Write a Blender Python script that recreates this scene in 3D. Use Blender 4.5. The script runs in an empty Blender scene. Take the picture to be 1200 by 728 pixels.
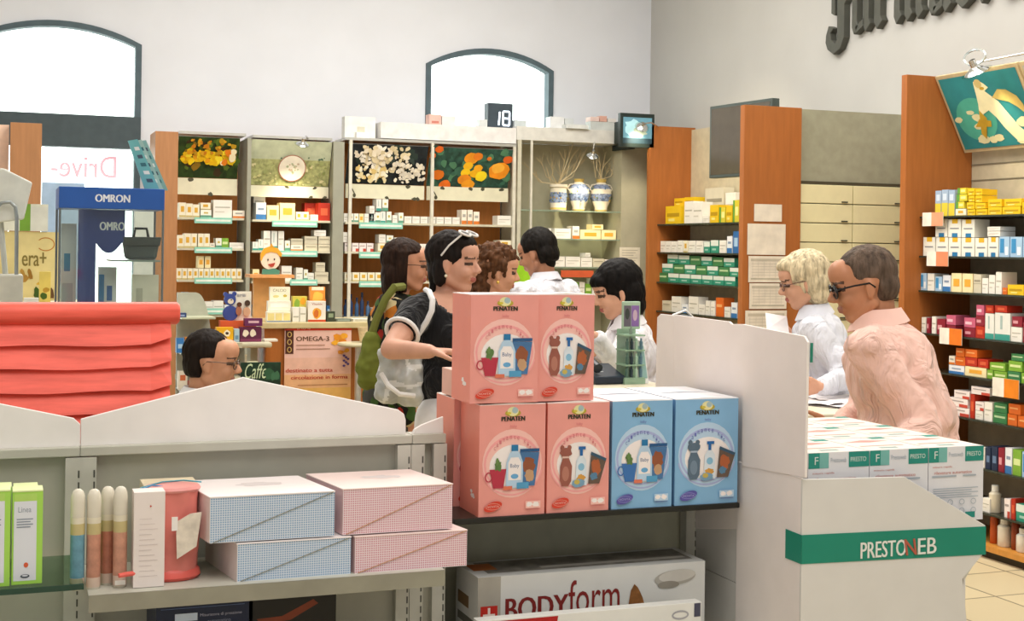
import bpy, bmesh, math, random
from mathutils import Vector, Matrix, noise
random.seed(7)
C = bpy.context.scene.collection
PI = math.pi
# ---------------------------------------------------------------- camera
F_PX, YAW, ROLL, CX, CY, CAMZ = 1600.0, math.radians(20.56), 0.014, 600.0, 292.0, 1.6
s_, c_ = math.sin(YAW), math.cos(YAW)
FW = Vector((s_, c_, 0)); R0 = Vector((c_, -s_, 0)); U0 = Vector((0, 0, 1))
RV = R0*math.cos(ROLL)+U0*math.sin(ROLL); UV = U0*math.cos(ROLL)-R0*math.sin(ROLL)
CAM = Vector((0, 0, CAMZ))
def ray(u, v): return FW + RV*((u-CX)/F_PX) - UV*((v-CY)/F_PX)
def PY(u, v, Y): r = ray(u, v); return CAM + r*(Y/r.y)
def PX(u, v, X): r = ray(u, v); return CAM + r*(X/r.x)
def PZ(u, v, Z): r = ray(u, v); return CAM + r*((Z-CAMZ)/r.z)
def PD(u, v, d): return CAM + ray(u, v)*d
cd = bpy.data.cameras.new('camera'); cam = bpy.data.objects.new('camera', cd); C.objects.link(cam)
cam.location = CAM
cam.matrix_world = Matrix.Translation(CAM) @ Matrix((RV, UV, -FW)).transposed().to_4x4()
cd.sensor_width = 36; cd.lens = F_PX/1200*36; cd.shift_y = -(364-CY)/1200
cd.clip_start = .05
bpy.context.scene.camera = cam
# ---------------------------------------------------------------- materials
def lin(h):
    if isinstance(h, (tuple, list)): return tuple(h)
    h = h.lstrip('#'); o = []
    for i in (0, 2, 4):
        x = int(h[i:i+2], 16)/255; o.append(x/12.92 if x <= .04045 else ((x+.055)/1.055)**2.4)
    return tuple(o)
_M = {}
def mat(hexc, rough=.6, metal=0, var=.06, scale=14, kind='', spec=.35, emit=0, alpha=1, trans=0):
    key = (hexc, rough, metal, var, scale, kind, spec, emit, alpha, trans)
    if key in _M: return _M[key]
    m = bpy.data.materials.new('surface_%s' % str(hexc).strip('#')); m.use_nodes = True
    nt = m.node_tree; b = nt.nodes['Principled BSDF']; col = lin(hexc)
    b.inputs['Roughness'].default_value = rough; b.inputs['Metallic'].default_value = metal
    b.inputs['Specular IOR Level'].default_value = spec
    tc = nt.nodes.new('ShaderNodeTexCoord')
    L = nt.links.new
    def noise_mix(a, bb, sc, vec=None, detail=3, lo=.3, hi=.7):
        n = nt.nodes.new('ShaderNodeTexNoise'); n.inputs['Scale'].default_value = sc; n.inputs['Detail'].default_value = detail
        mp = nt.nodes.new('ShaderNodeMapping'); L(tc.outputs['Object'], mp.inputs[0])
        if vec: mp.inputs['Scale'].default_value = vec
        L(mp.outputs[0], n.inputs['Vector'])
        r = nt.nodes.new('ShaderNodeMapRange'); r.inputs[1].default_value = lo; r.inputs[2].default_value = hi; L(n.outputs[0], r.inputs[0])
        x = nt.nodes.new('ShaderNodeMix'); x.data_type = 'RGBA'; x.inputs[6].default_value = (*a, 1); x.inputs[7].default_value = (*bb, 1)
        L(r.outputs[0], x.inputs[0]); return x.outputs[2]
    dk = tuple(v*(1-var*2) for v in col); lt = tuple(min(1, v*(1+var)) for v in col)
    if kind == 'wood':
        out = noise_mix(tuple(v*.90 for v in col), tuple(min(1, v*1.07) for v in col), 9, (5, 5, .5), 5)
        L(out, b.inputs['Base Color'])
    elif kind == 'gingham':
        sx = nt.nodes.new('ShaderNodeSeparateXYZ'); L(tc.outputs['Object'], sx.inputs[0]); st = []
        for ax in (0, 2):
            a = nt.nodes.new('ShaderNodeMath'); a.operation = 'MULTIPLY'; a.inputs[1].default_value = 1/.0042; L(sx.outputs[ax], a.inputs[0])
            f = nt.nodes.new('ShaderNodeMath'); f.operation = 'FRACT'; L(a.outputs[0], f.inputs[0])
            g = nt.nodes.new('ShaderNodeMath'); g.operation = 'LESS_THAN'; g.inputs[1].default_value = .36; L(f.outputs[0], g.inputs[0]); st.append(g)
        ad = nt.nodes.new('ShaderNodeMath'); ad.operation = 'MAXIMUM'; L(st[0].outputs[0], ad.inputs[0]); L(st[1].outputs[0], ad.inputs[1])
        x = nt.nodes.new('ShaderNodeMix'); x.data_type = 'RGBA'; L(ad.outputs[0], x.inputs[0])
        x.inputs[6].default_value = (*col, 1); x.inputs[7].default_value = (*tuple(v*.35+.62 for v in col), 1); L(x.outputs[2], b.inputs['Base Color'])
    elif kind == 'tile':
        br = nt.nodes.new('ShaderNodeTexBrick'); br.offset = 0; L(tc.outputs['Object'], br.inputs['Vector'])
        br.inputs['Scale'].default_value = 1; br.inputs['Brick Width'].default_value = .4; br.inputs['Row Height'].default_value = .4; br.inputs['Mortar Size'].default_value = .006
        br.inputs['Color1'].default_value = (*col, 1); br.inputs['Color2'].default_value = (*dk, 1); br.inputs['Mortar'].default_value = (*tuple(v*.35 for v in col), 1)
        L(br.outputs[0], b.inputs['Base Color'])
    elif kind == 'streak':   # moulded plastic with brushed streaks along x
        L(noise_mix(tuple(v*.82 for v in col), tuple(min(1, v*1.12+.02) for v in col), 7, (1, 5, 9), 4), b.inputs['Base Color'])
    elif kind == 'hair':
        hn = noise_mix(tuple(v*.45 for v in col), tuple(min(1, v*1.35) for v in col), 70, (1, 1, .22), 4); L(hn, b.inputs['Base Color'])
        bp = nt.nodes.new('ShaderNodeBump'); bp.inputs['Strength'].default_value = .9; bp.inputs['Distance'].default_value = .01; rb = nt.nodes.new('ShaderNodeRGBToBW'); L(hn, rb.inputs[0]); mm = nt.nodes.new('ShaderNodeMath'); mm.operation = 'MULTIPLY'; mm.inputs[1].default_value = .5/max(.02, max(col)); L(rb.outputs[0], mm.inputs[0]); L(mm.outputs[0], bp.inputs['Height']); L(bp.outputs[0], b.inputs['Normal'])
    elif kind == 'cloth':
        out = noise_mix(dk, lt, scale); L(out, b.inputs['Base Color']); b.inputs['Sheen Weight'].default_value = .2
        wn = nt.nodes.new('ShaderNodeTexNoise'); wn.inputs['Scale'].default_value = 9; wn.inputs['Detail'].default_value = 3; wn.inputs['Distortion'].default_value = 1.6; mp2 = nt.nodes.new('ShaderNodeMapping'); mp2.inputs['Rotation'].default_value = (.5, .4, .3); mp2.inputs['Scale'].default_value = (1, 1.6, .55); L(tc.outputs['Object'], mp2.inputs[0]); L(mp2.outputs[0], wn.inputs['Vector'])
        bp = nt.nodes.new('ShaderNodeBump'); bp.inputs['Strength'].default_value = 1; bp.inputs['Distance'].default_value = .035; L(wn.outputs[0], bp.inputs['Height']); L(bp.outputs[0], b.inputs['Normal'])
    elif kind == 'floral':
        v = nt.nodes.new('ShaderNodeTexVoronoi'); v.inputs['Scale'].default_value = 22; L(tc.outputs['Object'], v.inputs['Vector'])
        r = nt.nodes.new('ShaderNodeValToRGB'); sp = nt.nodes.new('ShaderNodeSeparateColor'); L(v.outputs['Color'], sp.inputs[0]); L(sp.outputs[0], r.inputs[0])
        r.color_ramp.interpolation = 'CONSTANT'; el = r.color_ramp.elements; el[0].color = (*lin('20221c'), 1); el[1].position = .3; el[1].color = (*lin('a02c22'), 1)
        for p, h in ((.48, '3f5a2a'), (.66, 'c9b78a'), (.76, '1c1c1a'), (.9, 'b8702c')):
            e = el.new(p); e.color = (*lin(h), 1)
        L(r.outputs[0], b.inputs['Base Color'])
    else:
        L(noise_mix(dk, lt, scale), b.inputs['Base Color'])
    if emit:
        b.inputs['Emission Color'].default_value = (*col, 1); b.inputs['Emission Strength'].default_value = emit
    if alpha < 1: b.inputs['Alpha'].default_value = alpha
    if kind == 'glass':
        nt.nodes.remove(b); o = nt.nodes['Material Output']
        g = nt.nodes.new('ShaderNodeBsdfGlossy'); g.inputs['Roughness'].default_value = .04
        t = nt.nodes.new('ShaderNodeBsdfTransparent'); t.inputs[0].default_value = (*col, 1)
        x = nt.nodes.new('ShaderNodeMixShader'); x.inputs[0].default_value = .04
        L(t.outputs[0], x.inputs[1]); L(g.outputs[0], x.inputs[2]); L(x.outputs[0], o.inputs[0])
    _M[key] = m; return m
GLASS = mat('f1f5f1', kind='glass'); GLASSG = mat('cfe0d4', kind='glass')
# ---------------------------------------------------------------- mesh builder
class MB:
    def __init__(s): s.v = []; s.f = []; s.i = []; s.m = []
    def mi(s, m):
        if isinstance(m, str): m = mat(m)
        if m not in s.m: s.m.append(m)
        return s.m.index(m)
    def add(s, vs, fs, m):
        b = len(s.v); k = s.mi(m); s.v += [tuple(x) for x in vs]
        s.f += [tuple(b+j for j in f) for f in fs]; s.i += [k]*len(fs); return s
    def box(s, x0, x1, y0, y1, z0, z1, m, M=None):
        vs = [Vector((x, y, z)) for x in (x0, x1) for y in (y0, y1) for z in (z0, z1)]
        if M: vs = [M @ v for v in vs]
        return s.add(vs, [(0, 1, 3, 2), (4, 6, 7, 5), (0, 4, 5, 1), (2, 3, 7, 6), (0, 2, 6, 4), (1, 5, 7, 3)], m)
    def prism(s, pts, d, m):      # pts: 3D loop, extruded by vector d
        n = len(pts); d = Vector(d); p = [Vector(x) for x in pts]
        return s.add(p+[x+d for x in p], [tuple(range(n))[::-1], tuple(range(n, 2*n))]+[(i, (i+1) % n, n+(i+1) % n, n+i) for i in range(n)], m)
    def tube(s, pts, r, m, seg=8, close=False):
        P = [Vector(p) for p in pts]; R = r if isinstance(r, (list, tuple)) else [r]*len(P); vs = []; fs = []; n = len(P)
        up = None
        for i, p in enumerate(P):
            t = (P[(i+1) % n]-P[i-1]) if close else (P[min(i+1, n-1)]-P[max(i-1, 0)])
            t.normalize()
            if up is None: up = t.orthogonal().normalized()
            up = (up-t*up.dot(t)); up = up.normalized() if up.length > 1e-6 else t.orthogonal().normalized()
            w = t.cross(up)
            for k in range(seg):
                a = 2*PI*k/seg; vs.append(p+(up*math.cos(a)+w*math.sin(a))*R[i])
        for i in range(n if close else n-1):
            for k in range(seg):
                j = (i+1) % n; fs.append((i*seg+k, i*seg+(k+1) % seg, j*seg+(k+1) % seg, j*seg+k))
        if not close: fs += [tuple(range(seg))[::-1], tuple((n-1)*seg+k for k in range(seg))]
        return s.add(vs, fs, m)
    def lathe(s, prof, m, seg=20, at=(0, 0, 0), sy=1):   # prof: (r, z) from bottom up, m: material or list per ring
        vs = []; n = len(prof); A = Vector(at)
        for r, z in prof:
            for k in range(seg):
                a = 2*PI*k/seg; vs.append(A+Vector((r*math.cos(a), r*math.sin(a)*sy, z)))
        ms = m if isinstance(m, list) else [m]*(n-1); b = len(s.v); s.v += [tuple(x) for x in vs]
        for i in range(n-1):
            for k in range(seg):
                s.f.append((b+i*seg+k, b+i*seg+(k+1) % seg, b+(i+1)*seg+(k+1) % seg, b+(i+1)*seg+k)); s.i.append(s.mi(ms[i]))
        s.f.append(tuple(b+k for k in range(seg))[::-1]); s.i.append(s.mi(ms[0]))
        s.f.append(tuple(b+(n-1)*seg+k for k in range(seg))); s.i.append(s.mi(ms[-1])); return s
    def ball(s, c, r, m, seg=12, rings=8):
        c = Vector(c); r = (r, r, r) if not isinstance(r, (tuple, list)) else r
        prof = [(math.sin(PI*i/rings), -math.cos(PI*i/rings)) for i in range(rings+1)]
        vs = []; 
        for a, z in prof:
            for k in range(seg):
                t = 2*PI*k/seg; vs.append(c+Vector((a*math.cos(t)*r[0], a*math.sin(t)*r[1], z*r[2])))
        fs = [(i*seg+k, i*seg+(k+1) % seg, (i+1)*seg+(k+1) % seg, (i+1)*seg+k) for i in range(rings) for k in range(seg)]
        return s.add(vs, fs, m)
    def build(s, name, parent=None, loc=None, rz=0, smooth=False, bevel=0, rot=None):
        me = bpy.data.meshes.new(name); me.from_pydata(s.v, [], s.f)
        for m in s.m: me.materials.append(m)
        me.polygons.foreach_set('material_index', s.i)
        if smooth: me.polygons.foreach_set('use_smooth', [True]*len(s.f))
        me.update()
        o = bpy.data.objects.new(name, me); C.objects.link(o)
        if loc is not None: o.location = loc
        o.rotation_euler = rot if rot else (0, 0, rz)
        if parent: o.parent = parent
        if bevel:
            b = o.modifiers.new('edge', 'BEVEL'); b.width = bevel; b.segments = 2; b.limit_method = 'ANGLE'; b.angle_limit = .6
        if smooth and hasattr(me, 'set_sharp_from_angle'): me.set_sharp_from_angle(angle=.7)
        return o
def tag(o, label, cat, group=None):
    o['label'] = label; o['category'] = cat
    if group: o['group'] = group
    return o
def struct(o): o['kind'] = 'structure'; return o
def empty(name, loc, label, cat, rz=0, group=None):
    o = bpy.data.objects.new(name, None); C.objects.link(o); o.location = loc; o.rotation_euler = (0, 0, rz); o.empty_display_size = .1
    return tag(o, label, cat, group)
_T = {}
def textmesh(t):
    if t in _T: return _T[t]
    cu = bpy.data.curves.new('t', 'FONT'); cu.body = t; cu.resolution_u = 3; cu.align_x = 'LEFT'
    o = bpy.data.objects.new('t', cu); C.objects.link(o)
    dg = bpy.context.evaluated_depsgraph_get(); me = bpy.data.meshes.new_from_object(o.evaluated_get(dg))
    vs = [tuple(v.co) for v in me.vertices]; fs = [tuple(p.vertices) for p in me.polygons]
    C.objects.unlink(o); bpy.data.objects.remove(o); bpy.data.meshes.remove(me); bpy.data.curves.remove(cu)
    xs = [v[0] for v in vs]; ys = [v[1] for v in vs]
    _T[t] = ([((v[0]-min(xs))/(max(xs)-min(xs)), (v[1]-min(ys))/(max(ys)-min(ys))) for v in vs], fs, (max(xs)-min(xs))/(max(ys)-min(ys)))
    return _T[t]
class Art:
    """flat print on a plane: origin O (bottom left), unit axes R, U; sizes w, h; coordinates 0..1"""
    def __init__(s, mb, O, R, U, w, h, eps=.0005): s.mb = mb; s.O = Vector(O); s.R = Vector(R); s.U = Vector(U); s.N = s.R.cross(s.U); s.w = w; s.h = h; s.e = eps; s.k = 1; s.z = (1, 0, 0)
    def p(s, x, y):
        x = (x-s.z[1])*s.z[0]+s.z[1]; y = (y-s.z[2])*s.z[0]+s.z[2]
        return s.O+s.R*(x*s.w)+s.U*(y*s.h)+s.N*(s.e*s.k)
    def nxt(s): s.k += 1
    def poly(s, pts, m, layer=None):
        s.mb.add([s.p(*q) for q in pts], [tuple(range(len(pts)))], m); s.k += .25; return s
    def rect(s, x0, y0, x1, y1, m): return s.poly([(x0, y0), (x1, y0), (x1, y1), (x0, y1)], m)
    def ell(s, cx, cy, rx, ry, m, seg=20, rot=0, jit=0):
        P = []
        for i in range(seg):
            a = 2*PI*i/seg; q = 1+(random.uniform(-jit, jit) if jit else 0); x = rx*math.cos(a)*q; y = ry*math.sin(a)*q
            X = x*math.cos(rot)-y*math.sin(rot)*s.h/s.w; Y = x*math.sin(rot)*s.w/s.h+y*math.cos(rot); P.append((cx+X, cy+Y))
        return s.poly(P, m)
    def ring(s, cx, cy, rx, ry, wx, m, a0=0, a1=2*PI, seg=28):
        wy = wx*s.w/s.h; P = []; Q = []
        for i in range(seg+1):
            a = a0+(a1-a0)*i/seg; P.append((cx+rx*math.cos(a), cy+ry*math.sin(a))); Q.append((cx+(rx-wx)*math.cos(a), cy+(ry-wy)*math.sin(a)))
        s.mb.add([s.p(*q) for q in P+Q], [(i, i+1, seg+1+i+1, seg+1+i) for i in range(seg)], m); s.k += .25; return s
    def line(s, x0, y0, x1, y1, wd, m):      # wd in metres
        a = Vector(((x1-x0)*s.w, (y1-y0)*s.h)); a.normalize(); nx, ny = -a.y*wd/2/s.w, a.x*wd/2/s.h
        return s.poly([(x0-nx, y0-ny), (x1-nx, y1-ny), (x1+nx, y1+ny), (x0+nx, y0+ny)], m)
    def text(s, t, x0, y0, x1, y1, m, mirror=False, slant=0, bold=0):
        vs, fs, _ = textmesh(t)
        for dx in ((0,) if not bold else (-bold, 0, bold)):
            s.mb.add([s.p(x0+(1-a if mirror else a)*(x1-x0)+dx+slant*b, y0+b*(y1-y0)) for a, b in vs], fs, m); s.k += .25
        return s
ORD = ['first', 'second', 'third', 'fourth', 'fifth', 'sixth', 'seventh', 'eighth', 'ninth', 'tenth', 'eleventh', 'twelfth', 'thirteenth', 'fourteenth', 'fifteenth', 'sixteenth', 'seventeenth', 'eighteenth', 'nineteenth', 'twentieth', 'twenty-first', 'twenty-second', 'twenty-third', 'twenty-fourth', 'twenty-fifth']
# ---------------------------------------------------------------- setting
WALLX, BACKY, CEIL = 5.3, 10.75, 4.6
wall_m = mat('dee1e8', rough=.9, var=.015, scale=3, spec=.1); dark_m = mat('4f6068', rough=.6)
struct(MB().box(-2.2, WALLX+.2, -3.2, BACKY+.2, -.1, 0, mat('d9c9a4', rough=.35, kind='tile')).build('floor'))
struct(MB().box(-2.2, WALLX+.2, -3.2, BACKY+.2, CEIL, CEIL+.1, mat('f2f0ea', rough=.9, var=.01)).build('ceiling'))
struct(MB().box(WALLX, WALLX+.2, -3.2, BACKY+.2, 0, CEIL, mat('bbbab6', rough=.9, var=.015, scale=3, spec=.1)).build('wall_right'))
struct(MB().box(-2.2, -2, -3.2, BACKY+.2, 0, CEIL, wall_m).build('wall_left'))
struct(MB().box(-2, WALLX, -3.2, -3, 0, CEIL, wall_m).build('wall_front'))
def arch_pts(x0, x1, zs, zt, n=16):    # segmental arch from left spring to right spring, top zt
    w = (x1-x0)/2; h = zt-zs; R = (w*w+h*h)/(2*h); cx = (x0+x1)/2; cz = zt-R; a = math.asin(w/R)
    return [(cx+R*math.sin(-a+2*a*i/n), cz+R*math.cos(-a+2*a*i/n)) for i in range(n+1)]
W1 = (PY(166, 55, BACKY).x, PY(-32, 50, BACKY).x)
zs1 = PY(166, 53, BACKY).z; zt1 = PY(68, 24, BACKY).z; zb1 = PY(80, 134, BACKY).z
x1b, x1a = W1
xx0, xx1 = PY(499, 75, BACKY).x, PY(648, 85, BACKY).x
zs2 = PY(574, 79, BACKY).z; zt2 = PY(570, 57, BACKY).z; zb2 = PY(574, 165, BACKY).z
# back wall with two arched openings
def wall_back():
    mb = MB(); Y0, Y1 = BACKY, BACKY+.2
    def q(x0, x1, z0, z1): mb.box(x0, x1, Y0, Y1, z0, z1, wall_m)
    q(-2, x1a, 0, CEIL); q(x1b, xx0, 0, CEIL); q(xx1, WALLX, 0, CEIL); q(xx0, xx1, 0, zb2)
    for (a, b, zs, zt) in ((x1a, x1b, zs1, zt1), (xx0, xx1, zs2, zt2)):
        P = arch_pts(a, b, zs, zt)
        for i in range(len(P)-1):
            (xa, za), (xb, zb) = P[i], P[i+1]
            mb.prism([(xa, Y0, za), (xb, Y0, zb), (xb, Y0, CEIL), (xa, Y0, CEIL)], (0, .2, 0), wall_m)
    return struct(mb.build('wall_back'))
wall_back()
def arch_window(name, a, b, zb, zs, zt, fw, rail=None):
    mb = MB(); P = [(a, zb)]+arch_pts(a, b, zs, zt)+[(b, zb)]
    Q = [(a+fw, zb)]+arch_pts(a+fw, b-fw, zs-fw*.4, zt-fw)+[(b-fw, zb)]
    Y = BACKY-.02
    for i in range(len(P)-1):
        (xa, za), (xb, z2) = P[i], P[i+1]; (xc, zc), (xd, zd) = Q[i+1], Q[i]
        mb.prism([(xa, Y, za), (xb, Y, z2), (xc, Y, zc), (xd, Y, zd)], (0, .10, 0), dark_m)
    fr = struct(mb.build(name))
    if rail: MB().box(a, b, BACKY-.03, BACKY+.1, rail[0], rail[1], mat('4a565b', rough=.7)).build('window_rail', fr)
    MB().box(a+.01, b-.01, BACKY+.09, BACKY+.10, zb, zt, GLASS).build('window_glass', fr)
    return fr
w1 = arch_window('window_1', x1a, x1b, .02, zs1, zt1, .045, (PY(80, 172, BACKY).z, zb1))
w2 = arch_window('window_2', xx0, xx1, zb2, zs2, zt2, .045)
# faint mirrored lettering stuck on the outside of the street window, glowing to imitate daylight behind it
mb = MB(); O = PY(60, 207, BACKY+.085); wd = PY(136, 207, BACKY+.085).x-O.x
Art(mb, O, (1, 0, 0), (0, 0, 1), wd, PY(98, 180, BACKY).z-PY(98, 206, BACKY).z).text('Drive-', 0, 0, 1, 1, mat('e8b4c0', emit=.34), mirror=True, bold=.006)
tag(mb.build('window_lettering'), 'faint pink lettering seen mirrored on the bright street window', 'lettering')
# street outside: pale pavement
struct(MB().box(-12, 16, BACKY+.3, 40, -.2, -.1, mat('cfcfca', rough=.9)).build('pavement'))
# world and lights
w = bpy.data.worlds.new('world'); bpy.context.scene.world = w; w.use_nodes = True
bg = w.node_tree.nodes['Background']; bg.inputs[0].default_value = (.93, .97, 1, 1); bg.inputs[1].default_value = 4.0
def area(loc, sx, sy, power, col=(1, .965, .92), rot=(0, 0, 0)):
    l = bpy.data.lights.new('ceiling_or_fill_light', 'AREA'); l.shape = 'RECTANGLE'; l.size = sx; l.size_y = sy; l.energy = power; l.color = col
    o = bpy.data.objects.new('ceiling_or_fill_light', l); C.objects.link(o); o.location = loc; o.rotation_euler = rot; return o
area((2.6, 7.4, CEIL-.1), 2.6, 2.6, 95)
area((.6, 6.0, CEIL-.1), 2.0, 2.0, 40)
area((1.2, .6, CEIL-.1), 3.5, 3.0, 82, (1, .965, .95))
area((3.6, 3.4, CEIL-.1), 2.0, 2.0, 42)
area((3.9, 5.6, CEIL-.1), 1.4, 1.8, 30, (1, .94, .85))  # added warm fill that brightens the drawers and right side
area((2.4, 8.0, 4.3), 3.2, .6, 12, (1, .93, .82), (math.radians(48), 0, 0))  # added fill tilted at the back shelves, not a real fitting
def spot(loc, target, power, size=70, col=(1, .85, .6), blend=.8, r=.03):
    l = bpy.data.lights.new('spot_light', 'SPOT'); l.energy = power; l.spot_size = math.radians(size); l.spot_blend = blend; l.color = col; l.shadow_soft_size = r
    o = bpy.data.objects.new('spot_light', l); C.objects.link(o); o.location = loc
    o.rotation_euler = (Vector(target)-Vector(loc)).to_track_quat('-Z', 'Y').to_euler(); return o
vs = bpy.context.scene.view_settings
vs.view_transform = 'Standard'; vs.look = 'None'; vs.gamma = 1; vs.exposure = 0.66; vs.use_curve_mapping = False
# ================================================================ foreground gondola
YG, YF = 2.71, 2.45
grey_m = mat('c0bfb1', rough=.5, metal=.0, var=.03); panel_m = mat('b4b3a4', rough=.55, var=.03); white_pl = mat('f2eee9', rough=.5, var=.02)
slot_m = mat('55554e'); chrome = mat('d9dadb', rough=.15, metal=1, var=.01); black_m = mat('1d1f20', rough=.35)
def posts(root, xs, y, z1):
    for x in xs:
        mb = MB().box(x-.014, x+.014, y-.018, y+.012, 0, z1, mat('c9c8bc', rough=.45))
        k = 0
        z = .30
        while z < z1-.03:
            mb.box(x+.0085, x+.0115, y-.0185, y-.0175, z, z+.014, slot_m); z += .022
        mb.build('upright', root)
def gable(root, pts, Y):
    P = [PY(u, v, Y) for u, v in pts]; zb_ = PY(300, 515, YG).z-.001
    MB().prism([(p.x, Y-.004, zb_ if q[1] > 516 else p.z) for p, q in zip(P, pts)], (0, .008, 0), white_pl).build('header_panel', root, bevel=.0015)
def bay(label, u0, u1, header, shelf_u, shelf_v, glass, pu):
    x0, x1 = PY(u0, 520, YG).x, PY(u1, 520, YG).x
    r = empty('gondola_shelving', (0, 0, 0), label, 'shelving', group=None)
    zt = PY(300, 515, YG).z
    MB().box(x0, x1, YG, YG+.02, .12, zt-.02, panel_m).build('back_panel', r)
    MB().box(x0, x1, YG-.02, YG+.03, zt-.018, zt, grey_m).build('top_rail', r, bevel=.002)
    MB().box(x0, x1, YF-.02, YG+.03, 0, .12, grey_m).build('base_plinth', r)
    posts(r, [PY(u, 560, YG).x for u in pu], YG-.004, zt-.02)
    gable(r, header, YG)
    z = PY(shelf_u, shelf_v, YF).z
    if glass:
        MB().box(x0+.01, x1-.004, YF, YG-.024, z-.008, z, GLASSG).build('glass_shelf', r)
        MB().box(x0+.01, x1-.004, YF-.003, YF, z-.009, z+.001, mat('2d4a3c', rough=.2)).build('shelf_edge', r)
    else:
        m = MB().box(x0+.004, x1-.004, YF, YG-.024, z-.006, z, grey_m).box(x0+.004, x1-.004, YF-.002, YF+.001, z-.030, z, mat('9a9888', rough=.35, metal=.2))
        m.build('shelf', r)
    MB().box(x0+.004, x1-.004, YF, YG-.024, .735, .745, grey_m).build('shelf', r)
    return r, z, x0, x1
ra, ZA, xa0, xa1 = bay('grey metal gondola bay with glass shelf holding the green cartons', -150, 93.4,
    [(-190, 518), (-190, 488), (-96, 452), (0, 473), (86, 490), (94, 497), (94, 518)], 50, 688, True, (-140, 85))
rb, ZB, xb0, xb1 = bay('grey metal gondola bay with metal shelf holding the gingham boxes', 93.6, 480,
    [(94.5, 517), (94.5, 491), (278, 444), (285, 442), (293, 444), (466, 480), (473, 485), (475, 492), (475, 517)], 300, 684, False, (103, 470))
# third bay (gift sets on top shelf)
YC0, YC1 = 2.585, 2.87
rc = empty('gondola_shelving', (0, 0, 0), 'grey gondola bay with black top shelf carrying the stacked gift sets', 'shelving')
xc0 = PY(480.3, 520, YG).x; xc1 = PY(868, 598, YC0).x-.002; ZC = PY(700, 599, YC0).z
zt = PY(300, 515, YG).z
xhd = PY(519, 520, YG).x
MB().box(xc0, xhd, YG, YG+.02, .12, zt-.02, panel_m).box(xhd-.004, xhd, YG, YC1, .12, zt-.02, panel_m).build('side_panel', rc)
MB().box(xc0, xhd, YG-.02, YG+.03, zt-.018, zt, grey_m).build('top_rail', rc)
gable(rc, [(482, 517), (485, 503), (493, 498), (519, 488), (519, 517)], YG)
posts(rc, [PY(u, 560, YG).x for u in (486, 512)], YG-.004, zt-.02)
MB().box(xhd, xc1, YC1-.02, YC1, .12, ZC-.012, mat('bdbda6', rough=.6)).build('back_panel', rc)
MB().box(PY(532, 605, YC0).x, xc1, YC0, YC1, ZC-.012, ZC, mat('23241f', rough=.3)).build('top_shelf', rc, bevel=.002)
MB().box(xhd+.002, xc1, YC0-.13, YC1-.02, .745, .76, grey_m).build('shelf', rc)
MB().box(xc0, xc1, YC0-.13, YC1, 0, .12, grey_m).build('base_plinth', rc)
posts(rc, [PY(u, 640, 2.83).x for u in (806, 846)], 2.83, ZC-.014)
MB().box(PY(815, 640, 2.83).x, xc1, 2.835, 2.85, .12, ZC-.014, mat('d9cfb8', rough=.5)).build('end_panel', rc)
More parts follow.
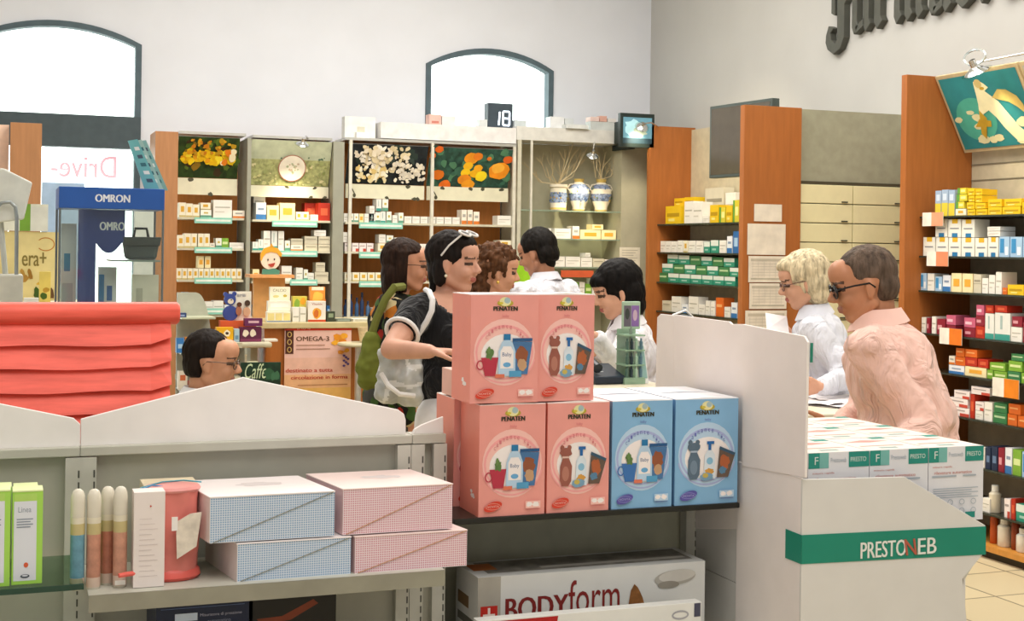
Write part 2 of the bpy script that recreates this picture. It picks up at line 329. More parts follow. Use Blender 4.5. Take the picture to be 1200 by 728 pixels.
# ---------------------------------------------------------------- gift sets
def gift(colour, kind, loc, wd, hd, dd, label, rz=0):
    pk = colour == 'pink'
    base = mat('ec9f94' if pk else '86b6da', rough=.35, var=.03); side = mat('f2907c' if pk else '79a9d2', rough=.35, var=.02)
    halo = mat('f7c3b8' if pk else 'b9d4ea', rough=.35, var=.01); ringm = mat('f4a6a4' if pk else 'a9b4dc', rough=.35, var=.01)
    wh = mat('f6eeea', rough=.35, var=.01); ink = mat('3c3a2a'); oval = mat('d8432f' if pk else '5a55a0', var=.01); scr = mat('d97f84' if pk else '6f78b8', var=.01)
    mb = MB(); v = [(0, 0), (wd, 0)]
    mb.add([(0, 0, 0), (wd, 0, 0), (wd, 0, hd), (0, 0, hd)], [(0, 1, 2, 3)], base)
    mb.add([(0, dd, 0), (0, 0, 0), (0, 0, hd), (0, dd, hd)], [(0, 1, 2, 3)], side)
    mb.add([(wd, 0, 0), (wd, dd, 0), (wd, dd, hd), (wd, 0, hd)], [(0, 1, 2, 3)], side)
    mb.add([(wd, dd, 0), (0, dd, 0), (0, dd, hd), (wd, dd, hd)], [(0, 1, 2, 3)], base)
    mb.add([(0, 0, 0), (0, dd, 0), (wd, dd, 0), (wd, 0, 0)], [(0, 1, 2, 3)], base)
    r = empty('gift_set_box', loc, label, 'box', rz)
    a = Art(mb, (0, 0, 0), (1, 0, 0), (0, 0, 1), wd, hd, .0003)
    a.ell(.5, .47, .45, .31, halo, 28); a.ell(.5, .47, .43, .255, ringm, 28); a.ell(.5, .465, .40, .235, halo, 28); a.ell(.52, .44, .365, .20, wh, 28)
    a.ring(.5, .44, .46, .26, .022, ringm, PI*1.05, PI*1.95)
    # gold emblem and name
    a.ell(.5, .925, .12, .032, mat('b9a63c')); a.ell(.5, .94, .085, .042, mat('e9e2a8')); a.ell(.53, .95, .045, .028, mat('a8bfc0')); a.ell(.44, .925, .03, .012, mat('d7c544'))
    a.text('PENATEN', .33, .855, .68, .895, ink, bold=.006); a.text('baby', .46, .79, .56, .82, scr)
    t = 'Calmante Kit'
    for i, chh in enumerate(t):                       # arched line of small print
        if chh == ' ': continue
        an = PI*.80-PI*.60*i/(len(t)-1); x = .5+.33*math.cos(an); y = .47+.235*math.sin(an)
        a.text(chh, x-.016, y-.014, x+.016, y+.018, scr)
    a.z = (1.14, .53, .40)
    if kind == 'bottle':
        cup = mat('b8384a' if pk else '3f74b4'); a.poly([(.20, .42), (.42, .42), (.385, .27), (.25, .27)], cup); a.ring(.19, .36, .05, .04, .015, cup)
        a.ell(.31, .45, .05, .045, mat('5e7f46'), jit=.3); a.ell(.30, .48, .02, .03, mat('6c8c50'))
        a.poly([(.60, .55), (.86, .545), (.80, .28), (.62, .28)], mat('4c79a8')); a.ell(.72, .44, .08, .075, mat('9a5a3c'), jit=.15); a.ell(.73, .36, .06, .05, mat('c9a07a'), jit=.15); a.rect(.60, .55, .86, .575, mat('2e5c8c'))
        bt = mat('bcd8ee'); a.poly([(.42, .27), (.64, .27), (.64, .47), (.60, .54), (.57, .56), (.49, .56), (.46, .54), (.42, .47)], bt)
        a.rect(.485, .56, .575, .61, mat('2c7cae')); a.poly([(.445, .33), (.615, .33), (.615, .47), (.58, .51), (.48, .51), (.445, .47)], wh)
        a.text('Baby', .47, .42, .59, .46, mat('2c5a8c')); a.ell(.53, .36, .05, .02, mat('6cacd8')); a.rect(.56, .26, .72, .31, mat('58a2cc')); a.rect(.38, .255, .50, .285, mat('e07a5c'))
    else:
        bm = mat('9a5c4e' if pk else '5b6f80'); bl = mat('b57a68' if pk else '74889a')
        a.ell(.32, .53, .085, .04, bm, jit=.1); a.ell(.27, .57, .03, .02, bm); a.ell(.37, .57, .03, .02, bm)
        a.poly([(.28, .49), (.36, .49), (.41, .42), (.40, .30), (.36, .26), (.27, .26), (.24, .31), (.24, .42)], bm); a.ell(.32, .36, .05, .06, bl); a.rect(.27, .485, .37, .50, mat('e3c0b0' if pk else 'aebccb'))
        bt = mat('dfe9f0'); a.poly([(.46, .26), (.62, .26), (.61, .46), (.57, .50), (.51, .50), (.47, .46)], bt); a.rect(.52, .50, .56, .55, mat('2c6cae')); a.rect(.50, .55, .60, .575, mat('2c6cae'))
        a.ell(.54, .41, .045, .03, mat('8cc0dc')); a.ell(.54, .32, .06, .03, mat('d8a04c'), jit=.2)
        a.poly([(.68, .53), (.90, .47), (.80, .27), (.64, .27)], mat('6a584c')); a.ell(.75, .40, .07, .06, mat('b5643c'), jit=.2); a.ell(.72, .33, .05, .03, mat('5c86a4'), jit=.2); a.poly([(.68, .53), (.90, .47), (.88, .45), (.67, .505)], mat('3c5c74'))
        a.ell(.50, .28, .09, .035, mat('7fa6bf'), jit=.1); a.ell(.48, .29, .04, .02, mat('c9b45c'))
    a.z = (1, 0, 0)
    a.ell(.21, .09, .14, .042, oval, rot=.28); a.ring(.21, .09, .115, .03, .006, mat('f0b0a0' if pk else 'a0a0d8')); a.text('NOVITA', .12, .08, .30, .10, mat('f4c8bc' if pk else 'b8b8e0'))
    a.rect(.70, .06, .93, .125, halo); a.ell(.76, .095, .045, .02, wh, jit=.2); a.ell(.86, .095, .05, .022, wh, jit=.2); a.line(.72, .05, .92, .05, .001, scr)
    b = Art(mb, (0, dd, 0), (0, -1, 0), (0, 0, 1), dd, hd, .0003)
    b.ell(.7, .17, .10, .022, wh, jit=.3); b.ell(.62, .205, .07, .02, wh, jit=.3)
    mb.build('carton', r)
    tb = MB().box(0, wd, 0, dd, hd, hd+.0015, mat('f6e4df' if pk else 'eef0f4', rough=.4, var=.01))
    tb.prism([(wd*.1, 0, hd+.0015), (wd*.5, 0, hd+.004), (wd*.9, 0, hd+.0015)], (0, dd*.5, 0), mat('f8e9e4' if pk else 'f0f2f6', rough=.4)); tb.build('lid', r)
    return r
BW = PY(642, 540, YC0).x-PY(562, 540, YC0).x; 
spec = [(562, 641, 475, 606, 'pink', 'bottle', 'pink gift set box printed with bottle and red cup, lower row, left end'),
        (642, 716, 472, 604, 'pink', 'pump', 'pink gift set box printed with gift pouch and pump bottle, lower row'),
        (718, 790, 470, 600, 'blue', 'bottle', 'blue gift set box printed with bottle and blue cup, between pink and blue boxes'),
        (792, 867, 467, 596, 'blue', 'pump', 'blue gift set box with teddy shaped pouch, right end of the lower row')]
DD = .118; gx = []
HH = PY(600, 474, YC0).z-PY(600, 604, YC0).z
for i, (u0, u1, v0, v1, colr, kind, lab) in enumerate(spec):
    x0 = PY(u0, 540, YC0).x; x1 = PY(u1, 540, YC0).x; gx.append((x0, x1))
    gift(colr, kind, (x0+.001, YC0+.006, ZC), x1-x0-.003, HH, DD, lab)
for i, (x0, x1) in enumerate(gx):
    colr = spec[i][4]
    gift(colr, spec[i][5], (x0-.012 if i == 0 else x0+.001, YC0+.008+DD+.004, ZC), x1-x0-.003, HH, DD+.005,
         ['pink gift set box standing behind the left lower pink box', 'pink gift set box behind the lower pink pouch box', 'blue gift set box behind the lower blue box with the cup', 'blue gift set box behind the blue teddy pouch box'][i])
# upper pair
zu = ZC+HH+.0045
x0 = PY(552, 410, YC0).x; x1 = PY(632, 410, YC0).x
hu = PY(600, 346, YC0).z-zu
gift('pink', 'bottle', (x0, YC0+.004, zu), x1-x0-.001, hu, DD, 'pink gift set box with bottle and red cup, upper row, left one')
x2 = PY(697, 410, YC0+.01).x
gift('pink', 'pump', (x1+.001, YC0+.012, zu), x2-x1-.002, hu, DD, 'pink gift set box with gift pouch and pump bottle, upper row, right one')
xk = PY(527, 450, YC0+.16).x
tag(MB().box(xk, xk+.06, YC0+.135, YC0+.215, zu, PY(530, 434, YC0+.14).z, mat('f3bfae', rough=.4)).build('small_carton', bevel=.001), 'pale pink plain carton lying behind the upper pink gift set', 'box')
# ---------------------------------------------------------------- gingham shoe boxes
def gingham(colour, fl, fr, ftop, fbot, Y, depth, label, z0=None, rz=0.0):
    x0 = PY(fl, (ftop+fbot)/2, Y).x; x1 = PY(fr, (ftop+fbot)/2, Y).x; zt_ = PY((fl+fr)/2, ftop, Y).z; zb = PY((fl+fr)/2, fbot, Y).z if z0 is None else z0
    w_ = x1-x0; h_ = zt_-zb; g = mat('7fa4c8' if colour == 'blue' else 'd08f9c', rough=.55, kind='gingham'); top = mat('f8f0ee' if colour == 'blue' else 'f7e2dc', rough=.45, var=.015)
    r = empty('gingham_box', (x0, Y, zb), label, 'box', rz)
    sk = -.030   # the carton leans back at its left side
    mb = MB(); P = [(0, 0), (w_, 0), (w_-.032, depth), (sk, depth)]
    mb.add([(x, y, z) for z in (0, h_-.002) for x, y in P], [(0, 1, 5, 4)], g)
    mb.add([(x, y, z) for z in (0, h_-.002) for x, y in P], [(3, 0, 4, 7)], mat('e9dcd8' if colour == 'blue' else 'efc6c4', rough=.5, var=.02))
    mb.add([(x, y, z) for z in (0, h_-.002) for x, y in P], [(1, 2, 6, 5), (2, 3, 7, 6), (3, 2, 1, 0)], g); mb.build('carton', r)
    lid = MB().prism([(-.001, -.001, h_-.002), (w_+.001, -.001, h_-.002), (w_-.031, depth, h_-.002), (sk-.001, depth, h_-.002)], (0, 0, .002), top)
    a = Art(lid, (w_*.3, depth*.45, h_+.0001), (1, 0, 0), (0, 1, 0), w_*.35, depth*.3, .0002); gm = mat('dcd3d2', var=.01)
    a.ell(.45, .5, .5, .3, gm, jit=.25); a.ell(.9, .4, .12, .2, gm, jit=.2); lid.build('lid', r)
    MB().tube([(.006, -.0012, .001), (w_-.003, -.0012, h_-.002)], .0008, mat('8f8f7c' if colour == 'blue' else 'c79468'), 6).build('elastic_cord', r)
    return r, zb
g1, zz = gingham('blue', 278, 411, 633, 681, 2.47, .19, 'blue gingham box with diagonal cord, bottom of the blue pair', z0=ZB)
g2, z2 = gingham('pink', 416, 547, 625, 676, 2.47, .19, 'pink gingham box with diagonal cord, bottom of the pink pair', z0=ZB)
zt1_ = PY(345, 632, 2.47).z+.001; zt2_ = PY(480, 624, 2.47).z+.001
gingham('blue', 246, 392, 579, 628, 2.472, .185, 'blue gingham box lying on top of the lower blue one', z0=max(zt1_, 0))
gingham('pink', 402, 530, 570, 624, 2.476, .185, 'pink gingham box lying on top of the lower pink one', z0=zt2_)
# ---------------------------------------------------------------- green cartons
def green(u0, u1, v0, Y, label, dd=.05):
    x0, x1 = PY(u0, 620, Y).x, PY(u1, 620, Y).x; h = PY((u0+u1)/2, v0, Y).z-ZA; w_ = x1-x0
    lg = mat('a9dc5c', rough=.4, var=.02); mb = MB().box(0, w_, 0, dd, 0, h, lg)
    mb.box(0, w_, -.0005, dd*.9, h, h+.003, mat('e6f3b4', rough=.4))
    a = Art(mb, (0, 0, 0), (1, 0, 0), (0, 0, 1), w_, h, .0003); a.rect(.06, .04, .80, .92, mat('dfe3ea', var=.01)); a.rect(.06, .90, .80, .98, mat('b6dc6c'))
    gt = mat('8f9aa8'); a.text('Linea', .2, .78, .62, .84, gt)
    for k in range(4): a.rect(.15, .70-.028*k, .68-.08*(k % 2), .712-.028*k, gt)
    a.ell(.47, .21, .075, .028, mat('d8603c')); a.ell(.44, .09, .15, .02, mat('44505c')); a.ell(.44, .095, .10, .01, mat('dfe3ea'))
    return tag(mb.build('cream_carton', loc=(x0, Y, ZA+.0005), bevel=.0006), label, 'box')
green(-22, 12, 577, 2.47, 'tall green and white carton cut off at the left end of the glass shelf')
green(14, 50, 577, 2.475, 'tall green and white carton in front, nearest the clear tubes')
green(-20, 13, 573, 2.535, 'green carton standing behind the cut off green carton')
green(15, 44, 573, 2.54, 'green carton standing behind the one nearest the tubes')
# ---------------------------------------------------------------- clear tubes with domed caps
def tubeitem(u, v0, v1, Y, col, label, tagged=False):
    c = PY(u, (v0+v1)/2, Y); zt_ = PY(u, v0, Y).z; r_ = .0122; h = zt_-ZBX
    r = empty('lotion_tube', (c.x, Y, ZBX), label, 'tube')
    lathe = MB(); cm = mat(col, rough=.3, var=.12, scale=60)
    lathe.lathe([(r_*.9, 0), (r_, .004), (r_, h*.12), (r_, h*.3), (r_, h*.55), (r_, h*.66), (r_, h*.72)], [mat('cfc8b8'), mat('d8c0ae'), cm, cm, mat('cfc08a'), mat('e8e0c8')], 18).build('tube_body', r, smooth=True)
    MB().lathe([(r_*1.02, h*.72), (r_*1.02, h*.88), (r_*.93, h*.94), (r_*.7, h*.98), (r_*.35, h*.998), (.0005, h)], mat('e9e2cf', rough=.25, alpha=.9), 18).build('domed_cap', r, smooth=True)
    if tagged: MB().box(-.009, .009, -.0145, -.0135, .006, .014, mat('ece8dd')).build('price_sticker', r)
    return r
ZBX = ZB
tb = [(91, 573, 668, 2.50, '6c9cae', 'clear tube with blue contents and domed cap'), (110, 573, 664, 2.50, 'c99078', 'clear tube with orange contents, next to the blue one'),
      (126, 570, 664, 2.525, 'bf7c64', 'clear tube with orange contents, set back between two orange tubes'), (141, 570, 664, 2.50, 'cc967e', 'clear orange tube with white price sticker, nearest the potty bag')]
for i, t in enumerate(tb): tubeitem(*t, tagged=(i == 3))
# ---------------------------------------------------------------- pink potty pack with paper sleeve
r = empty('potty_pack', (0, 0, 0), 'pink baby potty pack in a clear bag with white paper sleeve', 'baby set')
Yp = 2.49; xl, xr = PY(158, 620, Yp).x, PY(236, 620, Yp).x; cxp = (xl+xr)/2+.012; zt_ = PY(200, 575, Yp).z; H_ = zt_-ZB
pinkm = mat('e8695e', rough=.35, var=.04); rr = (xr-xl)/2*.86
MB().lathe([(rr*.93, 0), (rr*1.05, .006), (rr*1.0, .016), (rr*.9, .02)], pinkm, 26, (cxp, Yp+rr, ZB+.0005), .8).build('potty_base', r, smooth=True)
mb = MB(); seg = 30; vs = []; fs = []
for j in range(9):
    z = .018+(H_-.022)*j/8
    for k in range(seg):
        a = 2*PI*k/seg; q = rr*(.93+.035*math.sin(a*5+j*.9)+.02*math.sin(a*9-j)); vs.append((cxp+q*math.cos(a), Yp+rr+q*.8*math.sin(a), ZB+z))
for j in range(8):
    for k in range(seg): fs.append((j*seg+k, j*seg+(k+1) % seg, (j+1)*seg+(k+1) % seg, (j+1)*seg+k))
mb.add(vs, fs, mat('e8877c', rough=.3, var=.08)); mb.build('clear_bag', r, smooth=True)
MB().lathe([(rr*.97, H_-.008), (rr*1.02, H_-.004), (rr*.95, H_+.001), (.001, H_+.002)], mat('f0a09a', rough=.3), 26, (cxp, Yp+rr, ZB), .8).build('bag_rim', r, smooth=True)
q = MB(); A = [PY(u, v, Yp+.002) for u, v in ((207, 655), (230, 640), (236, 600), (223, 602), (206, 612))]
q.prism([(p.x, p.y-.004, p.z) for p in A], (0, .004, 0), mat('e6dccb', rough=.3, var=.1, scale=50)); q.build('folded_towel', r)
MB().box(PY(201, 612, Yp).x, PY(208, 612, Yp).x, Yp-.004, Yp-.002, PY(200, 622, Yp).z, PY(200, 606, Yp).z, mat('f4f0ea')).build('white_label', r)
slv = MB().box(xl-.003, PY(193, 620, Yp-.012).x, Yp-.014, Yp+.03, ZB+.001, PY(170, 577, Yp-.012).z, mat('ece2dc', rough=.55, var=.02))
a = Art(slv, (xl-.003, Yp-.014, ZB), (1, 0, 0), (0, 0, 1), PY(193, 620, Yp).x-xl, H_, .0004)
for k in range(12): a.rect(.18, .12+.055*k, .80-.1*(k % 3), .125+.055*k, mat('cfc2be'))
a.ell(.55, .86, .03, .01, mat('c8503c')); slv.build('paper_sleeve', r)
MB().tube([PY(158, 672, Yp-.01), PY(150, 673, Yp-.016), PY(139, 675, Yp-.02)], [.004, .0045, .004], pinkm, 8).build('potty_handle', r, smooth=True)
MB().tube([PY(157, 579, Yp+.02), PY(165, 572, Yp+.04), PY(190, 565, Yp+.07), PY(215, 563, Yp+.09), PY(236, 565, Yp+.09)], .0014, mat('4f9cae', rough=.3), 8).tube([PY(160, 576, Yp+.02), PY(178, 569, Yp+.04), PY(205, 571, Yp+.05), PY(226, 575, Yp+.03)], .0012, mat('3f8cc0', rough=.3), 8).build('carry_cord', r, smooth=True)
# pale box hidden behind the potty pack
tag(MB().box(PY(168, 590, 2.60).x, PY(232, 590, 2.60).x, 2.60, 2.675, ZB, PY(200, 568, 2.60).z, mat('efe0c0', rough=.5)).build('carton', bevel=.001), 'cream carton behind the pink potty pack', 'box')
# ---------------------------------------------------------------- dark boxes on the shelf below
z0 = .745
def lowbox(u0, u1, v0, Y, dd, base, label, prints):
    x0, x1 = PY(u0, v0+10, Y).x, PY(u1, v0+10, Y).x; h = PY((u0+u1)/2, v0, Y).z-z0; mb = MB().box(0, x1-x0, 0, dd, 0, h, mat(base, rough=.4))
    a = Art(mb, (0, 0, 0), (1, 0, 0), (0, 0, 1), x1-x0, h, .0004); prints(a)
    return tag(mb.build('appliance_box', loc=(x0, Y, z0), bevel=.001), label, 'box')
def pr1(a):
    a.rect(.05, .90, .95, .905, mat('5c6f9a')); a.rect(.20, .80, .44, .86, mat('c4d4ea')); a.text('Misuratore di pressione', .47, .82, .92, .85, mat('a8a8bc')); a.text('automatico', .55, .77, .80, .80, mat('8890a8')); a.rect(.05, .0, .95, .7, mat('2c3f7c'))
lowbox(183, 292, 697, 2.49, .16, '15223f', 'dark blue appliance box printed with small text, below the metal shelf', pr1)
def pr2(a):
    a.poly([(.05, .83), (.35, .84), (.72, .97), (.78, .93), (.45, .80), (.1, .78)], mat('7c3a22')); a.rect(.3, .0, .9, .7, mat('241a18'))
lowbox(296, 394, 700, 2.5, .16, '14130f', 'black appliance box with rust coloured streak, below the gingham boxes', pr2)
# ---------------------------------------------------------------- long pillow boxes
zs_ = .76
x0, x1 = PY(560, 690, 2.62).x, PY(826, 680, 2.62).x; h = PY(700, 667, 2.62).z-zs_; wd = x1-x0
r = empty('pillow_box', (x0, 2.62, zs_), 'long white orthopaedic pillow box with dark red lettering, rear one', 'box')
mb = MB().box(0, wd, 0, .14, 0, h, mat('d5d6d2', rough=.4, var=.02)); a = Art(mb, (0, 0, 0), (1, 0, 0), (0, 0, 1), wd, h, .0004)
a.rect(0, 0, .095, 1, mat('a9a498')); red = mat('7c1f1c', var=.02)
k = .35/ .5
def hz(v): return (PY(700, v, 2.62).z-zs_)/h
a.text('BODY', .118, hz(719), .382, hz(693), red, bold=.003); a.text('form', .385, hz(718), .61, hz(678), red)
a.rect(.012, hz(721), .082, hz(700), mat('c22a1e')); a.rect(.042, hz(719), .052, hz(702), mat('f0e0d8')); a.rect(.022, hz(712), .072, hz(709), mat('f0e0d8'))
a.poly([(.645, hz(718)), (.66, hz(695)), (.675, hz(688)), (.69, hz(692)), (.70, hz(697)), (.712, hz(704)), (.725, hz(716))], mat('8a5a2c', var=.2, scale=60))
a.ell(.86, hz(684), .095, .5*(hz(676)-hz(694)), mat('aaa69c'), rot=.06); a.ell(.87, hz(682), .085, .4*(hz(676)-hz(694)), mat('c9c6bd'), rot=.06); a.ell(.83, hz(692), .05, .25*(hz(676)-hz(694)), mat('8f8a7e'))
b = Art(mb, (0, 0, h), (1, 0, 0), (0, 1, 0), wd, .14, .0004); b.rect(.06, .2, .97, .9, mat('8d8a80', var=.2, scale=30)); b.rect(.02, .4, .12, .8, mat('c07038', var=.1)); b.rect(.3, .3, .95, .42, mat('b9b6ac'))
bs = Art(mb, (0, .14, 0), (0, -1, 0), (0, 0, 1), .14, h, .0004); bs.rect(.1, .55, .6, .7, mat('7a6040')); bs.rect(.1, .35, .9, .45, mat('6a685f')); bs.ell(.85, .3, .08, .05, mat('9c2a20'))
mb.build('carton', r, bevel=.001)
Y2 = 2.53; x0, x1 = PY(560, 724, Y2).x, PY(822, 712, Y2).x; h = PY(700, 716, Y2).z-zs_; wd = x1-x0
r = empty('pillow_box', (x0, Y2, zs_), 'long white pillow box with red panel, standing in front of the lettered one', 'box')
mb = MB().box(0, wd, 0, .028, 0, h, mat('e6e6df', rough=.4, var=.02)); a = Art(mb, (0, 0, 0), (1, 0, 0), (0, 0, 1), wd, h, .0004)
a.poly([(.01, 0), (.31, 0), (.345, .97), (.01, .97)], mat('b3201c', var=.02)); a.ring(.90, .78, .04, .09, .008, mat('a8a8ac')); a.rect(.965, .72, .995, .98, mat('4a4a5c'))
mb.build('carton', r, bevel=.001)
# ---------------------------------------------------------------- white folding display with its cartons
XP = 1.52; Yn = PX(943, 600, XP).y
card = mat('f4ece6', rough=.6, var=.015); cardg = mat('dedcd6', rough=.6, var=.015); greenm = mat('1f8a72', rough=.45, var=.02)
r = empty('cardboard_display', (0, 0, 0), 'large white cardboard floor display with a green lettered band', 'display')
def pz(u, v, X=XP): p = PX(u, v, X); return (X, p.y, p.z)
# tall rear flap: three panes folded with slight steps
p1 = [pz(774, 368), pz(790, 370), pz(790, 560), pz(769, 560)]
def pane(name, pts, off, th=.006, m=card):
    P = [(x-off, y, z) for x, y, z in (pz(*q) for q in pts)]
    MB().prism(P, (th, 0, 0), m).build(name, r, bevel=.001)
pane('tall_flap', [(774, 368), (770, 372), (768, 460), (768, 600), (789, 600), (790, 370)], 0)
pane('tall_flap', [(791, 369), (855, 377), (858, 380), (873, 380), (873, 620), (790, 620)], .002)
pane('tall_flap', [(874, 380), (946, 394), (950, 401), (947, 560), (873, 546)], .008)
MB().prism([pz(949.5, 402), pz(951.5, 402), pz(951, 425), pz(949, 425)], (.003, 0, 0), greenm).build('green_tab', r)
# lower tray: side wall and front wall
def zz_(v, u=943): return PX(u, v, XP).z
sideP = [pz(867, 541), pz(945, 560), (XP, Yn, zz_(560)), (XP, Yn, 0), (XP, pz(867, 541)[1], 0)]
sideP = [(XP-.006, pz(867, 541)[1], pz(867, 541)[2]), (XP-.006, Yn+.006, zz_(561)), (XP-.006, Yn+.006, .02), (XP-.006, pz(867, 541)[1], .02)]
MB().prism(sideP, (.006, 0, 0), card).build('side_wall', r, bevel=.001)
def fy(u, v): p = PY(u, v, Yn); return (p.x, Yn, p.z)
F0 = [fy(943, 562), fy(1060, 559), fy(1155, 616), fy(1155, 646), fy(1128, 679), fy(1133, 728)]
xb = F0[-1][0]
mb = MB().prism([(XP-.006, Yn, F0[0][2]), F0[1], F0[2], F0[3], F0[4], (xb, Yn, F0[5][2]), (xb, Yn, .02), (XP-.006, Yn, .02)], (0, .006, 0), cardg); mb.build('front_wall', r, bevel=.001)
g = MB().prism([(XP-.006, Yn-.001, fy(943, 627)[2]), (F0[2][0], Yn-.001, fy(1155, 617)[2]), (F0[3][0], Yn-.001, fy(1155, 650)[2]), (XP-.006, Yn-.001, fy(943, 661)[2])], (0, .001, 0), greenm)
yb = PX(921, 640, XP-.006).y
g.prism([(XP-.0075, Yn-.001, fy(943, 627)[2]), (XP-.0075, yb, fy(943, 627)[2]+.001), (XP-.0075, yb, fy(943, 661)[2]), (XP-.0075, Yn-.001, fy(943, 661)[2])], (.0008, 0, 0), greenm)
A0 = fy(1008, 655); A1 = fy(1096, 650); hh = fy(1050, 634)[2]-fy(1050, 653)[2]; wdt = A1[0]-A0[0]
a = Art(g, (A0[0], Yn-.0015, A0[2]), (1, 0, 0), (0, 0, 1), wdt, hh, .0005); wt = mat('e9ece4', var=.01)
a.text('PRESTO', 0, 0, .595, 1, wt, bold=.004); a.text('N', .60, 0, .74, 1, mat('b5604c', var=.01), slant=-.03, bold=.004); a.text('EB', .755, 0, 1, 1, wt, bold=.004)
g.build('green_band', r)
yr = PX(1000, 500, 1.62).y
YR = Yn+.60; xR = PY(1150, 600, Yn+.01).x
zk = F0[4][2]; MB().prism([(xb-.006, Yn+.006, zk), (xb-.006, YR, zk), (xb-.006, YR, .02), (xb-.006, Yn+.006, .02)], (.006, 0, 0), cardg).prism([(xR-.006, Yn+.006, F0[2][2]), (xR-.006, YR, F0[2][2]), (xR-.006, YR, F0[3][2]), (xR-.006, Yn+.006, F0[3][2])], (.006, 0, 0), cardg).prism([(xR, Yn+.006, F0[3][2]), (xR, YR, F0[3][2]), (xb, YR, zk), (xb, Yn+.006, zk)], (-.006, 0, 0), cardg).build('side_wall', r)
MB().box(XP, xb-.006, Yn+.006, YR, .70, .71, cardg).build('inner_tray', r)
MB().box(XP, xb-.006, YR, YR+.006, .02, zz_(640), cardg).build('rear_wall', r)
MB().box(XP, xb-.006, Yn+.006, YR, .0, .02, cardg).build('base', r)
# cartons on the display, three columns by three rows (two layers)
def presto(x0, y0, z0, w_, d_, h_, label, full=False):
    mb = MB().box(0, w_, 0, d_, 0, h_, mat('e7e7ea', rough=.4, var=.02)); tp = mat('f3e6dc', rough=.4, var=.02); tl = mat('2a8f80', var=.02); ro = mat('c46a5c', var=.02); gy = mat('a9b4bd', var=.02)
    a = Art(mb, (0, 0, 0), (1, 0, 0), (0, 0, 1), w_, h_, .0004); T = 1
    a.rect(0, .80, .25, T, tl); a.rect(.18, .80, .33, T, mat('79b8b0')); a.rect(.66, .80, 1, T, tl); a.text('PRESTO', .69, .87, .95, .93, mat('dfeae4')); a.text('F', .10, .85, .16, .95, mat('dfeae4')); a.text('Prestoweb', .36, .87, .62, .93, gy)
    a.text('misura rapida', .07, .72, .42, .75, ro); a.text('rilevatore automatico', .1, .64, .78, .68, ro); a.rect(.06, .60, .5, .62, gy); a.rect(.62, .60, .86, .62, gy)
    for k in range(5): a.rect(.08, .44-.03*k, .9-.12*(k % 2), .45-.03*k, gy)
    for k in range(4):
        for j in range(2): a.ring(.18+.21*k, .26-.12*j, .05, .04, .01, gy, seg=12)
    a.rect(.66, .04, .84, .12, tl)
    b = Art(mb, (0, 0, h_), (1, 0, 0), (0, 1, 0), w_, d_, .0004); b.rect(.01, .01, .99, .99, tp)
    b.poly([(.05, .65), (.5, .8), (.9, .7), (.5, .6)], mat('c9938a', var=.05)); b.rect(.10, .30, .85, .36, mat('b79a90')); b.rect(.75, .86, 1, 1, tl); b.rect(.3, .12, .6, .2, mat('8ea8a4'))
    return tag(mb.build('monitor_carton', loc=(x0, y0, z0), bevel=.0006), label, 'box')
yq = Yn+.03; xs_ = [PY(u, 530, yq).x for u in (947, 1019, 1088, 1153)]; zq = PY(1050, 527, yq).z; hb = PY(1120, 525, yq).z-PY(1120, 612, yq).z
dp = .17; names = ['front', 'middle', 'back']; cols = ['beside the tall flap', 'in the centre', 'at the outer side']
for i in range(3):
    for j in range(3):
        xx = xs_[i]+.001; wd = xs_[i+1]-xs_[i]-.002
        if i == 0: xx = max(xx, XP+.004); wd = xs_[1]-xx-.001
        presto(xx, yq+j*(dp+.003), zq-hb, wd, dp, hb, 'white and teal carton in the display, %s row, %s' % (names[j], cols[i]))
        if j == 0: presto(xx, yq, zq-2*hb-.001, wd if i < 2 else min(wd, xb-.008-xx), dp, hb, 'white and teal carton in the lower layer of the display, %s' % cols[i])
MB().box(XP, xb-.01, yq, yq+3*dp+.01, .71, zq-2*hb-.0015, cardg).build('packing_block', r)
for j in (1, 2):
    pass
MB().box(XP, xb-.01, yq+dp+.004, yq+3*dp+.01, zq-2*hb, zq-hb-.001, cardg).build('packing_block', r)
tag(MB().box(PY(1131, 710, Yn+.10).x, PY(1142, 710, Yn+.10).x+.004, Yn+.09, Yn+.3, 0, PY(1135, 699, Yn+.09).z, mat('dfe6df')).box(PY(1131, 710, Yn+.10).x-.001, PY(1142, 710, Yn+.10).x+.005, Yn+.088, Yn+.09, PY(1135, 717, Yn+.09).z, PY(1135, 700, Yn+.09).z, greenm).build('spare_carton'), 'tall white carton with a green corner, on the floor beside the display', 'box') if False else None
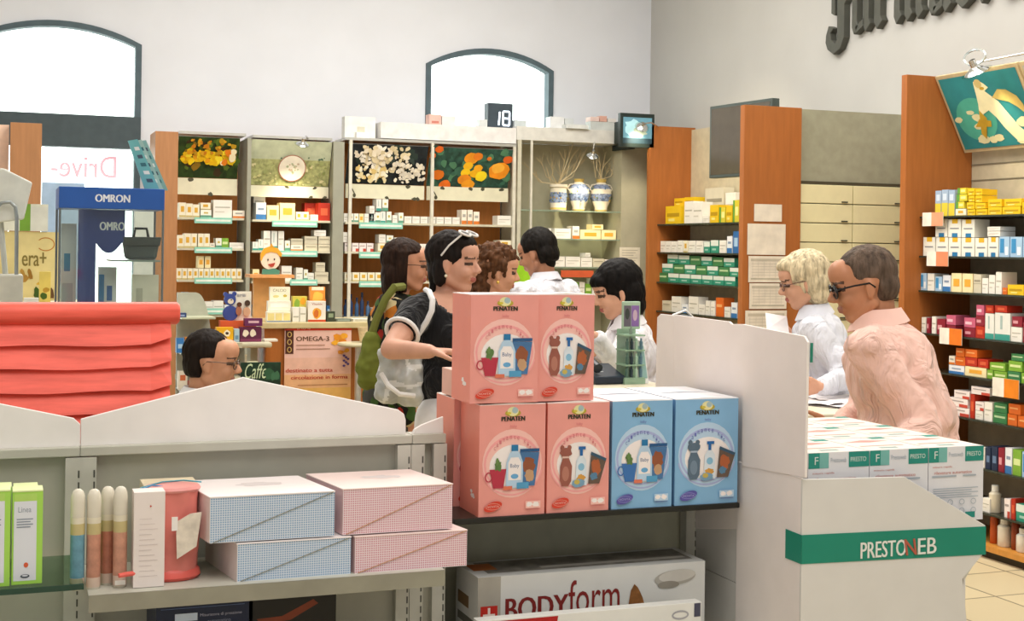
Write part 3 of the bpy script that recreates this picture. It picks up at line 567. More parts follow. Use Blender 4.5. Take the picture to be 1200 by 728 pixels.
# ---------------------------------------------------------------- red lapped roof behind the gondola
YRf = 3.02
r = empty('toy_house', (0, 0, 0), 'red plastic toy house with lapped board roof behind the shelving', 'toy house')
redm = mat('f2604c', rough=.45, kind='streak')
rows = [(380, 416, 199), (404, 443, 199), (430, 470, 199), (458, 497, 198), (484, 524, 198), (512, 552, 198)]
zt0 = PY(100, 354, YRf).z; zt9 = PY(100, 381, YRf).z; rr = (zt0-zt9)/2; xl = -.75
xe = PY(210, 367, YRf).x
MB().tube([(xl, YRf, (zt0+zt9)/2), (xe-.006, YRf, (zt0+zt9)/2), (xe, YRf, (zt0+zt9)/2)], [rr, rr, rr*.8], redm, 18).build('ridge_cap', r, smooth=True)
y = YRf-.012
for i, (va, vb, ue) in enumerate(rows):
    yy = YRf-.004-i*.013; x1_ = PY(ue, vb, yy).x; za = PY(100, va-14, yy).z; zb_ = PY(100, vb-12, yy).z
    n = 26; top = []; bot = []
    for k in range(n+1):
        x = xl+(x1_-xl)*k/n; wv = .0022*math.sin(x*23+i*1.3); e = max(0, (k/n-.955)/.045); bot.append((x, yy-.030, zb_+wv+.014*e*e)); top.append((x, yy+.010, za))
    vs = top+bot; mb = MB(); fs = [(k, n+1+k, n+2+k, k+1) for k in range(n)]
    vs += [(p[0], p[1]+.012, p[2]) for p in bot]+[(p[0], p[1]+.012, p[2]) for p in top]
    m1 = n+1; fs += [(m1+k, 2*m1+k, 2*m1+k+1, m1+k+1) for k in range(n)]+[(2*m1+k, 3*m1+k, 3*m1+k+1, 2*m1+k+1) for k in range(n)]
    fs += [(n, m1+n, 2*m1+n, 3*m1+n), (0, 3*m1, 2*m1, m1)]
    mb.add(vs, fs, redm); mb.build('roof_board', r, smooth=False)
x9 = PY(190, 500, YRf).x
MB().box(xl+.05, x9-.05, YRf+.03, YRf+.35, 0, zt9-.02, mat('e9d9b0', rough=.5)).build('house_wall', r)
MB().box(xl, x9, YRf+.005, YRf+.04, zt9-.30, zt9, redm).build('roof_core', r)
# ================================================================ product cartons
STY = {  # base, prints (x0,y0,x1,y1,hex), words
 'w': ('eeeae0', [(.1, .55, .9, .62, 'b9b4a6'), (.1, .3, .6, .36, 'cfcabc')], 'plain white'),
 'wy': ('f0ead2', [(.25, .35, .75, .75, 'd8a83a'), (0, 0, 1, .12, 'c9b87a')], 'white carton with a yellow picture'),
 'wg': ('eeeee2', [(0, 0, 1, .28, '5f9a80'), (.3, .5, .7, .7, 'c8b25a')], 'white and green'),
 'wo': ('f2e9d8', [(0, 0, 1, .25, 'd87a30'), (.2, .5, .8, .7, 'a8a8a0')], 'white and orange'),
 'wb': ('e9ecf0', [(0, 0, 1, .3, '3c78b4'), (.2, .55, .8, .68, '8899b0')], 'white and blue'),
 'wr': ('f0e4e0', [(.55, 0, 1, .35, 'c44a3a'), (.1, .6, .8, .72, 'a89c98')], 'white and red'),
 'wyb': ('eceade', [(.3, .76, .75, 1, 'dcae2a'), (.3, 0, .75, .22, '2c78a8'), (.15, .45, .85, .52, '8a8c90')], 'white carton with yellow and blue squares'),
 'y': ('e8c01c', [(.1, .4, .9, .6, 'b89212'), (.2, .15, .6, .3, 'f4e480')], 'yellow'),
 'yg': ('d8c838', [(0, 0, .3, 1, '5f9a3c'), (.4, .3, .9, .7, 'f0e890')], 'yellow and green'),
 'by': ('9fb4cc', [(0, 0, 1, .5, 'd9c43c'), (.2, .6, .8, .85, 'cfdcea')], 'pale blue and yellow'),
 'o': ('dc6a22', [(.1, .5, .8, .65, 'f2b070')], 'orange'),
 'r': ('b8301c', [(.2, .3, .8, .7, 'd8603c')], 'red'),
 'g': ('3c7f4c', [(.1, .5, .9, .7, 'b6d0a0')], 'green'),
 'lg': ('7fae3c', [(.1, .4, .9, .65, 'd8e6a0')], 'light green'),
 't': ('2f9478', [(0, .55, 1, 1, 'dfe6dc'), (.2, .2, .7, .35, 'a8d0c0')], 'teal and white'),
 'dr': ('8c2434', [(.1, .3, .6, .6, 'd898a0')], 'dark red'),
 'pk': ('c8607c', [(.1, .3, .7, .6, 'ecc0cc')], 'pink'),
 'b': ('2f6aa8', [(.2, .3, .8, .7, 'a8c8e4')], 'blue'),
 'db': ('26344e', [(.2, .3, .8, .6, '6880a0')], 'dark blue'),
 'lb': ('a9c8e2', [(.1, .2, .5, .9, '3c8cc0'), (.6, .1, .9, .5, 'eef2f6')], 'pale blue'),
 'wt': ('e6e6de', [(0, 0, 1, .22, '3f9a8c'), (.35, .4, .5, .9, 'a8bcb8')], 'tall white and teal'),
 'br': ('7c5a34', [(.1, .3, .9, .6, 'c8a870')], 'brown'),
 'be': ('d4ccb4', [(.1, .6, .9, .7, '98907c'), (0, .48, 1, .52, 'b0a890')], 'beige'),
 'yw': ('f2e2b0', [(.2, .3, .8, .7, 'e8a83c')], 'cream and yellow'),
}
_RC = {}
def carton(style, x, y, z, w_, d_, h_, shelf, rz=0, name='carton', group=None, lean=0):
    base, pr, words_ = STY[style]
    mb = MB().box(0, w_, 0, d_, 0, h_, mat(base, rough=.45, var=.03)); a = Art(mb, (0, 0, 0), (1, 0, 0), (0, 0, 1), w_, h_, .0008)
    for q in pr: a.rect(*q[:4], mat(q[4], var=.03))
    k = (shelf, words_); _RC[k] = _RC.get(k, 0)+1
    o = mb.build(name, loc=(x, y, z), rz=rz); o['_k'] = _RC[k]; o['_w'] = words_; o['_s'] = shelf
    if lean: o.rotation_euler = (lean, 0, rz)
    tag(o, '', 'box', group or ('cartons on '+shelf)); CART.append(o); return o
CART = []
def finish_labels():
    for o in CART:
        n = _RC[(o['_s'], o['_w'])]; w_ = o['_w']; c = '' if 'carton' in w_ else ' carton'
        o['label'] = ('%s %s%s on %s' % ('the only' if n == 1 else ORD[min(o['_k']-1, 24)], w_, c, o['_s'])).replace('the only ', 'single ')
        for k in ('_k', '_w', '_s'): del o[k]
def shelf_row(items, zs, Y, depth, shelf, vref, name='carton'):
    """items: (u0, u1, height px, style[, raise px[, setback m]])"""
    for it in items:
        u0, u1, hp, st = it[:4]; up = it[4] if len(it) > 4 else 0; sb = it[5] if len(it) > 5 else 0
        y = Y+sb; a, b = PY(u0, vref, y), PY(u1, vref, y); s = (a-CAM).dot(FW)/F_PX
        carton(st, a.x, y, zs+.0006+up*s, max(.012, b.x-a.x-.002), depth, hp*s-.0006, shelf, name=name)
def shelf_rowX(items, zs, X, depth, shelf, vref, name='carton'):
    for it in items:
        u0, u1, hp, st = it[:4]; up = it[4] if len(it) > 4 else 0; sb = it[5] if len(it) > 5 else 0
        x = X+sb; a, b = PX(u0, vref, x), PX(u1, vref, x); s = ((a+b)/2-CAM).dot(FW)/F_PX
        carton(st, x, a.y, zs+.0006+up*s, max(.012, a.y-b.y-.002), depth, hp*s-.0006, shelf, rz=-PI/2, name=name)
wood = mat('b0682f', rough=.5, kind='wood'); woodl = mat('ad7a50', rough=.5, kind='wood'); woodd = mat('d68a46', rough=.55, kind='wood')
greyp = mat('9c9c8c', rough=.55, var=.03); alu = mat('c9c9c2', rough=.3, metal=.6); glassedge = mat('2c3a30', rough=.25)
teal = mat('8fd0bc', rough=.5); stripm = mat('dcd8bc', rough=.5, var=.03)
SY, SB = 10.2, 10.58       # shelving front, back
SD = SB-SY-.01
def zpx(u, v, Y=SY): return PY(u, v, Y).z
def xpx(u, v, Y=SY): return PY(u, v, Y).x
def pic_art(kind, mb, O, R, U, w_, h_):
    a = Art(mb, O, R, U, w_, h_, .0006); rn = random.Random({'daffodil': 3, 'blossom': 5, 'poppy': 8, 'meadow': 9}[kind])
    def blob(n, cols, x0, x1, y0, y1, r0, r1, jit=.25):
        for _ in range(n):
            r_ = rn.uniform(r0, r1); a.ell(rn.uniform(x0, x1), rn.uniform(y0, y1), r_, r_*w_/h_*rn.uniform(.6, 1), mat(rn.choice(cols), var=.05), 9, rn.uniform(0, 3), jit)
    if kind == 'daffodil':
        a.rect(0, 0, 1, 1, mat('2c4417', var=.3, scale=20)); blob(40, ['1f3312', '47601c', '8a6a14', '5c7424', '3a2a10'], .03, .97, .05, .95, .03, .08)
        blob(70, ['e8b80c', 'f2cc10', 'e09c10', 'f6dc30'], .08, .92, .40, .66, .03, .075); blob(34, ['c87c10', 'd8a020', 'b89018'], .2, .9, .62, .95, .02, .05); blob(6, ['e07c14', 'f4e8c0'], .7, .92, .4, .75, .04, .08)
    elif kind == 'blossom':
        a.rect(0, 0, 1, 1, mat('1c2428', var=.3, scale=20)); blob(20, ['2a3a34', '14181c', '3c4a44'], .03, .97, .05, .95, .04, .09)
        blob(130, ['f0e4cc', 'e8d8b0', 'fbf4e4', 'd8c8a0'], .15, .75, .35, .95, .015, .045); blob(60, ['f0e0b0', 'e4c880', 'fbf4dc'], .12, .5, .08, .5, .015, .04); blob(60, ['f4ead4', 'e4dccc'], .6, .97, .1, .6, .015, .035); blob(10, ['f0e8d8', 'dccfb8'], .02, .2, .6, .9, .015, .03)
    elif kind == 'poppy':
        a.rect(0, 0, 1, 1, mat('2c5244', var=.3, scale=20)); blob(40, ['3c6a54', '244438', '4c7c5c', '35604c'], .03, .97, .05, .95, .03, .07)
        for (x, y, r_, h) in [(.12, .3, .075, 'd87018'), (.1, .95, .05, 'd86018'), (.03, .78, .04, 'd86a1c'), (.5, .75, .09, 'e8941c'), (.58, .8, .06, 'e07c1c'), (.47, .55, .06, 'f0b81c'), (.6, .5, .055, 'f0a81c'), (.45, .38, .06, 'f4c81c'), (.56, .36, .06, 'f0b414'), (.65, .3, .075, 'fbdc24'), (.45, .2, .08, 'e88c1c'), (.5, .07, .08, 'f0a020'), (.22, .05, .07, 'e06c18'), (.86, .45, .13, 'f0941c'), (.84, .52, .08, 'fbb43c'), (.95, .75, .06, 'd8601c'), (.72, .76, .03, 'd8701c')]:
            a.ell(x, y, r_, r_*w_/h_*.8, mat(h, var=.08), 12, .2, .08)
    else:
        a.rect(0, 0, 1, 1, mat('bcc2a4', var=.1)); a.rect(0, 0, 1, .58, mat('a8ab74', var=.2, scale=40)); blob(10, ['4c6a54'], .03, .97, .60, .64, .008, .018); blob(60, ['8c9458', 'c8c48c', '98a068', 'd8cfa0'], .02, .98, .03, .55, .01, .03, .4)
        a.ell(.52, .40, .175, .175*w_/h_, mat('a8705c'), 26); a.ell(.52, .40, .163, .163*w_/h_, mat('ece4d4'), 26); blob(14, ['a8b08c', 'c8b49c'], .45, .60, .3, .5, .01, .022, .4)
def shelving(label, u0, u1, ushelves, pics, vtop, vpic, strips=True, posts_=(), left_panel=None):
    """a wall bay: brown back panel, thin shelves at the given pixel heights, tilted pictures above"""
    x0, x1 = xpx(u0, 260), xpx(u1, 260); um = (u0+u1)/2; zt_ = zpx(um, vtop)
    r = empty('wall_shelving', (x0, SY, 0), label, 'shelving'); L = lambda v: (v[0]-x0, v[1]-SY, v[2])
    W = x1-x0; D = SB-SY
    MB().box(0, W, D-.02, D, .1, zt_, woodd).build('back_panel', r)
    MB().box(0, W, 0, D, 0, .1, greyp).build('base_plinth', r)
    MB().box(0, W, .0, D, zt_, zt_+.02, alu).build('top_rail', r)
    zlo = .34
    for v in ushelves:
        z = zpx(um, v); MB().box(.005, W-.005, 0, D-.02, z-.016, z, mat('cfcab2', rough=.4)).build('shelf', r)
    for z in (.36, .62, .88): MB().box(.005, W-.005, 0, D-.02, z-.016, z, mat('cfcab2', rough=.4)).build('shelf', r)
    for (pu0, pu1, kind) in pics:      # tilted picture: top edge forward
        a0, a1 = xpx(pu0, 190)-x0, xpx(pu1, 190)-x0; zb = zpx(um, vpic[1]); z1 = zpx(um, vpic[0]); O = Vector((a0, .12, zb)); U = Vector((0, -.12, z1-zb)); h_ = U.length; U.normalize()
        mb = MB(); N = Vector((1, 0, 0)).cross(U)
        mb.prism([O-N*.01, O+Vector((a1-a0, 0, 0))-N*.01, O+Vector((a1-a0, 0, 0))+U*h_-N*.01, O+U*h_-N*.01], N*.009, alu)
        pic_art(kind, mb, O, (1, 0, 0), U, a1-a0, h_); mb.build('picture_panel', r)
        if strips:
            zz = zb-.004; zl = zpx(um, vpic[2])
            s = MB().box(a0, a1, .10, .115, zl, zz, stripm); st = Art(s, (a0, .10, zl), (1, 0, 0), (0, 0, 1), a1-a0, zz-zl, .0008); bk = mat('4c4a38')
            rn = random.Random(int(pu0))
            for _ in range(4):
                cx = rn.uniform(.05, .95); cy = rn.choice([.05, .9]); st.ell(cx, cy, .03, .12, bk, 8, rn.uniform(-.4, .4), .3)
            if kind in ('blossom', 'poppy'): st.line(.05, .95, .12, .25, .008, bk); st.ell(.11, .2, .02, .15, bk, 8)
            s.build('picture_strip', r)
    for u in posts_:
        xx = xpx(u, 260)-x0; MB().box(xx-.012, xx+.012, -.004, .02, 0, zt_, mat('d8d4c4', rough=.4)).build('upright', r)
    return r
shelving('wall shelving bay with daffodil picture beside the tall brown side panel', 209, 287, (255, 291, 328, 369), [(209, 281, 'daffodil')], 158, (161, 208, 228))
shelving('wall shelving bay under the meadow picture with the round plate', 295, 388, (258, 294, 330, 371), [(295, 389, 'meadow')], 163, (165, 217, 231))
shelving('wide wall shelving bay under the white blossom and poppy pictures', 404, 604, (262, 296, 330, 371), [(409, 502, 'blossom'), (505, 601, 'poppy')], 168, (172, 217, 234), posts_=(410, 506, 602))
def filler(u0, u1, vt, label, m=greyp, Y=SY-.02, nm='tall_board'):
    x0, x1 = xpx(u0, 260, Y)+.008, xpx(u1, 260, Y); o = MB().box(x0, x1-.006, Y, SB, 0, zpx((u0+u1)/2, vt, Y), m).build(nm, bevel=.002); return tag(o, label, 'panel')
filler(287.5, 294.5, 162, 'grey divider panel between the daffodil and meadow bays')
filler(388.5, 403.5, 166, 'grey divider panel between the meadow and blossom bays')
# brown tall side panels at the left
def side_panel(u0, u1, v0, Y, label, dz=.3, m=woodl):
    x0, x1 = xpx(u0, 240, Y), xpx(u1, 240, Y); o = MB().box(x0, x1, Y, Y+dz, 0, zpx((u0+u1)/2, v0, Y), m).build('tall_board', bevel=.002); return tag(o, label, 'panel')
side_panel(181, 208, 154, 9.8, 'tall brown panel at the left end of the daffodil shelving', .36)
side_panel(11, 48, 144, 8.6, 'tall brown panel standing in front of the arched street window', .3)
# talkers: pale teal strips under shelves
def talker(u0, u1, v, shelfname):
    Y = SY-.012; a, b = PY(u0, v, Y), PY(u1, v, Y); s = (a-CAM).dot(FW)/F_PX
    o = MB().box(0, b.x-a.x, 0, .01, -3.5*s, 3.5*s, teal).box(.01, b.x-a.x-.01, -.001, 0, -1.2*s, 1.2*s, mat('e6f0e4')).build('shelf_label', loc=(a.x, Y, a.z))
    return tag(o, 'pale teal shelf strip along '+shelfname, 'label strip', 'teal shelf strips')
DA, ME, BL = 'the daffodil bay', 'the meadow bay', 'the blossom bay'
talker(228, 272, 258, 'the top shelf of '+DA); talker(228, 272, 293, 'the second shelf of '+DA); talker(228, 272, 329, 'the third shelf of '+DA); talker(240, 285, 365, 'the lowest shelf of '+DA)
talker(319, 372, 262, 'the top shelf of '+ME); talker(319, 372, 297, 'the second shelf of '+ME); talker(340, 372, 331, 'the third shelf of '+ME)
talker(421, 472, 264, 'the top shelf of '+BL); talker(421, 468, 299, 'the second shelf of '+BL); talker(421, 468, 333, 'the third shelf of '+BL)
def zs(um, v): return zpx(um, v)
T, S2, S3, S4 = 'the top shelf of ', 'the second shelf of ', 'the third shelf of ', 'the lowest shelf of '
yy = SY+.03
shelf_row([(210, 218, 17, 'wy'), (218, 226, 16, 'wy'), (226, 234, 15, 'wy'), (235, 248, 9, 'wg'), (235, 247, 8, 'wy', 9.3), (250, 272, 21, 'w'), (273, 287, 9, 'wo')], zs(248, 255), yy, .12, T+DA, 250)
shelf_row([(208, 216, 15, 'wy'), (216, 224, 17, 'wy'), (224, 231, 17, 'wy'), (232, 239, 17, 'wy'), (239, 246, 17, 'wy'), (246, 252, 6, 'wo'), (253, 260, 12, 'wg'), (260, 268, 12, 'lg'), (269, 286, 7, 'w')], zs(248, 291), yy, .12, S2+DA, 286)
shelf_row([(207+6.4*i, 213.2+6.4*i, 13, 'wy') for i in range(12)]+[(232, 239, 14, 'yw', 13.5), (240, 247, 14, 'yw', 13.5)], zs(248, 328), yy, .12, S3+DA, 322)
shelf_row([(214, 222, 26, 'lb'), (224, 232, 16, 'w'), (240, 250, 15, 'w'), (250, 262, 16, 'w'), (263, 271, 11, 'wb'), (272, 286, 10, 'br')], zs(248, 369), yy, .12, S4+DA, 362)
shelf_row([(297, 311, 36, 'w', 0, .13), (300, 312, 20, 'wb'), (313, 327, 17, 'yw'), (328, 346, 20, 'yw'), (347, 354, 10, 'wy'), (354, 362, 10, 'wy'), (364, 373, 7, 'w'), (357, 372, 21, 'r', 0, .14), (373, 387, 21, 'r')], zs(341, 258), yy, .12, T+ME, 252)
shelf_row([(296, 303, 10, 'wt'), (303, 309, 13, 'wt'), (309, 317, 23, 'w'), (318, 325, 23, 'wt'), (326, 333, 23, 'w'), (334, 340, 12, 'wg'), (341, 355, 7, 'wo'), (341, 355, 7, 'be', 7.3), (357, 372, 8, 'be'), (357, 372, 9, 'be', 8.3), (373, 387, 8, 'be'), (373, 387, 9, 'be', 8.3), (368, 382, 7, 'w', 17.6)], zs(341, 294), yy, .12, S2+ME, 288)
shelf_row([(296, 304, 14, 'yw'), (305, 322, 8, 'o'), (330, 342, 18, 'w'), (347, 355, 16, 'w'), (356, 361, 14, 'wg'), (361, 368, 10, 'w'), (369, 385, 11, 'be'), (370, 381, 11, 'be', 11.3)], zs(341, 330), yy, .12, S3+ME, 325)
shelf_row([(297, 306, 13, 'lb'), (307, 314, 16, 'w'), (354, 364, 18, 'yw'), (366, 382, 20, 'o'), (383, 388, 12, 'b')], zs(341, 371), yy, .12, S4+ME, 364)
shelf_row([(403+6.0*i, 408.5+6.0*i, 11, s) for i, s in enumerate(['w', 'wg', 'wg', 'yw', 'w', 'w'])]+[(440, 446, 13, 'wg'), (446, 452, 14, 'wt'), (453, 459, 14, 'wg'), (433, 440, 11, 'wt'), (433, 439, 9, 'w', 11.3), (441, 447, 14, 'wt', 14.5), (448, 455, 14, 'wg', 14.5), (460, 466, 10, 'w'), (467, 473, 13, 'wg')], zs(455, 262), yy, .12, T+BL, 256)
PO = 'the poppy bay'
shelf_row([(474+9.4*i, 482.6+9.4*i, 8, 'w') for i in range(7)]+[(541, 547, 17, 'wo'), (548, 554, 17, 'wo'), (555, 562, 15, 'wo'), (583, 599, 11, 'w')], zs(553, 264), yy, .12, T+PO, 256) if False else \
shelf_row([(474+9.4*i, 482.6+9.4*i, 8, 'w') for i in range(7)]+[(541, 547, 17, 'wo'), (548, 554, 17, 'wo'), (555, 562, 15, 'wo'), (583, 599, 11, 'w')], zs(504, 262), yy, .12, T+PO, 256)
shelf_row([(404+8.6*i, 412+8.6*i, 10, 'wr') for i in range(4)]+[(402, 409, 12, 'w', 10.5), (443, 453, 10, 'wy'), (453, 463, 10, 'wg'), (463, 473, 9, 'wg'), (444, 452, 10, 'w', 10.5), (453, 461, 9, 'wg', 10.5), (462, 472, 7, 'wg', 10), (478, 500, 10, 'w')], zs(504, 296), yy, .12, S2+BL, 290)
shelf_row([(584, 599, 7, 'w'), (584, 599, 8, 'wy', 7.4), (560, 580, 9, 'w')], zs(504, 296), yy, .12, S2+PO, 290)
shelf_row([(404+9*i, 412.4+9*i, 10, 'wy') for i in range(8)]+[(480, 500, 9, 'w'), (520, 540, 9, 'wg'), (560, 590, 9, 'w')], zs(504, 330), yy, .12, S3+BL, 324)
for i, (u, h, c) in enumerate([(405, 20, '35507c'), (411, 26, '2c4470'), (418, 22, '3c5c84'), (424, 28, '2c4066'), (431, 18, '4a6a90')]):
    p = PY(u, 366, yy+.04); s = (p-CAM).dot(FW)/F_PX; zb = zs(504, 371)
    o = MB().lathe([(.014, 0), (.016, .004), (.016, h*s*.6), (.006, h*s*.72), (.006, h*s*.8)], mat(c, rough=.25), 12).lathe([(.009, h*s*.8), (.009, h*s)], mat('20304e'), 12).build('bottle', loc=(p.x, yy+.04, zb), smooth=True)
    tag(o, '%s dark blue bottle on the lowest shelf of the blossom bay' % ORD[i], 'bottle', 'dark blue bottles in the blossom bay')
shelf_row([(436, 450, 10, 'w'), (452, 466, 12, 'wb'), (468, 480, 20, 'y'), (482, 500, 12, 'w')], zs(504, 371), yy, .12, S4+BL, 366)
# ---------------------------------------------------------------- glazed bay with the vases
r = empty('display_cabinet', (0, 0, 0), 'grey green wall cabinet with glass shelves holding the ceramic vases', 'cabinet')
x0, x1 = xpx(606, 260), xpx(759, 260); zt_ = zpx(680, 167); cabm = mat('b3ae94', rough=.6, var=.03)
MB().box(x0, x1, SB-.02, SB, 0, zt_, cabm).build('back_panel', r)
MB().box(x0, x0+.03, SY, SB-.02, 0, zt_, mat('c9c5b0')).build('side_panel', r)
xr_ = xpx(727, 260); MB().box(xr_, x1, SY-.01, SB-.02, 0, zt_, cabm).build('side_panel', r)
MB().box(x0+.03, xr_, SY, SB-.02, .0, .7, cabm).build('base_cupboard', r)
MB().box(xpx(622, 240)-.008, xpx(622, 240)+.008, SY-.01, SY+.01, .7, zt_, mat('d8d4c4', rough=.4)).build('upright', r)
VS = {}
for v in (247, 280, 313, 347):
    z = zpx(675, v); VS[v] = z
    MB().box(x0+.03, xr_-.004, SY, SB-.03, z-.008, z, GLASS).box(x0+.03, xr_-.004, SY-.004, SY, z-.010, z, mat('8c9c88', rough=.3)).build('glass_shelf', r)
# white cornice over the right bays
o = MB().box(xpx(447, 160), xpx(606, 160), SY+.02, SB, zpx(525, 167.5), zpx(525, 149), mat('e6e4e2', rough=.6)).build('cornice_box', bevel=.004)
o.modifiers.clear(); tag(o, 'long white cornice above the blossom and poppy bay', 'cornice')
o.location.z += .018; 
o = MB().box(xpx(606.5, 160), xpx(757, 160), SY+.02, SB, zpx(680, 166.6), zpx(680, 151), mat('d8d7d0', rough=.6)).build('cornice_box'); tag(o, 'pale grey cornice above the vase cabinet', 'cornice')
ZCOR1 = zpx(525, 149)+.018; ZCOR2 = zpx(680, 151)
def vase(u, v0, v1, wpx, kind, label):
    Y = SY+.17; p = PY(u, v1, Y); s = (p-CAM).dot(FW)/F_PX; z = VS[247]; h = (v1-v0)*s; r_ = wpx*s/2
    cr = mat('e6dcc4', rough=.25, var=.04); bl = mat('8a98b4', rough=.25, var=.3, scale=60); ye = mat('cdb060', rough=.3)
    mb = MB()
    if kind == 'jar': mb.lathe([(r_*.85, 0), (r_*.92, h*.05), (r_*.86, h*.12), (r_*.9, h*.3), (r_*.9, h*.7), (r_*.86, h*.85), (r_, h*.9), (r_*.98, h)], [cr, ye, cr, bl, cr, cr, cr], 20)
    else: mb.lathe([(r_*.55, 0), (r_*.62, h*.06), (r_*.6, h*.12), (r_*.85, h*.32), (r_, h*.55), (r_*.95, h*.7), (r_*.6, h*.84), (r_*.42, h*.9), (r_*.5, h)], [ye, cr, cr, bl, cr, bl, cr, ye], 20)
    rn = random.Random(int(u))
    for k in range(26):       # painted leaves on the belly
        a = rn.uniform(0, 2*PI); zz = h*rn.uniform(.3, .72); q = r_*(1.0 if kind != 'jar' else .905)
        mb.ball((q*math.cos(a)*.985, q*math.sin(a)*.985, zz), (.007, .007, .009), mat(rn.choice(['44608c', '5c7a9c', 'b89840', '6a7c58'])), 6, 4)
    rt = empty('ceramic_vase', (p.x, Y, z), label, 'vase', group=None); mb.build('vase_body', rt, smooth=True)
    if kind != 'jar':
        for sgn in (-1, 1): MB().tube([(sgn*r_*.9, 0, h*.62), (sgn*r_*1.15, 0, h*.7), (sgn*r_*.95, 0, h*.82), (sgn*r_*.6, 0, h*.84)], .006, cr, 6).build('vase_handle', rt, smooth=True)
    return (p.x, Y, z+h)
v1 = vase(654, 219, 250, 22, 'jar', 'cylindrical white ceramic jar with blue band holding dried branches')
v2 = vase(678, 214, 252, 25, 'amp', 'rounded white ceramic vase with blue leaves, between the other two')
v3 = vase(704, 214, 252, 25, 'amp', 'rounded ceramic vase beside the spot lamp, holding a few dry stalks')
def branches(c, tips, label, th=.0042):
    mb = MB(); rn = random.Random(4)
    for (u, v) in tips:
        t = PY(u, v, c[1]+rn.uniform(-.05, .05)); b = Vector((c[0]+rn.uniform(-.02, .02), c[1], c[2]-.12)); m_ = (b+t)/2+Vector((rn.uniform(-.03, .03), 0, rn.uniform(-.02, .04)))
        mb.tube([b, Vector((c[0]+(b.x-c[0])*.5, c[1], c[2])), m_, t], [th, th, th*.8, th*.4], mat(rn.choice(['c8b48c', 'd8c8a0', 'b09c70']), var=.1), 5)
        for _ in range(3):
            q = m_.lerp(t, rn.uniform(0, .7)); mb.tube([q, q+(t-m_)*.35+Vector((rn.uniform(-.07, .07), rn.uniform(-.03, .03), .02))], [th*.6, th*.3], mat('b8a47c'), 4)
    return tag(mb.build('dried_branches'), label, 'branches')
branches(v1, [(614, 190), (622, 200), (632, 183), (640, 195), (645, 178), (655, 186), (664, 176), (672, 168), (680, 180), (668, 190), (676, 172), (690, 170), (684, 178)], 'spray of dry branches standing in the cylindrical ceramic jar')
branches(v3, [(695, 185), (699, 172), (704, 190), (710, 178), (716, 188), (722, 182), (702, 180)], 'few dry stalks standing in the right hand ceramic vase')
V = 'the glass shelf below the vases'
shelf_row([(629, 646, 12, 'w'), (650, 669, 12, 'w'), (671, 679, 15, 'wo'), (680, 704, 11, 'yw'), (694, 707, 6, 'yw', 11.5), (705, 722, 11, 'yw')], VS[280], SY+.05, .12, V, 275)
V3 = 'the third glass shelf under the vases'
shelf_row([(644, 662, 12, 'w'), (663, 680, 12, 'w'), (681, 694, 11, 'w'), (695, 708, 10, 'be'), (709, 720, 9, 'wr'), (686, 692, 5, 'w', 11.5)], VS[313], SY+.05, .12, V3, 308)
V4 = 'the lowest glass shelf under the vases'
rn = random.Random(11); its = []; u = 628
while u < 720:
    w_ = rn.choice([6, 7, 8, 10]); its.append((u, u+w_-.6, rn.choice([16, 18, 20, 14]), rn.choice(['g', 'o', 'br', 'lg', 'wo', 'dr', 'yg', 'w']))); u += w_
shelf_row(its, VS[347], SY+.05, .12, V4, 342)
o = MB().box(xpx(657, 319), xpx(695, 319), SY-.01, SY-.005, zpx(675, 325), zpx(675, 317), mat('c85a34')).build('shelf_label'); tag(o, 'orange red strip along the shelf under the long white boxes', 'label strip')
# notes on cabinet side
def note(u0, v0, u1, v1, Y, label, col='eae2cc', lines=True, cat='notice', bent=0):
    a, b = PY(u0, (v0+v1)/2, Y), PY(u1, (v0+v1)/2, Y); z1 = PY((u0+u1)/2, v0, Y).z; z0_ = PY((u0+u1)/2, v1, Y).z
    mb = MB().box(0, b.x-a.x, 0, .0015, 0, z1-z0_, mat(col, rough=.7)); ar = Art(mb, (0, 0, 0), (1, 0, 0), (0, 0, 1), b.x-a.x, z1-z0_, .0006)
    if lines:
        n = 6
        for k in range(n): ar.rect(.12, .85-.12*k, .88-.1*(k % 3), .88-.12*k, mat('b9b09c'))
    return tag(mb.build('paper_notice', loc=(a.x, Y, z0_)), label, cat)
note(726, 290, 750, 315, SY-.014, 'cream paper notice on the side of the vase cabinet')
# lime green card
tag(MB().box(xpx(603, 320, 10.1), xpx(621, 320, 10.1), 10.1, 10.11, 0, zpx(612, 306, 10.1), mat('9ad028', rough=.5)).build('lime_poster'), 'bright lime green poster board beside the man in white', 'poster')
# ---------------------------------------------------------------- things on the cornice
cs = SY+.1
o = MB().box(xpx(404, 150), xpx(440, 150), cs, cs+.12, ZCOR1-.16, zpx(422, 137), mat('e9e8e2', rough=.5))
r_ = MB(); 
def cbox(u0, u1, v0, zb, Y, hexc, label, prints=()):
    a, b = PY(u0, 150, Y), PY(u1, 150, Y); mb = MB().box(0, b.x-a.x, 0, .1, 0, PY((u0+u1)/2, v0, Y).z-zb, mat(hexc, rough=.5)); ar = Art(mb, (0, 0, 0), (1, 0, 0), (0, 0, 1), b.x-a.x, PY((u0+u1)/2, v0, Y).z-zb, .001)
    for q in prints: ar.rect(*q[:4], mat(q[4]))
    return tag(mb.build('storage_box', loc=(a.x, Y, zb)), label, 'box')
ztr = zpx(504, 168)+.02
cbox(404, 440, 137, ztr, cs, 'ebeae4', 'large pale box at the left end of the shelving top, beside the cornice', [(.4, .1, .65, .55, 'cfcab4')])
cbox(418, 433, 155, ztr, cs-.06, 'f4f2ee', 'small white carton in front of the large pale box')
cbox(503, 517, 134, ZCOR1, cs, 'e3b8ac', 'pinkish carton on the white cornice before the arched window', [(.2, .2, .8, .4, 'c87c6c')])
cbox(518, 534, 136, ZCOR1, cs, 'e9e4e0', 'pale carton on the cornice, beside the pinkish one')
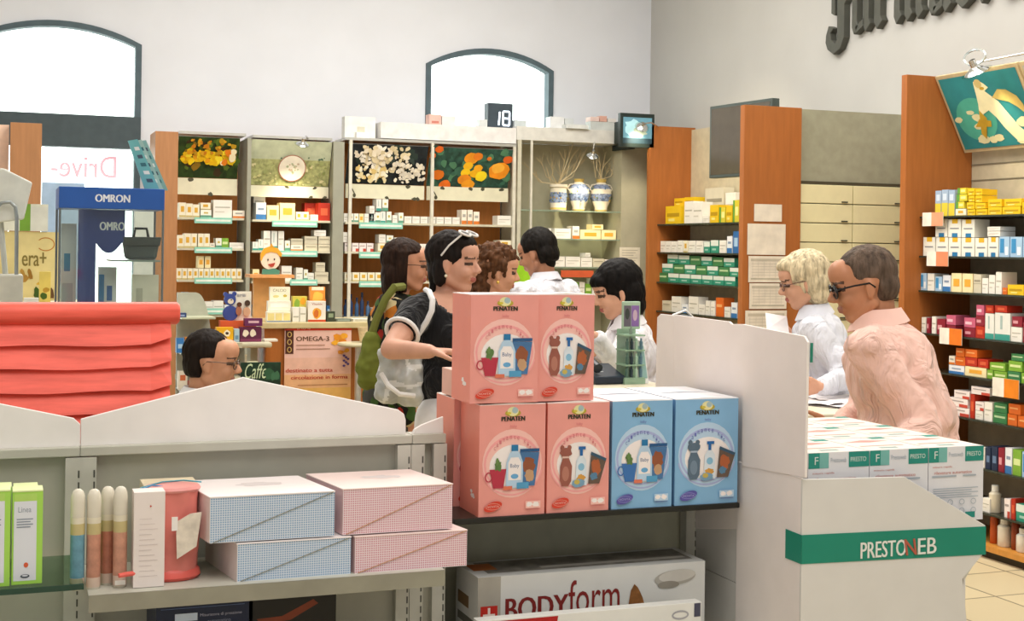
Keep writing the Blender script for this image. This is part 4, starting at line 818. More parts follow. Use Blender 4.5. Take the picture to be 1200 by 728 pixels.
cbox(562, 571, 140, ZCOR1, cs, 'd6dad8', 'small grey carton touching the number display')
cbox(603, 617, 141, ZCOR2, cs, 'c9d2d4', 'small grey carton to the right of the number display')
cbox(645, 661, 137, ZCOR2, cs, 'e4e6e6', 'tall white carton on the grey cornice next to the window')
cbox(662, 672, 139, ZCOR2, cs, 'cdd2d2', 'narrow grey carton on the grey cornice')
cbox(664, 690, 146, ZCOR2, cs-.11, 'd8dcda', 'low wide grey carton at the front of the grey cornice')
cbox(692, 725, 143, ZCOR2, cs, 'c6cac6', 'flat grey carton under the pinkish packs')
cbox(688, 702, 138, zpx(700, 143, cs), cs+.0, 'e0cfc8', 'pale pinkish pack on the flat grey carton') if False else None
za = PY(708, 143, cs).z+.002
for i, (a_, b_, v_) in enumerate([(692, 702, 137), (703, 711, 136), (712, 722, 139)]): cbox(a_, b_, v_, za, cs, ['e2c8c0', 'd8a898', 'dcd8d4'][i], ['pale pink pack lying on the flat grey carton', 'salmon pack in the middle on the flat grey carton', 'whitish pack on the flat grey carton near the monitor'][i])
# number display
Yd = cs+.02; a, b = PY(572, 135, Yd), PY(601, 135, Yd); zt_ = PY(586, 121, Yd).z; W = b.x-a.x; H = zt_-ZCOR1
r = empty('queue_display', (a.x, Yd, ZCOR1), 'square dark number display showing 18 on the cornice', 'display')
MB().box(0, W, 0, .1, 0, H, mat('3e4a54', rough=.5)).build('housing', r, bevel=.003)
sg = MB(); ar = Art(sg, (0, -.001, 0), (1, 0, 0), (0, 0, 1), W, H, .0008); gl = mat('e4f0ff', emit=2.2)
def seg(x0, y0, x1, y1): ar.line(x0, y0, x1, y1, .013, gl)
seg(.43, .14, .47, .66); x0, x1 = .60, .86
for q in [(x0, .16, x0, .66), (x1, .16, x1, .66), (x0, .14, x1, .14), (x0, .41, x1, .41), (x0, .68, x1, .68)]: seg(*q)
sg.build('lit_digits', r)
# monitor
Ym = 9.9; a, b = PY(727, 150, Ym), PY(767, 150, Ym); zb = PY(747, 173, Ym).z; zt_ = PY(747, 133, Ym).z; W = b.x-a.x; H = zt_-zb
r = empty('wall_monitor', (a.x, Ym, zb), 'small dark framed monitor with bluish screen above the vase cabinet', 'monitor')
MB().box(0, W, 0, .05, 0, H, mat('24302e', rough=.4)).box(W*.2, W*.8, .05, .25, H*.15, H*.8, mat('24302e')).box(W*.4, W*.6, .1, .42+SY-10.2, -.004, H*.15, mat('24302e')).build('housing', r, bevel=.004)
sc_ = MB(); ar = Art(sc_, (W*.08, -.001, H*.12), (1, 0, 0), (0, 0, 1), W*.84, H*.76, .0008); ar.rect(0, 0, 1, 1, mat('5f8ea0', emit=.25)); ar.ell(.35, .6, .3, .3, mat('9cc4cc', emit=.35), jit=.2); ar.ell(.6, .45, .25, .2, mat('a8b4a0', emit=.2), jit=.3); ar.rect(0, 0, 1, .2, mat('2c4450', emit=.1)); sc_.build('screen', r)
# ---------------------------------------------------------------- spot lamps clipped on the shelving
def lamp(p, target, power, label, size=.05, stem=None, lsize=62):
    p = Vector(p); r = empty('spot_lamp', p, label, 'lamp'); R = Vector(target)-p
    dq = R.to_track_quat('-Z', 'Y').to_euler()
    o = MB().lathe([(size*.30, .0), (size, -size*.45), (size*1.05, -size*.5)], mat('cfd4d6', rough=.12, metal=.9), 20).lathe([(size*.3, 0), (size*.28, size*.6)], chrome, 14).build('reflector', r, smooth=True, rot=dq)
    o.data.polygons[0].use_smooth = False
    MB().ball((0, 0, -size*.3), size*.32, mat('fff0c8', emit=26), 10, 8).build('bulb', r, smooth=True, rot=dq)
    MB().lathe([(size*1.25, -size*.52), (size*1.3, -size*.5)], GLASS, 20).build('glass_ring', r, rot=dq)
    if stem is not None:
        st = Vector(stem)-p; MB().tube([Vector((0, 0, size*.3)), st*.5+Vector((0, 0, .03)), st], .006, chrome, 8).build('arm', r, smooth=True)
    d = R.normalized(); return spot(p+d*size*.75, target, power, lsize)
lamp(PY(355, 166, 9.98), PY(336, 268, 10.35), 16, 'chrome spot lamp clipped above the meadow picture', .045, PY(362, 163, 10.24))
lamp(PY(695, 180, 9.95), PY(676, 275, 10.4), 20, 'chrome spot lamp hanging in front of the vase cabinet', .045, PY(697, 166.5, 10.23))
lamp(PY(753, 147, 9.72), PY(738, 190, 10.1), 7, 'chrome spot lamp in front of the small dark monitor', .045, PY(772, 149, 9.9))
# ================================================================ right side of the shop
# far unit between two brown panels on the right wall
orw = mat('a96530', rough=.5, kind='wood')
YB = 9.9; YCn = 7.13
a, b = PY(760, 250, YB), PY(815, 250, YB)
tag(MB().box(a.x, WALLX-.005, YB, YB+.04, 0, PY(795, 149, YB).z, orw).build('tall_board', bevel=.002), 'tall orange brown panel beyond the far medicine shelves, near the room corner', 'panel')
r = empty('wall_shelving', (0, 0, 0), 'far medicine shelving with glass shelves between two orange brown panels', 'shelving')
XS = PY(770, 260, YB).x; XSB = WALLX-.02; Yn0 = 8.4
bk = mat('c8bda0', rough=.6)
MB().box(XSB-.02, XSB, Yn0, YB-.002, 0, PY(820, 147, 9.5).z, bk).build('back_panel', r)
RZ = {}
for v in (262, 296, 332, 367):
    z = PX(800, v, XS).z; RZ[v] = z
    MB().box(XS, XSB-.02, Yn0, YB-.004, z-.012, z, mat('3c4034', rough=.25)).build('shelf', r)
MB().box(XS, XSB-.02, Yn0, YB-.004, .0, .9, orw).build('base_cupboard', r)
XF = XS+.03; nm = ['the top far medicine shelf', 'the second far medicine shelf', 'the third far medicine shelf', 'the lowest far medicine shelf']
shelf_rowX([(780, 798, 21, 'y'), (790, 801, 9, 'y', 21.5, .09), (802, 814, 10, 'y', 21.5, .09), (802, 812, 26, 'w', 0, -.0), (812, 823, 25, 'w'), (824, 831, 8, 'w'), (832, 842, 21, 'y'), (843, 850, 18, 'yg'), (851, 858, 20, 'y'), (859, 866, 26, 'yg'), (826, 848, 42, 'be', 0, .15), (850, 862, 36, 'w', 0, .15)], RZ[262], XF, .09, nm[0], 250)
shelf_rowX([(774, 780, 13, 'w'), (780.5, 786, 13, 'w'), (787, 793, 13, 'w'), (794, 800, 14, 'w'), (801, 806, 14, 'wy'), (807, 815, 14, 'w'), (816, 824, 14, 'w'), (825, 832, 13, 't'), (833, 842, 15, 't'), (843, 851, 15, 'w'), (852, 858, 20, 'wb'), (859, 866, 26, 'b')], RZ[296], XF, .09, nm[1], 290)
its = []
for lay in range(3):
    u = 770+lay*6
    while u < 858: its.append((u, u+12.5, 10.5, 't' if (int(u*7)+lay) % 5 else 'g', lay*11)); u += 13.2
shelf_rowX(its, RZ[332], XF, .09, nm[2], 326)
shelf_rowX([(776, 786, 12, 'be'), (787, 798, 18, 'w'), (799, 806, 10, 'wb'), (807, 818, 20, 'w'), (819, 826, 12, 'w'), (827, 832, 17, 'w'), (833, 838, 17, 'w'), (839, 848, 22, 'o'), (849, 856, 12, 'w'), (857, 864, 18, 'wb')], RZ[367], XF, .09, nm[3], 360)
# drawer cabinet block with brown front column
r = empty('drawer_cabinet', (0, 0, 0), 'tall cabinet of pale yellow medicine drawers with grey panel above', 'cabinet')
xa = PY(868, 250, YCn).x; xb = PY(935, 250, YCn).x; zt_ = PY(1000, 131, YCn).z; xc = WALLX-.006
MB().box(xa, xb, YCn-.03, YCn+.02, 0, PY(900, 125, YCn).z, orw).build('column_panel', r, bevel=.002)
MB().box(xb, xc, YCn+.01, YCn+.24, 0, zt_, mat('a2a18a', rough=.6)).build('cabinet_body', r)
drm = mat('eae2b4', rough=.5, var=.02)
ub = [xb+.012, PY(998, 260, YCn).x-.003, PY(998, 260, YCn).x+.003, xc-.006]
z = PY(1000, 218, YCn).z; dh = (PY(1000, 218, YCn).z-PY(1000, 240.5, YCn).z)
row = 0
while z > .3:
    for c in range(2):
        x0, x1 = ub[2*c], ub[2*c+1]
        d = MB().box(x0, x1, YCn-.012, YCn+.01, z-dh+.006, z, drm).build('drawer', r, bevel=.003)
        xm = x1-.06; MB().box(xm-.02, xm+.02, YCn-.022, YCn-.012, z-dh+.012, z-dh+.02, mat('4a4a3c', rough=.4)).build('drawer_handle', d)
    z -= dh; row += 1
MB().box(xb+.004, xc, YCn+.0, YCn+.009, PY(1000, 218, YCn).z, PY(1000, 214, YCn).z, mat('4c4634')).build('gap_strip', r)
# papers taped to the column
for i, (u0, v0, u1, v1, lab) in enumerate([(884, 239, 916, 260, 'small blank white sheet, highest on the orange brown column'), (876, 262, 920, 299, 'large white sheet under the small one on the brown column'),
        (877, 300, 921, 331, 'printed table sheet, third from top on the brown column'), (878, 332, 921, 362, 'printed table sheet, fourth from top on the brown column'), (873, 364, 921, 398, 'lowest printed table sheet on the brown column')]):
    a_, b_ = PY(u0, v0, YCn-.034), PY(u1, v1, YCn-.034); mb = MB().box(0, b_.x-a_.x, 0, .002, 0, a_.z-b_.z, mat('e9dfcd', rough=.7)); ar = Art(mb, (0, 0, 0), (1, 0, 0), (0, 0, 1), b_.x-a_.x, a_.z-b_.z, .0006)
    if i >= 2:
        ar.rect(.06, .80, .94, .90, mat('c4bba8')); ar.rect(.06, .1, .94, .16, mat('bcb4a0'))
        for k in range(5): ar.rect(.08, .70-.11*k, .92, .715-.11*k, mat('c9c0ae'))
        for k in range(6): ar.rect(.1+.15*k, .18, .108+.15*k, .78, mat('cfc7b6'))
    tag(mb.build('paper_notice', loc=(a_.x, YCn-.035-i*.0012, b_.z)), lab, 'notice')
# flat television behind the column
A = PD(832, 125, 9.2); B = PD(905, 114, 8.62); zb = PD(832, 209, 9.2).z; dirx = Vector((B.x-A.x, B.y-A.y, 0)); Ltv = dirx.length; ang = math.atan2(dirx.y, dirx.x)
r = empty('television', (A.x, A.y, zb), 'large flat television with brown reflection coloured into its screen behind the brown column', 'television', ang)
Ht = A.z-zb; MB().box(0, Ltv, 0, .06, 0, Ht, mat('4a5450', rough=.4)).build('housing', r, bevel=.004)
MB().box(.02, Ltv-.02, -.002, 0, .02, Ht-.02, mat('4e4638', rough=.12, spec=.8)).build('screen', r)  # brown base colour imitates a reflection on the glass
Mt = (Matrix.Translation((A.x, A.y, zb)) @ Matrix.Rotation(ang, 4, 'Z')).inverted(); wq = Mt @ Vector((WALLX-.004, A.y+.15, zb+Ht*.5)); MB().tube([(Ltv*.5, .06, Ht*.5), (Ltv*.5, .12, Ht*.5), wq], .014, mat('24282a'), 8).build('wall_arm', r)
# ---------------------------------------------------------------- near right wall shelving
YP = 6.47; XW = WALLX-.02; XS = PX(1078, 300, 1).x and 4.9
tag(MB().box(PY(1061, 230, YP).x, WALLX-.006, YP, YP+.05, 0, PY(1075, 88, YP).z, orw).build('tall_board', bevel=.002), 'tall orange brown panel at the end of the near medicine shelving', 'panel')
r = empty('wall_shelving', (0, 0, 0), 'near medicine shelving with dark glass shelves under the angel picture', 'shelving')
Yend = 4.6
MB().box(XW-.02, XW, Yend, YP-.004, 0, 2.62, mat('b5aa90', rough=.6)).build('back_panel', r)
for z in (2.03, 2.12): MB().box(XW-.024, XW-.02, Yend, YP-.004, z, z+.006, mat('7c7460')).build('panel_seam', r)
NZ = {}
for v in (252, 301, 344, 397, 443, 493, 549, 600):
    z = PX(1150, v, XS).z; NZ[v] = z
    MB().box(XS, XW-.02, Yend, YP-.006, z-.010, z, mat('2f3328', rough=.2)).build('shelf', r)
z = .075; NZ[645] = z
MB().box(XS-.02, XW-.02, Yend, YP-.006, z-.03, z, mat('c98a3c', rough=.45, kind='wood')).build('base_board', r)
MB().box(XS+.02, XW-.02, Yend, YP-.006, 0, z-.03, mat('3c3420')).build('base_plinth', r)
X1 = XS+.02; nn = lambda k: 'the %s near medicine shelf' % k
g1 = [(1096, 1103, 30, 'by'), (1103.5, 1111, 31, 'by'), (1111.5, 1119, 30, 'by'), (1120, 1132, 8, 'wy'), (1120, 1130, 8, 'yg', 8.5), (1121, 1133, 8, 'yg', 17), (1122, 1132, 7, 'yg', 25.5), (1134, 1143, 7, 'y'), (1133, 1142, 8, 'y', 7.5), (1135, 1142, 7, 'y', 16), (1134, 1142, 8, 'y', 23.5), (1144, 1157, 7, 'y'), (1143, 1155, 7, 'y', 7.5), (1143, 1151, 8, 'y', 15), (1143, 1151, 7, 'y', 23.5), (1158, 1174, 9, 'y'), (1158, 1174, 9, 'y', 9.3), (1175, 1196, 9, 'y'), (1177, 1197, 9, 'y', 9.3), (1198, 1212, 14, 'y')]
shelf_rowX([q if len(q) > 4 else q for q in g1], NZ[252], X1, .10, nn('yellow top'), 245)
g2 = [(1082, 1096, 22, 'wyb'), (1097, 1111, 22, 'wyb'), (1112, 1126, 22, 'wyb'), (1127, 1142, 22, 'wyb'), (1096, 1110, 21, 'wyb', 22.5), (1111, 1126, 21, 'wyb', 22.5), (1127, 1142, 21, 'wyb', 22.5), (1143, 1157, 22, 'wyb'), (1158, 1170, 23, 'wyb'), (1171, 1183, 24, 'lb'), (1184, 1198, 24, 'lb'), (1199, 1212, 24, 'lb'), (1157, 1172, 6, 'w', 24), (1157, 1172, 5, 'w', 30.5)]
shelf_rowX(g2, NZ[301], X1, .10, nn('second'), 290)
g3 = [(1078, 1086, 20, 'lb'), (1087, 1095, 20, 'w'), (1096, 1104, 17, 'lb'), (1105, 1114, 19, 'wb'), (1115, 1127, 22, 'yw'), (1128, 1140, 22, 'yw'), (1141, 1150, 22, 'be'), (1151, 1158, 18, 'w'), (1159, 1166, 22, 'w'), (1167, 1174, 26, 'w'), (1168, 1180, 8, 'o', 0, -.0), (1181, 1200, 12, 'y'), (1201, 1212, 12, 'y')]
shelf_rowX([q for q in g3 if q[0] != 1168]+[(1175, 1180.5, 8, 'o')], NZ[344], X1, .10, nn('third'), 335)
g4 = [(1080, 1085, 18, 'w'), (1086, 1090, 18, 'dr'), (1092, 1097, 20, 'w'), (1098, 1108, 18, 'dr'), (1109, 1120, 12, 'dr'), (1109, 1120, 11, 'pk', 12.4), (1130, 1143, 11, 'dr'), (1130, 1143, 11, 'pk', 11.4), (1143.5, 1154, 14, 'r'), (1143.5, 1154, 12, 'dr', 14.4), (1144, 1153, 12, 'pk', 26.8), (1154.5, 1165, 30, 'wt'), (1166, 1184, 32, 'wt'), (1155, 1164, 9, 'r', 30.5), (1166, 1180, 8, 'r', 32.5), (1185, 1198, 17, 'w'), (1186, 1198, 12, 'dr', 17.5), (1199, 1212, 24, 'dr')]
shelf_rowX(g4, NZ[397], X1, .10, nn('fourth'), 385)
g5 = [(1112, 1130, 10, 'wb'), (1112, 1119, 10, 'wo', 10.4), (1120, 1130, 10, 'o', 20.8), (1119.5, 1131, 10, 'o', 10.4), (1131, 1156, 11, 'yw'), (1131, 1145, 10, 'r', 11.4), (1146, 1158, 10, 'r', 11.4), (1131, 1145, 9, 'o', 21.8), (1157, 1164, 10, 'lg'), (1165, 1180, 10, 'lg'), (1160, 1178, 9, 'lg', 10.4), (1181, 1196, 12, 'g'), (1182, 1198, 12, 'lg', 12.4), (1185, 1200, 8, 'g', 25), (1197, 1212, 12, 'lg')]
shelf_rowX(g5, NZ[443], X1, .10, nn('fifth'), 435)
g6 = [(1112, 1136, 10, 'wr'), (1112, 1134, 10, 'wr', 10.4), (1118, 1136, 9, 'wr', 20.8), (1137, 1142, 28, 'r'), (1143, 1152, 10, 'w'), (1143, 1153, 10, 'wr', 10.4), (1138, 1160, 9, 'wr', 29), (1153.5, 1163, 22, 'w'), (1164, 1180, 12, 'g'), (1165, 1180, 11, 'g', 12.4), (1181, 1192, 13, 'o'), (1182, 1196, 12, 'o', 13.4), (1193, 1212, 13, 'o')]
shelf_rowX(g6, NZ[493], X1, .10, nn('sixth'), 485)
g7 = [(1119, 1129, 20, 'w'), (1130, 1138, 20, 'wg'), (1139, 1148, 18, 'w'), (1149, 1154, 24, 'w'), (1155, 1161, 26, 'db'), (1162, 1169, 28, 'db'), (1170, 1177, 28, 'dr'), (1178, 1186, 30, 'wb'), (1187, 1197, 30, 'lg'), (1198, 1210, 30, 'lb')]
shelf_rowX(g7, NZ[549], X1, .10, nn('seventh'), 540)
g8 = [(1151, 1160, 16, 'w'), (1177, 1184, 22, 'wr'), (1185, 1190, 24, 'r'), (1191, 1212, 20, 't')]
shelf_rowX(g8, NZ[600], X1, .10, nn('eighth'), 590)
def bottleX(u, h, z, vref, bodyc, capc, rpx, label, name='bottle'):
    p = PX(u, vref, X1+.04); s = (p-CAM).dot(FW)/F_PX; r_ = rpx*s; H = h*s
    r = empty(name, (X1+.04, p.y, z+.001), label, 'bottle')
    MB().lathe([(r_*.92, 0), (r_, .004), (r_, H*.68), (r_*.55, H*.77)], mat(bodyc, rough=.25), 16).build('bottle_body', r, smooth=True)
    MB().lathe([(r_*.6, H*.77), (r_*.6, H*.98), (r_*.5, H)], mat(capc, rough=.35), 14).build('cap', r, smooth=True)
bottleX(1166, 32, NZ[600], 590, 'e6dcc4', 'f0eee4', 7, 'cream bottle with white cap on the eighth near shelf')
bottleX(1165, 44, NZ[645], 640, 'b8501c', 'e9e0d0', 5, 'orange brown bottle with white cap on the wooden base shelf')
bottleX(1177, 34, NZ[645], 640, 'e9e2d0', 'f2f0e6', 8, 'stout white bottle beside the orange brown one on the base shelf')
bottleX(1190, 42, NZ[645], 640, '8a3c1c', 'e9e0d0', 5, 'dark brown bottle with white cap on the wooden base shelf')
bottleX(1199, 28, NZ[645], 645, 'f0ece0', 'f4f2ea', 8, 'short white bottle at the front of the wooden base shelf')
# price cards clipped on shelf edges (white half, coloured half)
def price(u0, v0, u1, v1, col, label):
    X = XS-.012; a_, b_ = PX(u0, v0, X), PX(u1, v0, X); z1 = PX((u0+u1)/2, v0, X).z; z0_ = PX((u0+u1)/2, v1, X).z
    mb = MB().box(0, .004, 0, a_.y-b_.y, 0, z1-z0_, mat('f0e8da', rough=.5)); mb.box(-.001, 0, 0, (a_.y-b_.y)*.55, 0, z1-z0_, mat(col, rough=.5))
    tag(mb.build('price_card', loc=(X, b_.y, z0_)), label, 'price card')
price(1081, 249, 1105, 265, 'e6a07c', 'white and salmon price card clipped to the yellow top shelf edge')
price(1086, 295, 1111, 312, 'e48c64', 'white and salmon price card clipped to the second near shelf edge')
price(1101, 385, 1127, 404, 'e87a24', 'white and orange price card clipped to the fourth near shelf edge')
price(1163, 444, 1194, 466, 'e8841c', 'white and orange price card clipped to the fifth near shelf edge')
# tilted angel picture
O = PY(1128, 178, YP-.01); Tl = PY(1090, 92, YP-.01)
def picframe(y0, y1, kind, label):
    b0 = Vector((5.2, y0, 2.19)); t0 = Vector((4.985, y0, 2.615)); Rr = Vector((0, -1, 0)); Uu = (t0-b0); h_ = Uu.length; Uu.normalize(); w_ = y0-y1; N = Rr.cross(Uu)
    r = empty('tilted_picture', b0, label, 'picture'); mb = MB(); Z = Vector((0, 0, 0))
    mb.prism([Z-N*.02, Rr*w_-N*.02, Rr*w_+Uu*h_-N*.02, Uu*h_-N*.02], N*.018, mat('c9b48c', rough=.5)); mb.build('frame', r)
    mb = MB(); k = .02; a = Art(mb, Rr*k+Uu*k, Rr, Uu, w_-2*k, h_-2*k, .0008)
    if kind == 'angel':
        a.rect(0, 0, 1, 1, mat('2f8a90', var=.12, scale=5)); a.ell(.30, .40, .25, .30, mat('4fae9a', var=.05), 24)
        cl = mat('e6dfb0', var=.05); wh = mat('f4ecc0', var=.04); go = mat('c8a030', var=.1)
        for q in [(.07, .42, .05, .04), (.25, .50, .05, .03), (.32, .42, .07, .05), (.30, .30, .06, .04), (.30, .12, .08, .06), (.42, .10, .05, .05), (.50, .12, .06, .05), (.88, .30, .10, .07), (.97, .22, .08, .08), (.8, .05, .1, .04)]: a.ell(*q, cl, 14, 0, .12)
        a.poly([(.44, .90), (.50, .92), (.56, .86), (.60, .80), (.54, .76), (.60, .68), (.66, .60), (.72, .44), (.80, .24), (.94, .04), (.72, .05), (.62, .24), (.56, .40), (.50, .50), (.42, .46), (.34, .36), (.30, .30), (.36, .44), (.40, .60), (.42, .74), (.43, .84)], wh)
        a.poly([(.60, .66), (.70, .76), (.80, .74), (.90, .64), (.94, .52), (.93, .40), (.86, .50), (.78, .58), (.68, .62)], mat('d8c070', var=.1)); a.poly([(.38, .52), (.30, .20), (.34, .12), (.44, .40)], go); a.poly([(.34, .40), (.26, .30), (.46, .28), (.48, .36)], go)
        a.ell(.49, .87, .045, .06, mat('d8c080')); a.ell(.52, .80, .03, .02, go)
    else: a.rect(0, 0, 1, 1, mat('b8b4a4', var=.1)); a.rect(0, 0, 1, .4, mat('98a08c', var=.1))
    mb.build('print', r)
picframe(YP-.012, 5.79, 'angel', 'tilted picture of a robed winged figure against teal sky')
picframe(5.775, 5.1, 'plain', 'tilted pale picture next to the robed figure picture')
LP = PX(1142, 78, 4.86)
lamp(LP, (5.16, LP.y+.02, 2.1), 9, 'large chrome and glass spot lamp above the winged figure picture', .065, (5.27, LP.y-.35, 2.68))
MB_ = MB().tube([(-.09*math.cos(t), .0, .09*math.sin(t)) for t in [2*PI*i/24 for i in range(24)]], .006, mat('d8e0e0', rough=.08, metal=.6), 6, True)
# loose glass hoop of the lamp
lr = [o for o in bpy.data.objects if o.name.startswith('spot_lamp') and o.type == 'EMPTY'][-1]
MB().tube([(.0, .085*math.cos(t), .05+.04*math.sin(t)) for t in [2*PI*i/24 for i in range(24)]], .007, mat('dfe6e6', rough=.08, metal=.7), 6, True).build('glass_hoop', lr, smooth=True)
spot((4.2, 5.6, 3.6), (5.1, 5.6, 1.6), 36, 75, (1, .86, .6))  # added warm spot with no lamp body, brightens the near medicine shelves
spot((4.0, 8.6, 3.6), (5.0, 9.0, 1.6), 42, 75, (1, .86, .6))  # same kind of added spot, for the far medicine shelves
# ---------------------------------------------------------------- raised letters on the wall
lm = mat('4f5049', rough=.6, var=.05); XL = WALLX-.001
def lw(u, v): p = PX(u, v, XL-.05); return (p.y, p.z)
ZBL = 3.045
def letter(name, u, strokes, label, zb=ZBL):
    y0 = PX(u, 20, XL-.05).y; r_ = MB()
    for st in strokes:
        P = [(XL-.05, y0-a, zb+b) for a, b in st]; r_.prism(P, (.05, 0, 0), lm)
    tag(r_.build(name, bevel=.004), label, 'letter', 'raised wall letters')
def stem(x, w_=.066, h=.34, foot=True):
    return [(x, .05), (x+w_*.45, 0), (x+w_*1.35, .05), (x+w_, .085), (x+w_, h-.03), (x+w_*.6, h), (x-.01, h-.05), (x, h-.08)]
def conn(x0, x1, z): return [(x0, z), (x1, z+.05), (x1, z+.10), (x0, z+.05)]
letter('wall_letter_f', 968, [[(.0, -.02), (.03, .04), (.085, .02), (.09, .015), (.05, -.01), (.06, -.06), (.11, -.09), (.13, -.06), (.13, .4), (.21, .4), (.21, -.06), (.17, -.13), (.09, -.16), (.02, -.12), (-.005, -.07)], [(.06, .12), (.10, .10), (.10, .42), (.06, .42)], [(.20, .15), (.23, .18), (.24, .32), (.20, .36)]], 'dark raised blackletter with hooked tail, first of the sign on the wall', ZBL+.06)
letter('wall_letter_a', 998, [stem(.0, .055), stem(.125, .06), conn(.04, .14, .0), conn(.04, .14, .24)], 'dark raised blackletter a right after the tailed first letter')
letter('wall_letter_r', 1024, [stem(.0, .065), [(.06, .26), (.11, .30), (.16, .25), (.13, .22), (.06, .20)]], 'dark raised blackletter r with a single stem')
letter('wall_letter_m', 1047, [stem(.0, .058), stem(.108, .058), stem(.216, .058), conn(.05, .13, .24), conn(.15, .23, .24)], 'dark raised blackletter m with three stems')
letter('wall_letter_a', 1088, [stem(.0, .055), stem(.125, .06), conn(.04, .14, .0), conn(.04, .14, .24)], 'second dark blackletter a between the m and the c')
letter('wall_letter_c', 1119, [[(.0, .05), (.06, 0), (.16, .06), (.13, .09), (.06, .07), (.06, .26), (.14, .25), (.16, .30), (.05, .34), (0, .28)]], 'dark raised blackletter c')
letter('wall_letter_i', 1146, [stem(.0, .06)], 'dark raised blackletter i with one narrow stem')
letter('wall_letter_a', 1172, [stem(.0, .055), stem(.125, .06), conn(.04, .14, .0), conn(.04, .14, .24)], 'last dark blackletter a of the wall sign')
# ================================================================ people
def sph_geo(c, r, R=None, seg=14, rings=9):
    vs = []; c = Vector(c); r = (r, r, r) if not isinstance(r, (tuple, list)) else r
    for i in range(rings+1):
        a = PI*i/rings
        for k in range(seg):
            t = 2*PI*k/seg; v = Vector((math.sin(a)*math.cos(t)*r[0], math.sin(a)*math.sin(t)*r[1], -math.cos(a)*r[2])); vs.append(c+(R @ v if R else v))
    return vs, [(i*seg+k, i*seg+(k+1) % seg, (i+1)*seg+(k+1) % seg, (i+1)*seg+k) for i in range(rings) for k in range(seg)]
def cap_geo(p, r0, q, r1, seg=14):
    p, q = Vector(p), Vector(q); d = (q-p).normalized(); u = d.orthogonal().normalized(); w = d.cross(u); vs = []; ring = []
    for a in (-PI/2, -PI/3, -PI/6, 0): ring.append((p+d*math.sin(a)*r0, max(1e-4, math.cos(a)*r0)))
    for a in (0, PI/6, PI/3, PI/2): ring.append((q+d*math.sin(a)*r1, max(1e-4, math.cos(a)*r1)))
    for c, r in ring:
        for k in range(seg):
            t = 2*PI*k/seg; vs.append(c+(u*math.cos(t)+w*math.sin(t))*r)
    return vs, [(i*seg+k, i*seg+(k+1) % seg, (i+1)*seg+(k+1) % seg, (i+1)*seg+k) for i in range(len(ring)-1) for k in range(seg)]
def bake(name, geo, mats, parent, voxel=.007, smooth=4, disp=None, colour=None, squash=None):
    vs = []; fs = []
    for v, f in geo:
        b = len(vs); vs += [tuple(x) for x in v]; fs += [tuple(b+j for j in q) for q in f]
    me = bpy.data.meshes.new('raw'); me.from_pydata(vs, [], fs); me.update()
    o = bpy.data.objects.new('raw', me); C.objects.link(o)
    m = o.modifiers.new('r', 'REMESH'); m.mode = 'VOXEL'; m.voxel_size = voxel
    s = o.modifiers.new('s', 'SMOOTH'); s.factor = .5; s.iterations = smooth
    dg = bpy.context.evaluated_depsgraph_get(); n = bpy.data.meshes.new_from_object(o.evaluated_get(dg)); n.name = name
    bpy.data.objects.remove(o); bpy.data.meshes.remove(me)
    if disp:
        nn_ = [v.normal.copy() for v in n.vertices]
        for v, no in zip(n.vertices, nn_):
            k = disp(v.co, no)
            v.co = k if isinstance(k, Vector) else v.co+no*k
    n.materials.clear()
    for x in mats: n.materials.append(x)
    for p in n.polygons: p.use_smooth = True
    if colour:
        for p in n.polygons: p.material_index = colour(p.center)
    n.update(); r = bpy.data.objects.new(name, n); C.objects.link(r); r.parent = parent; return r
def wrinkle(amp=.004, sc=7):
    def f(co, no): return amp*noise.noise(Vector((co.x*sc, co.y*sc, co.z*sc*.7)))+amp*.6*noise.noise(co*sc*2.6+Vector((3, 1, 2)))
    return f
def hand_geo(w, d, n, thumb, curl=.35, s=1.0):
    """w wrist, d finger direction, n palm-facing normal, thumb: direction of the thumb side"""
    d = Vector(d).normalized(); t = Vector(thumb); t = (t-d*t.dot(d)).normalized(); n = Vector(n); n = (n-d*n.dot(d)-t*n.dot(t)).normalized(); g = []; w = Vector(w)
    for k, (L, r) in enumerate([(.070, .0085), (.078, .0088), (.073, .0084), (.058, .0074)]):
        o = t*(.027-.018*k)*s; base = w+d*.012*s+o*.6; kn = w+d*(.082-.004*abs(k-1))*s+o; g.append(cap_geo(base, .014*s, kn, .0105*s, 10)); p = kn; a = curl
        for j, fr in enumerate((.45, .31, .24)):
            dd = d*math.cos(a)+n*math.sin(a); q = p+dd*L*fr*s; g.append(cap_geo(p, (r-.0006*j)*s, q, (r-.0006*(j+1))*s, 10)); p = q; a += curl*.9
    p = w+d*.022*s+t*.022*s; a = t*.75+d*.65+n*.25; a.normalize(); q = p+a*.035*s; g.append(cap_geo(p, .014*s, q, .0105*s, 10)); b = (a*.5+d*.7+n*.3).normalized(); q2 = q+b*.030*s; g.append(cap_geo(q, .0102*s, q2, .009*s, 10)); g.append(cap_geo(q2, .009*s, q2+b*.02*s, .0075*s, 10)); return g
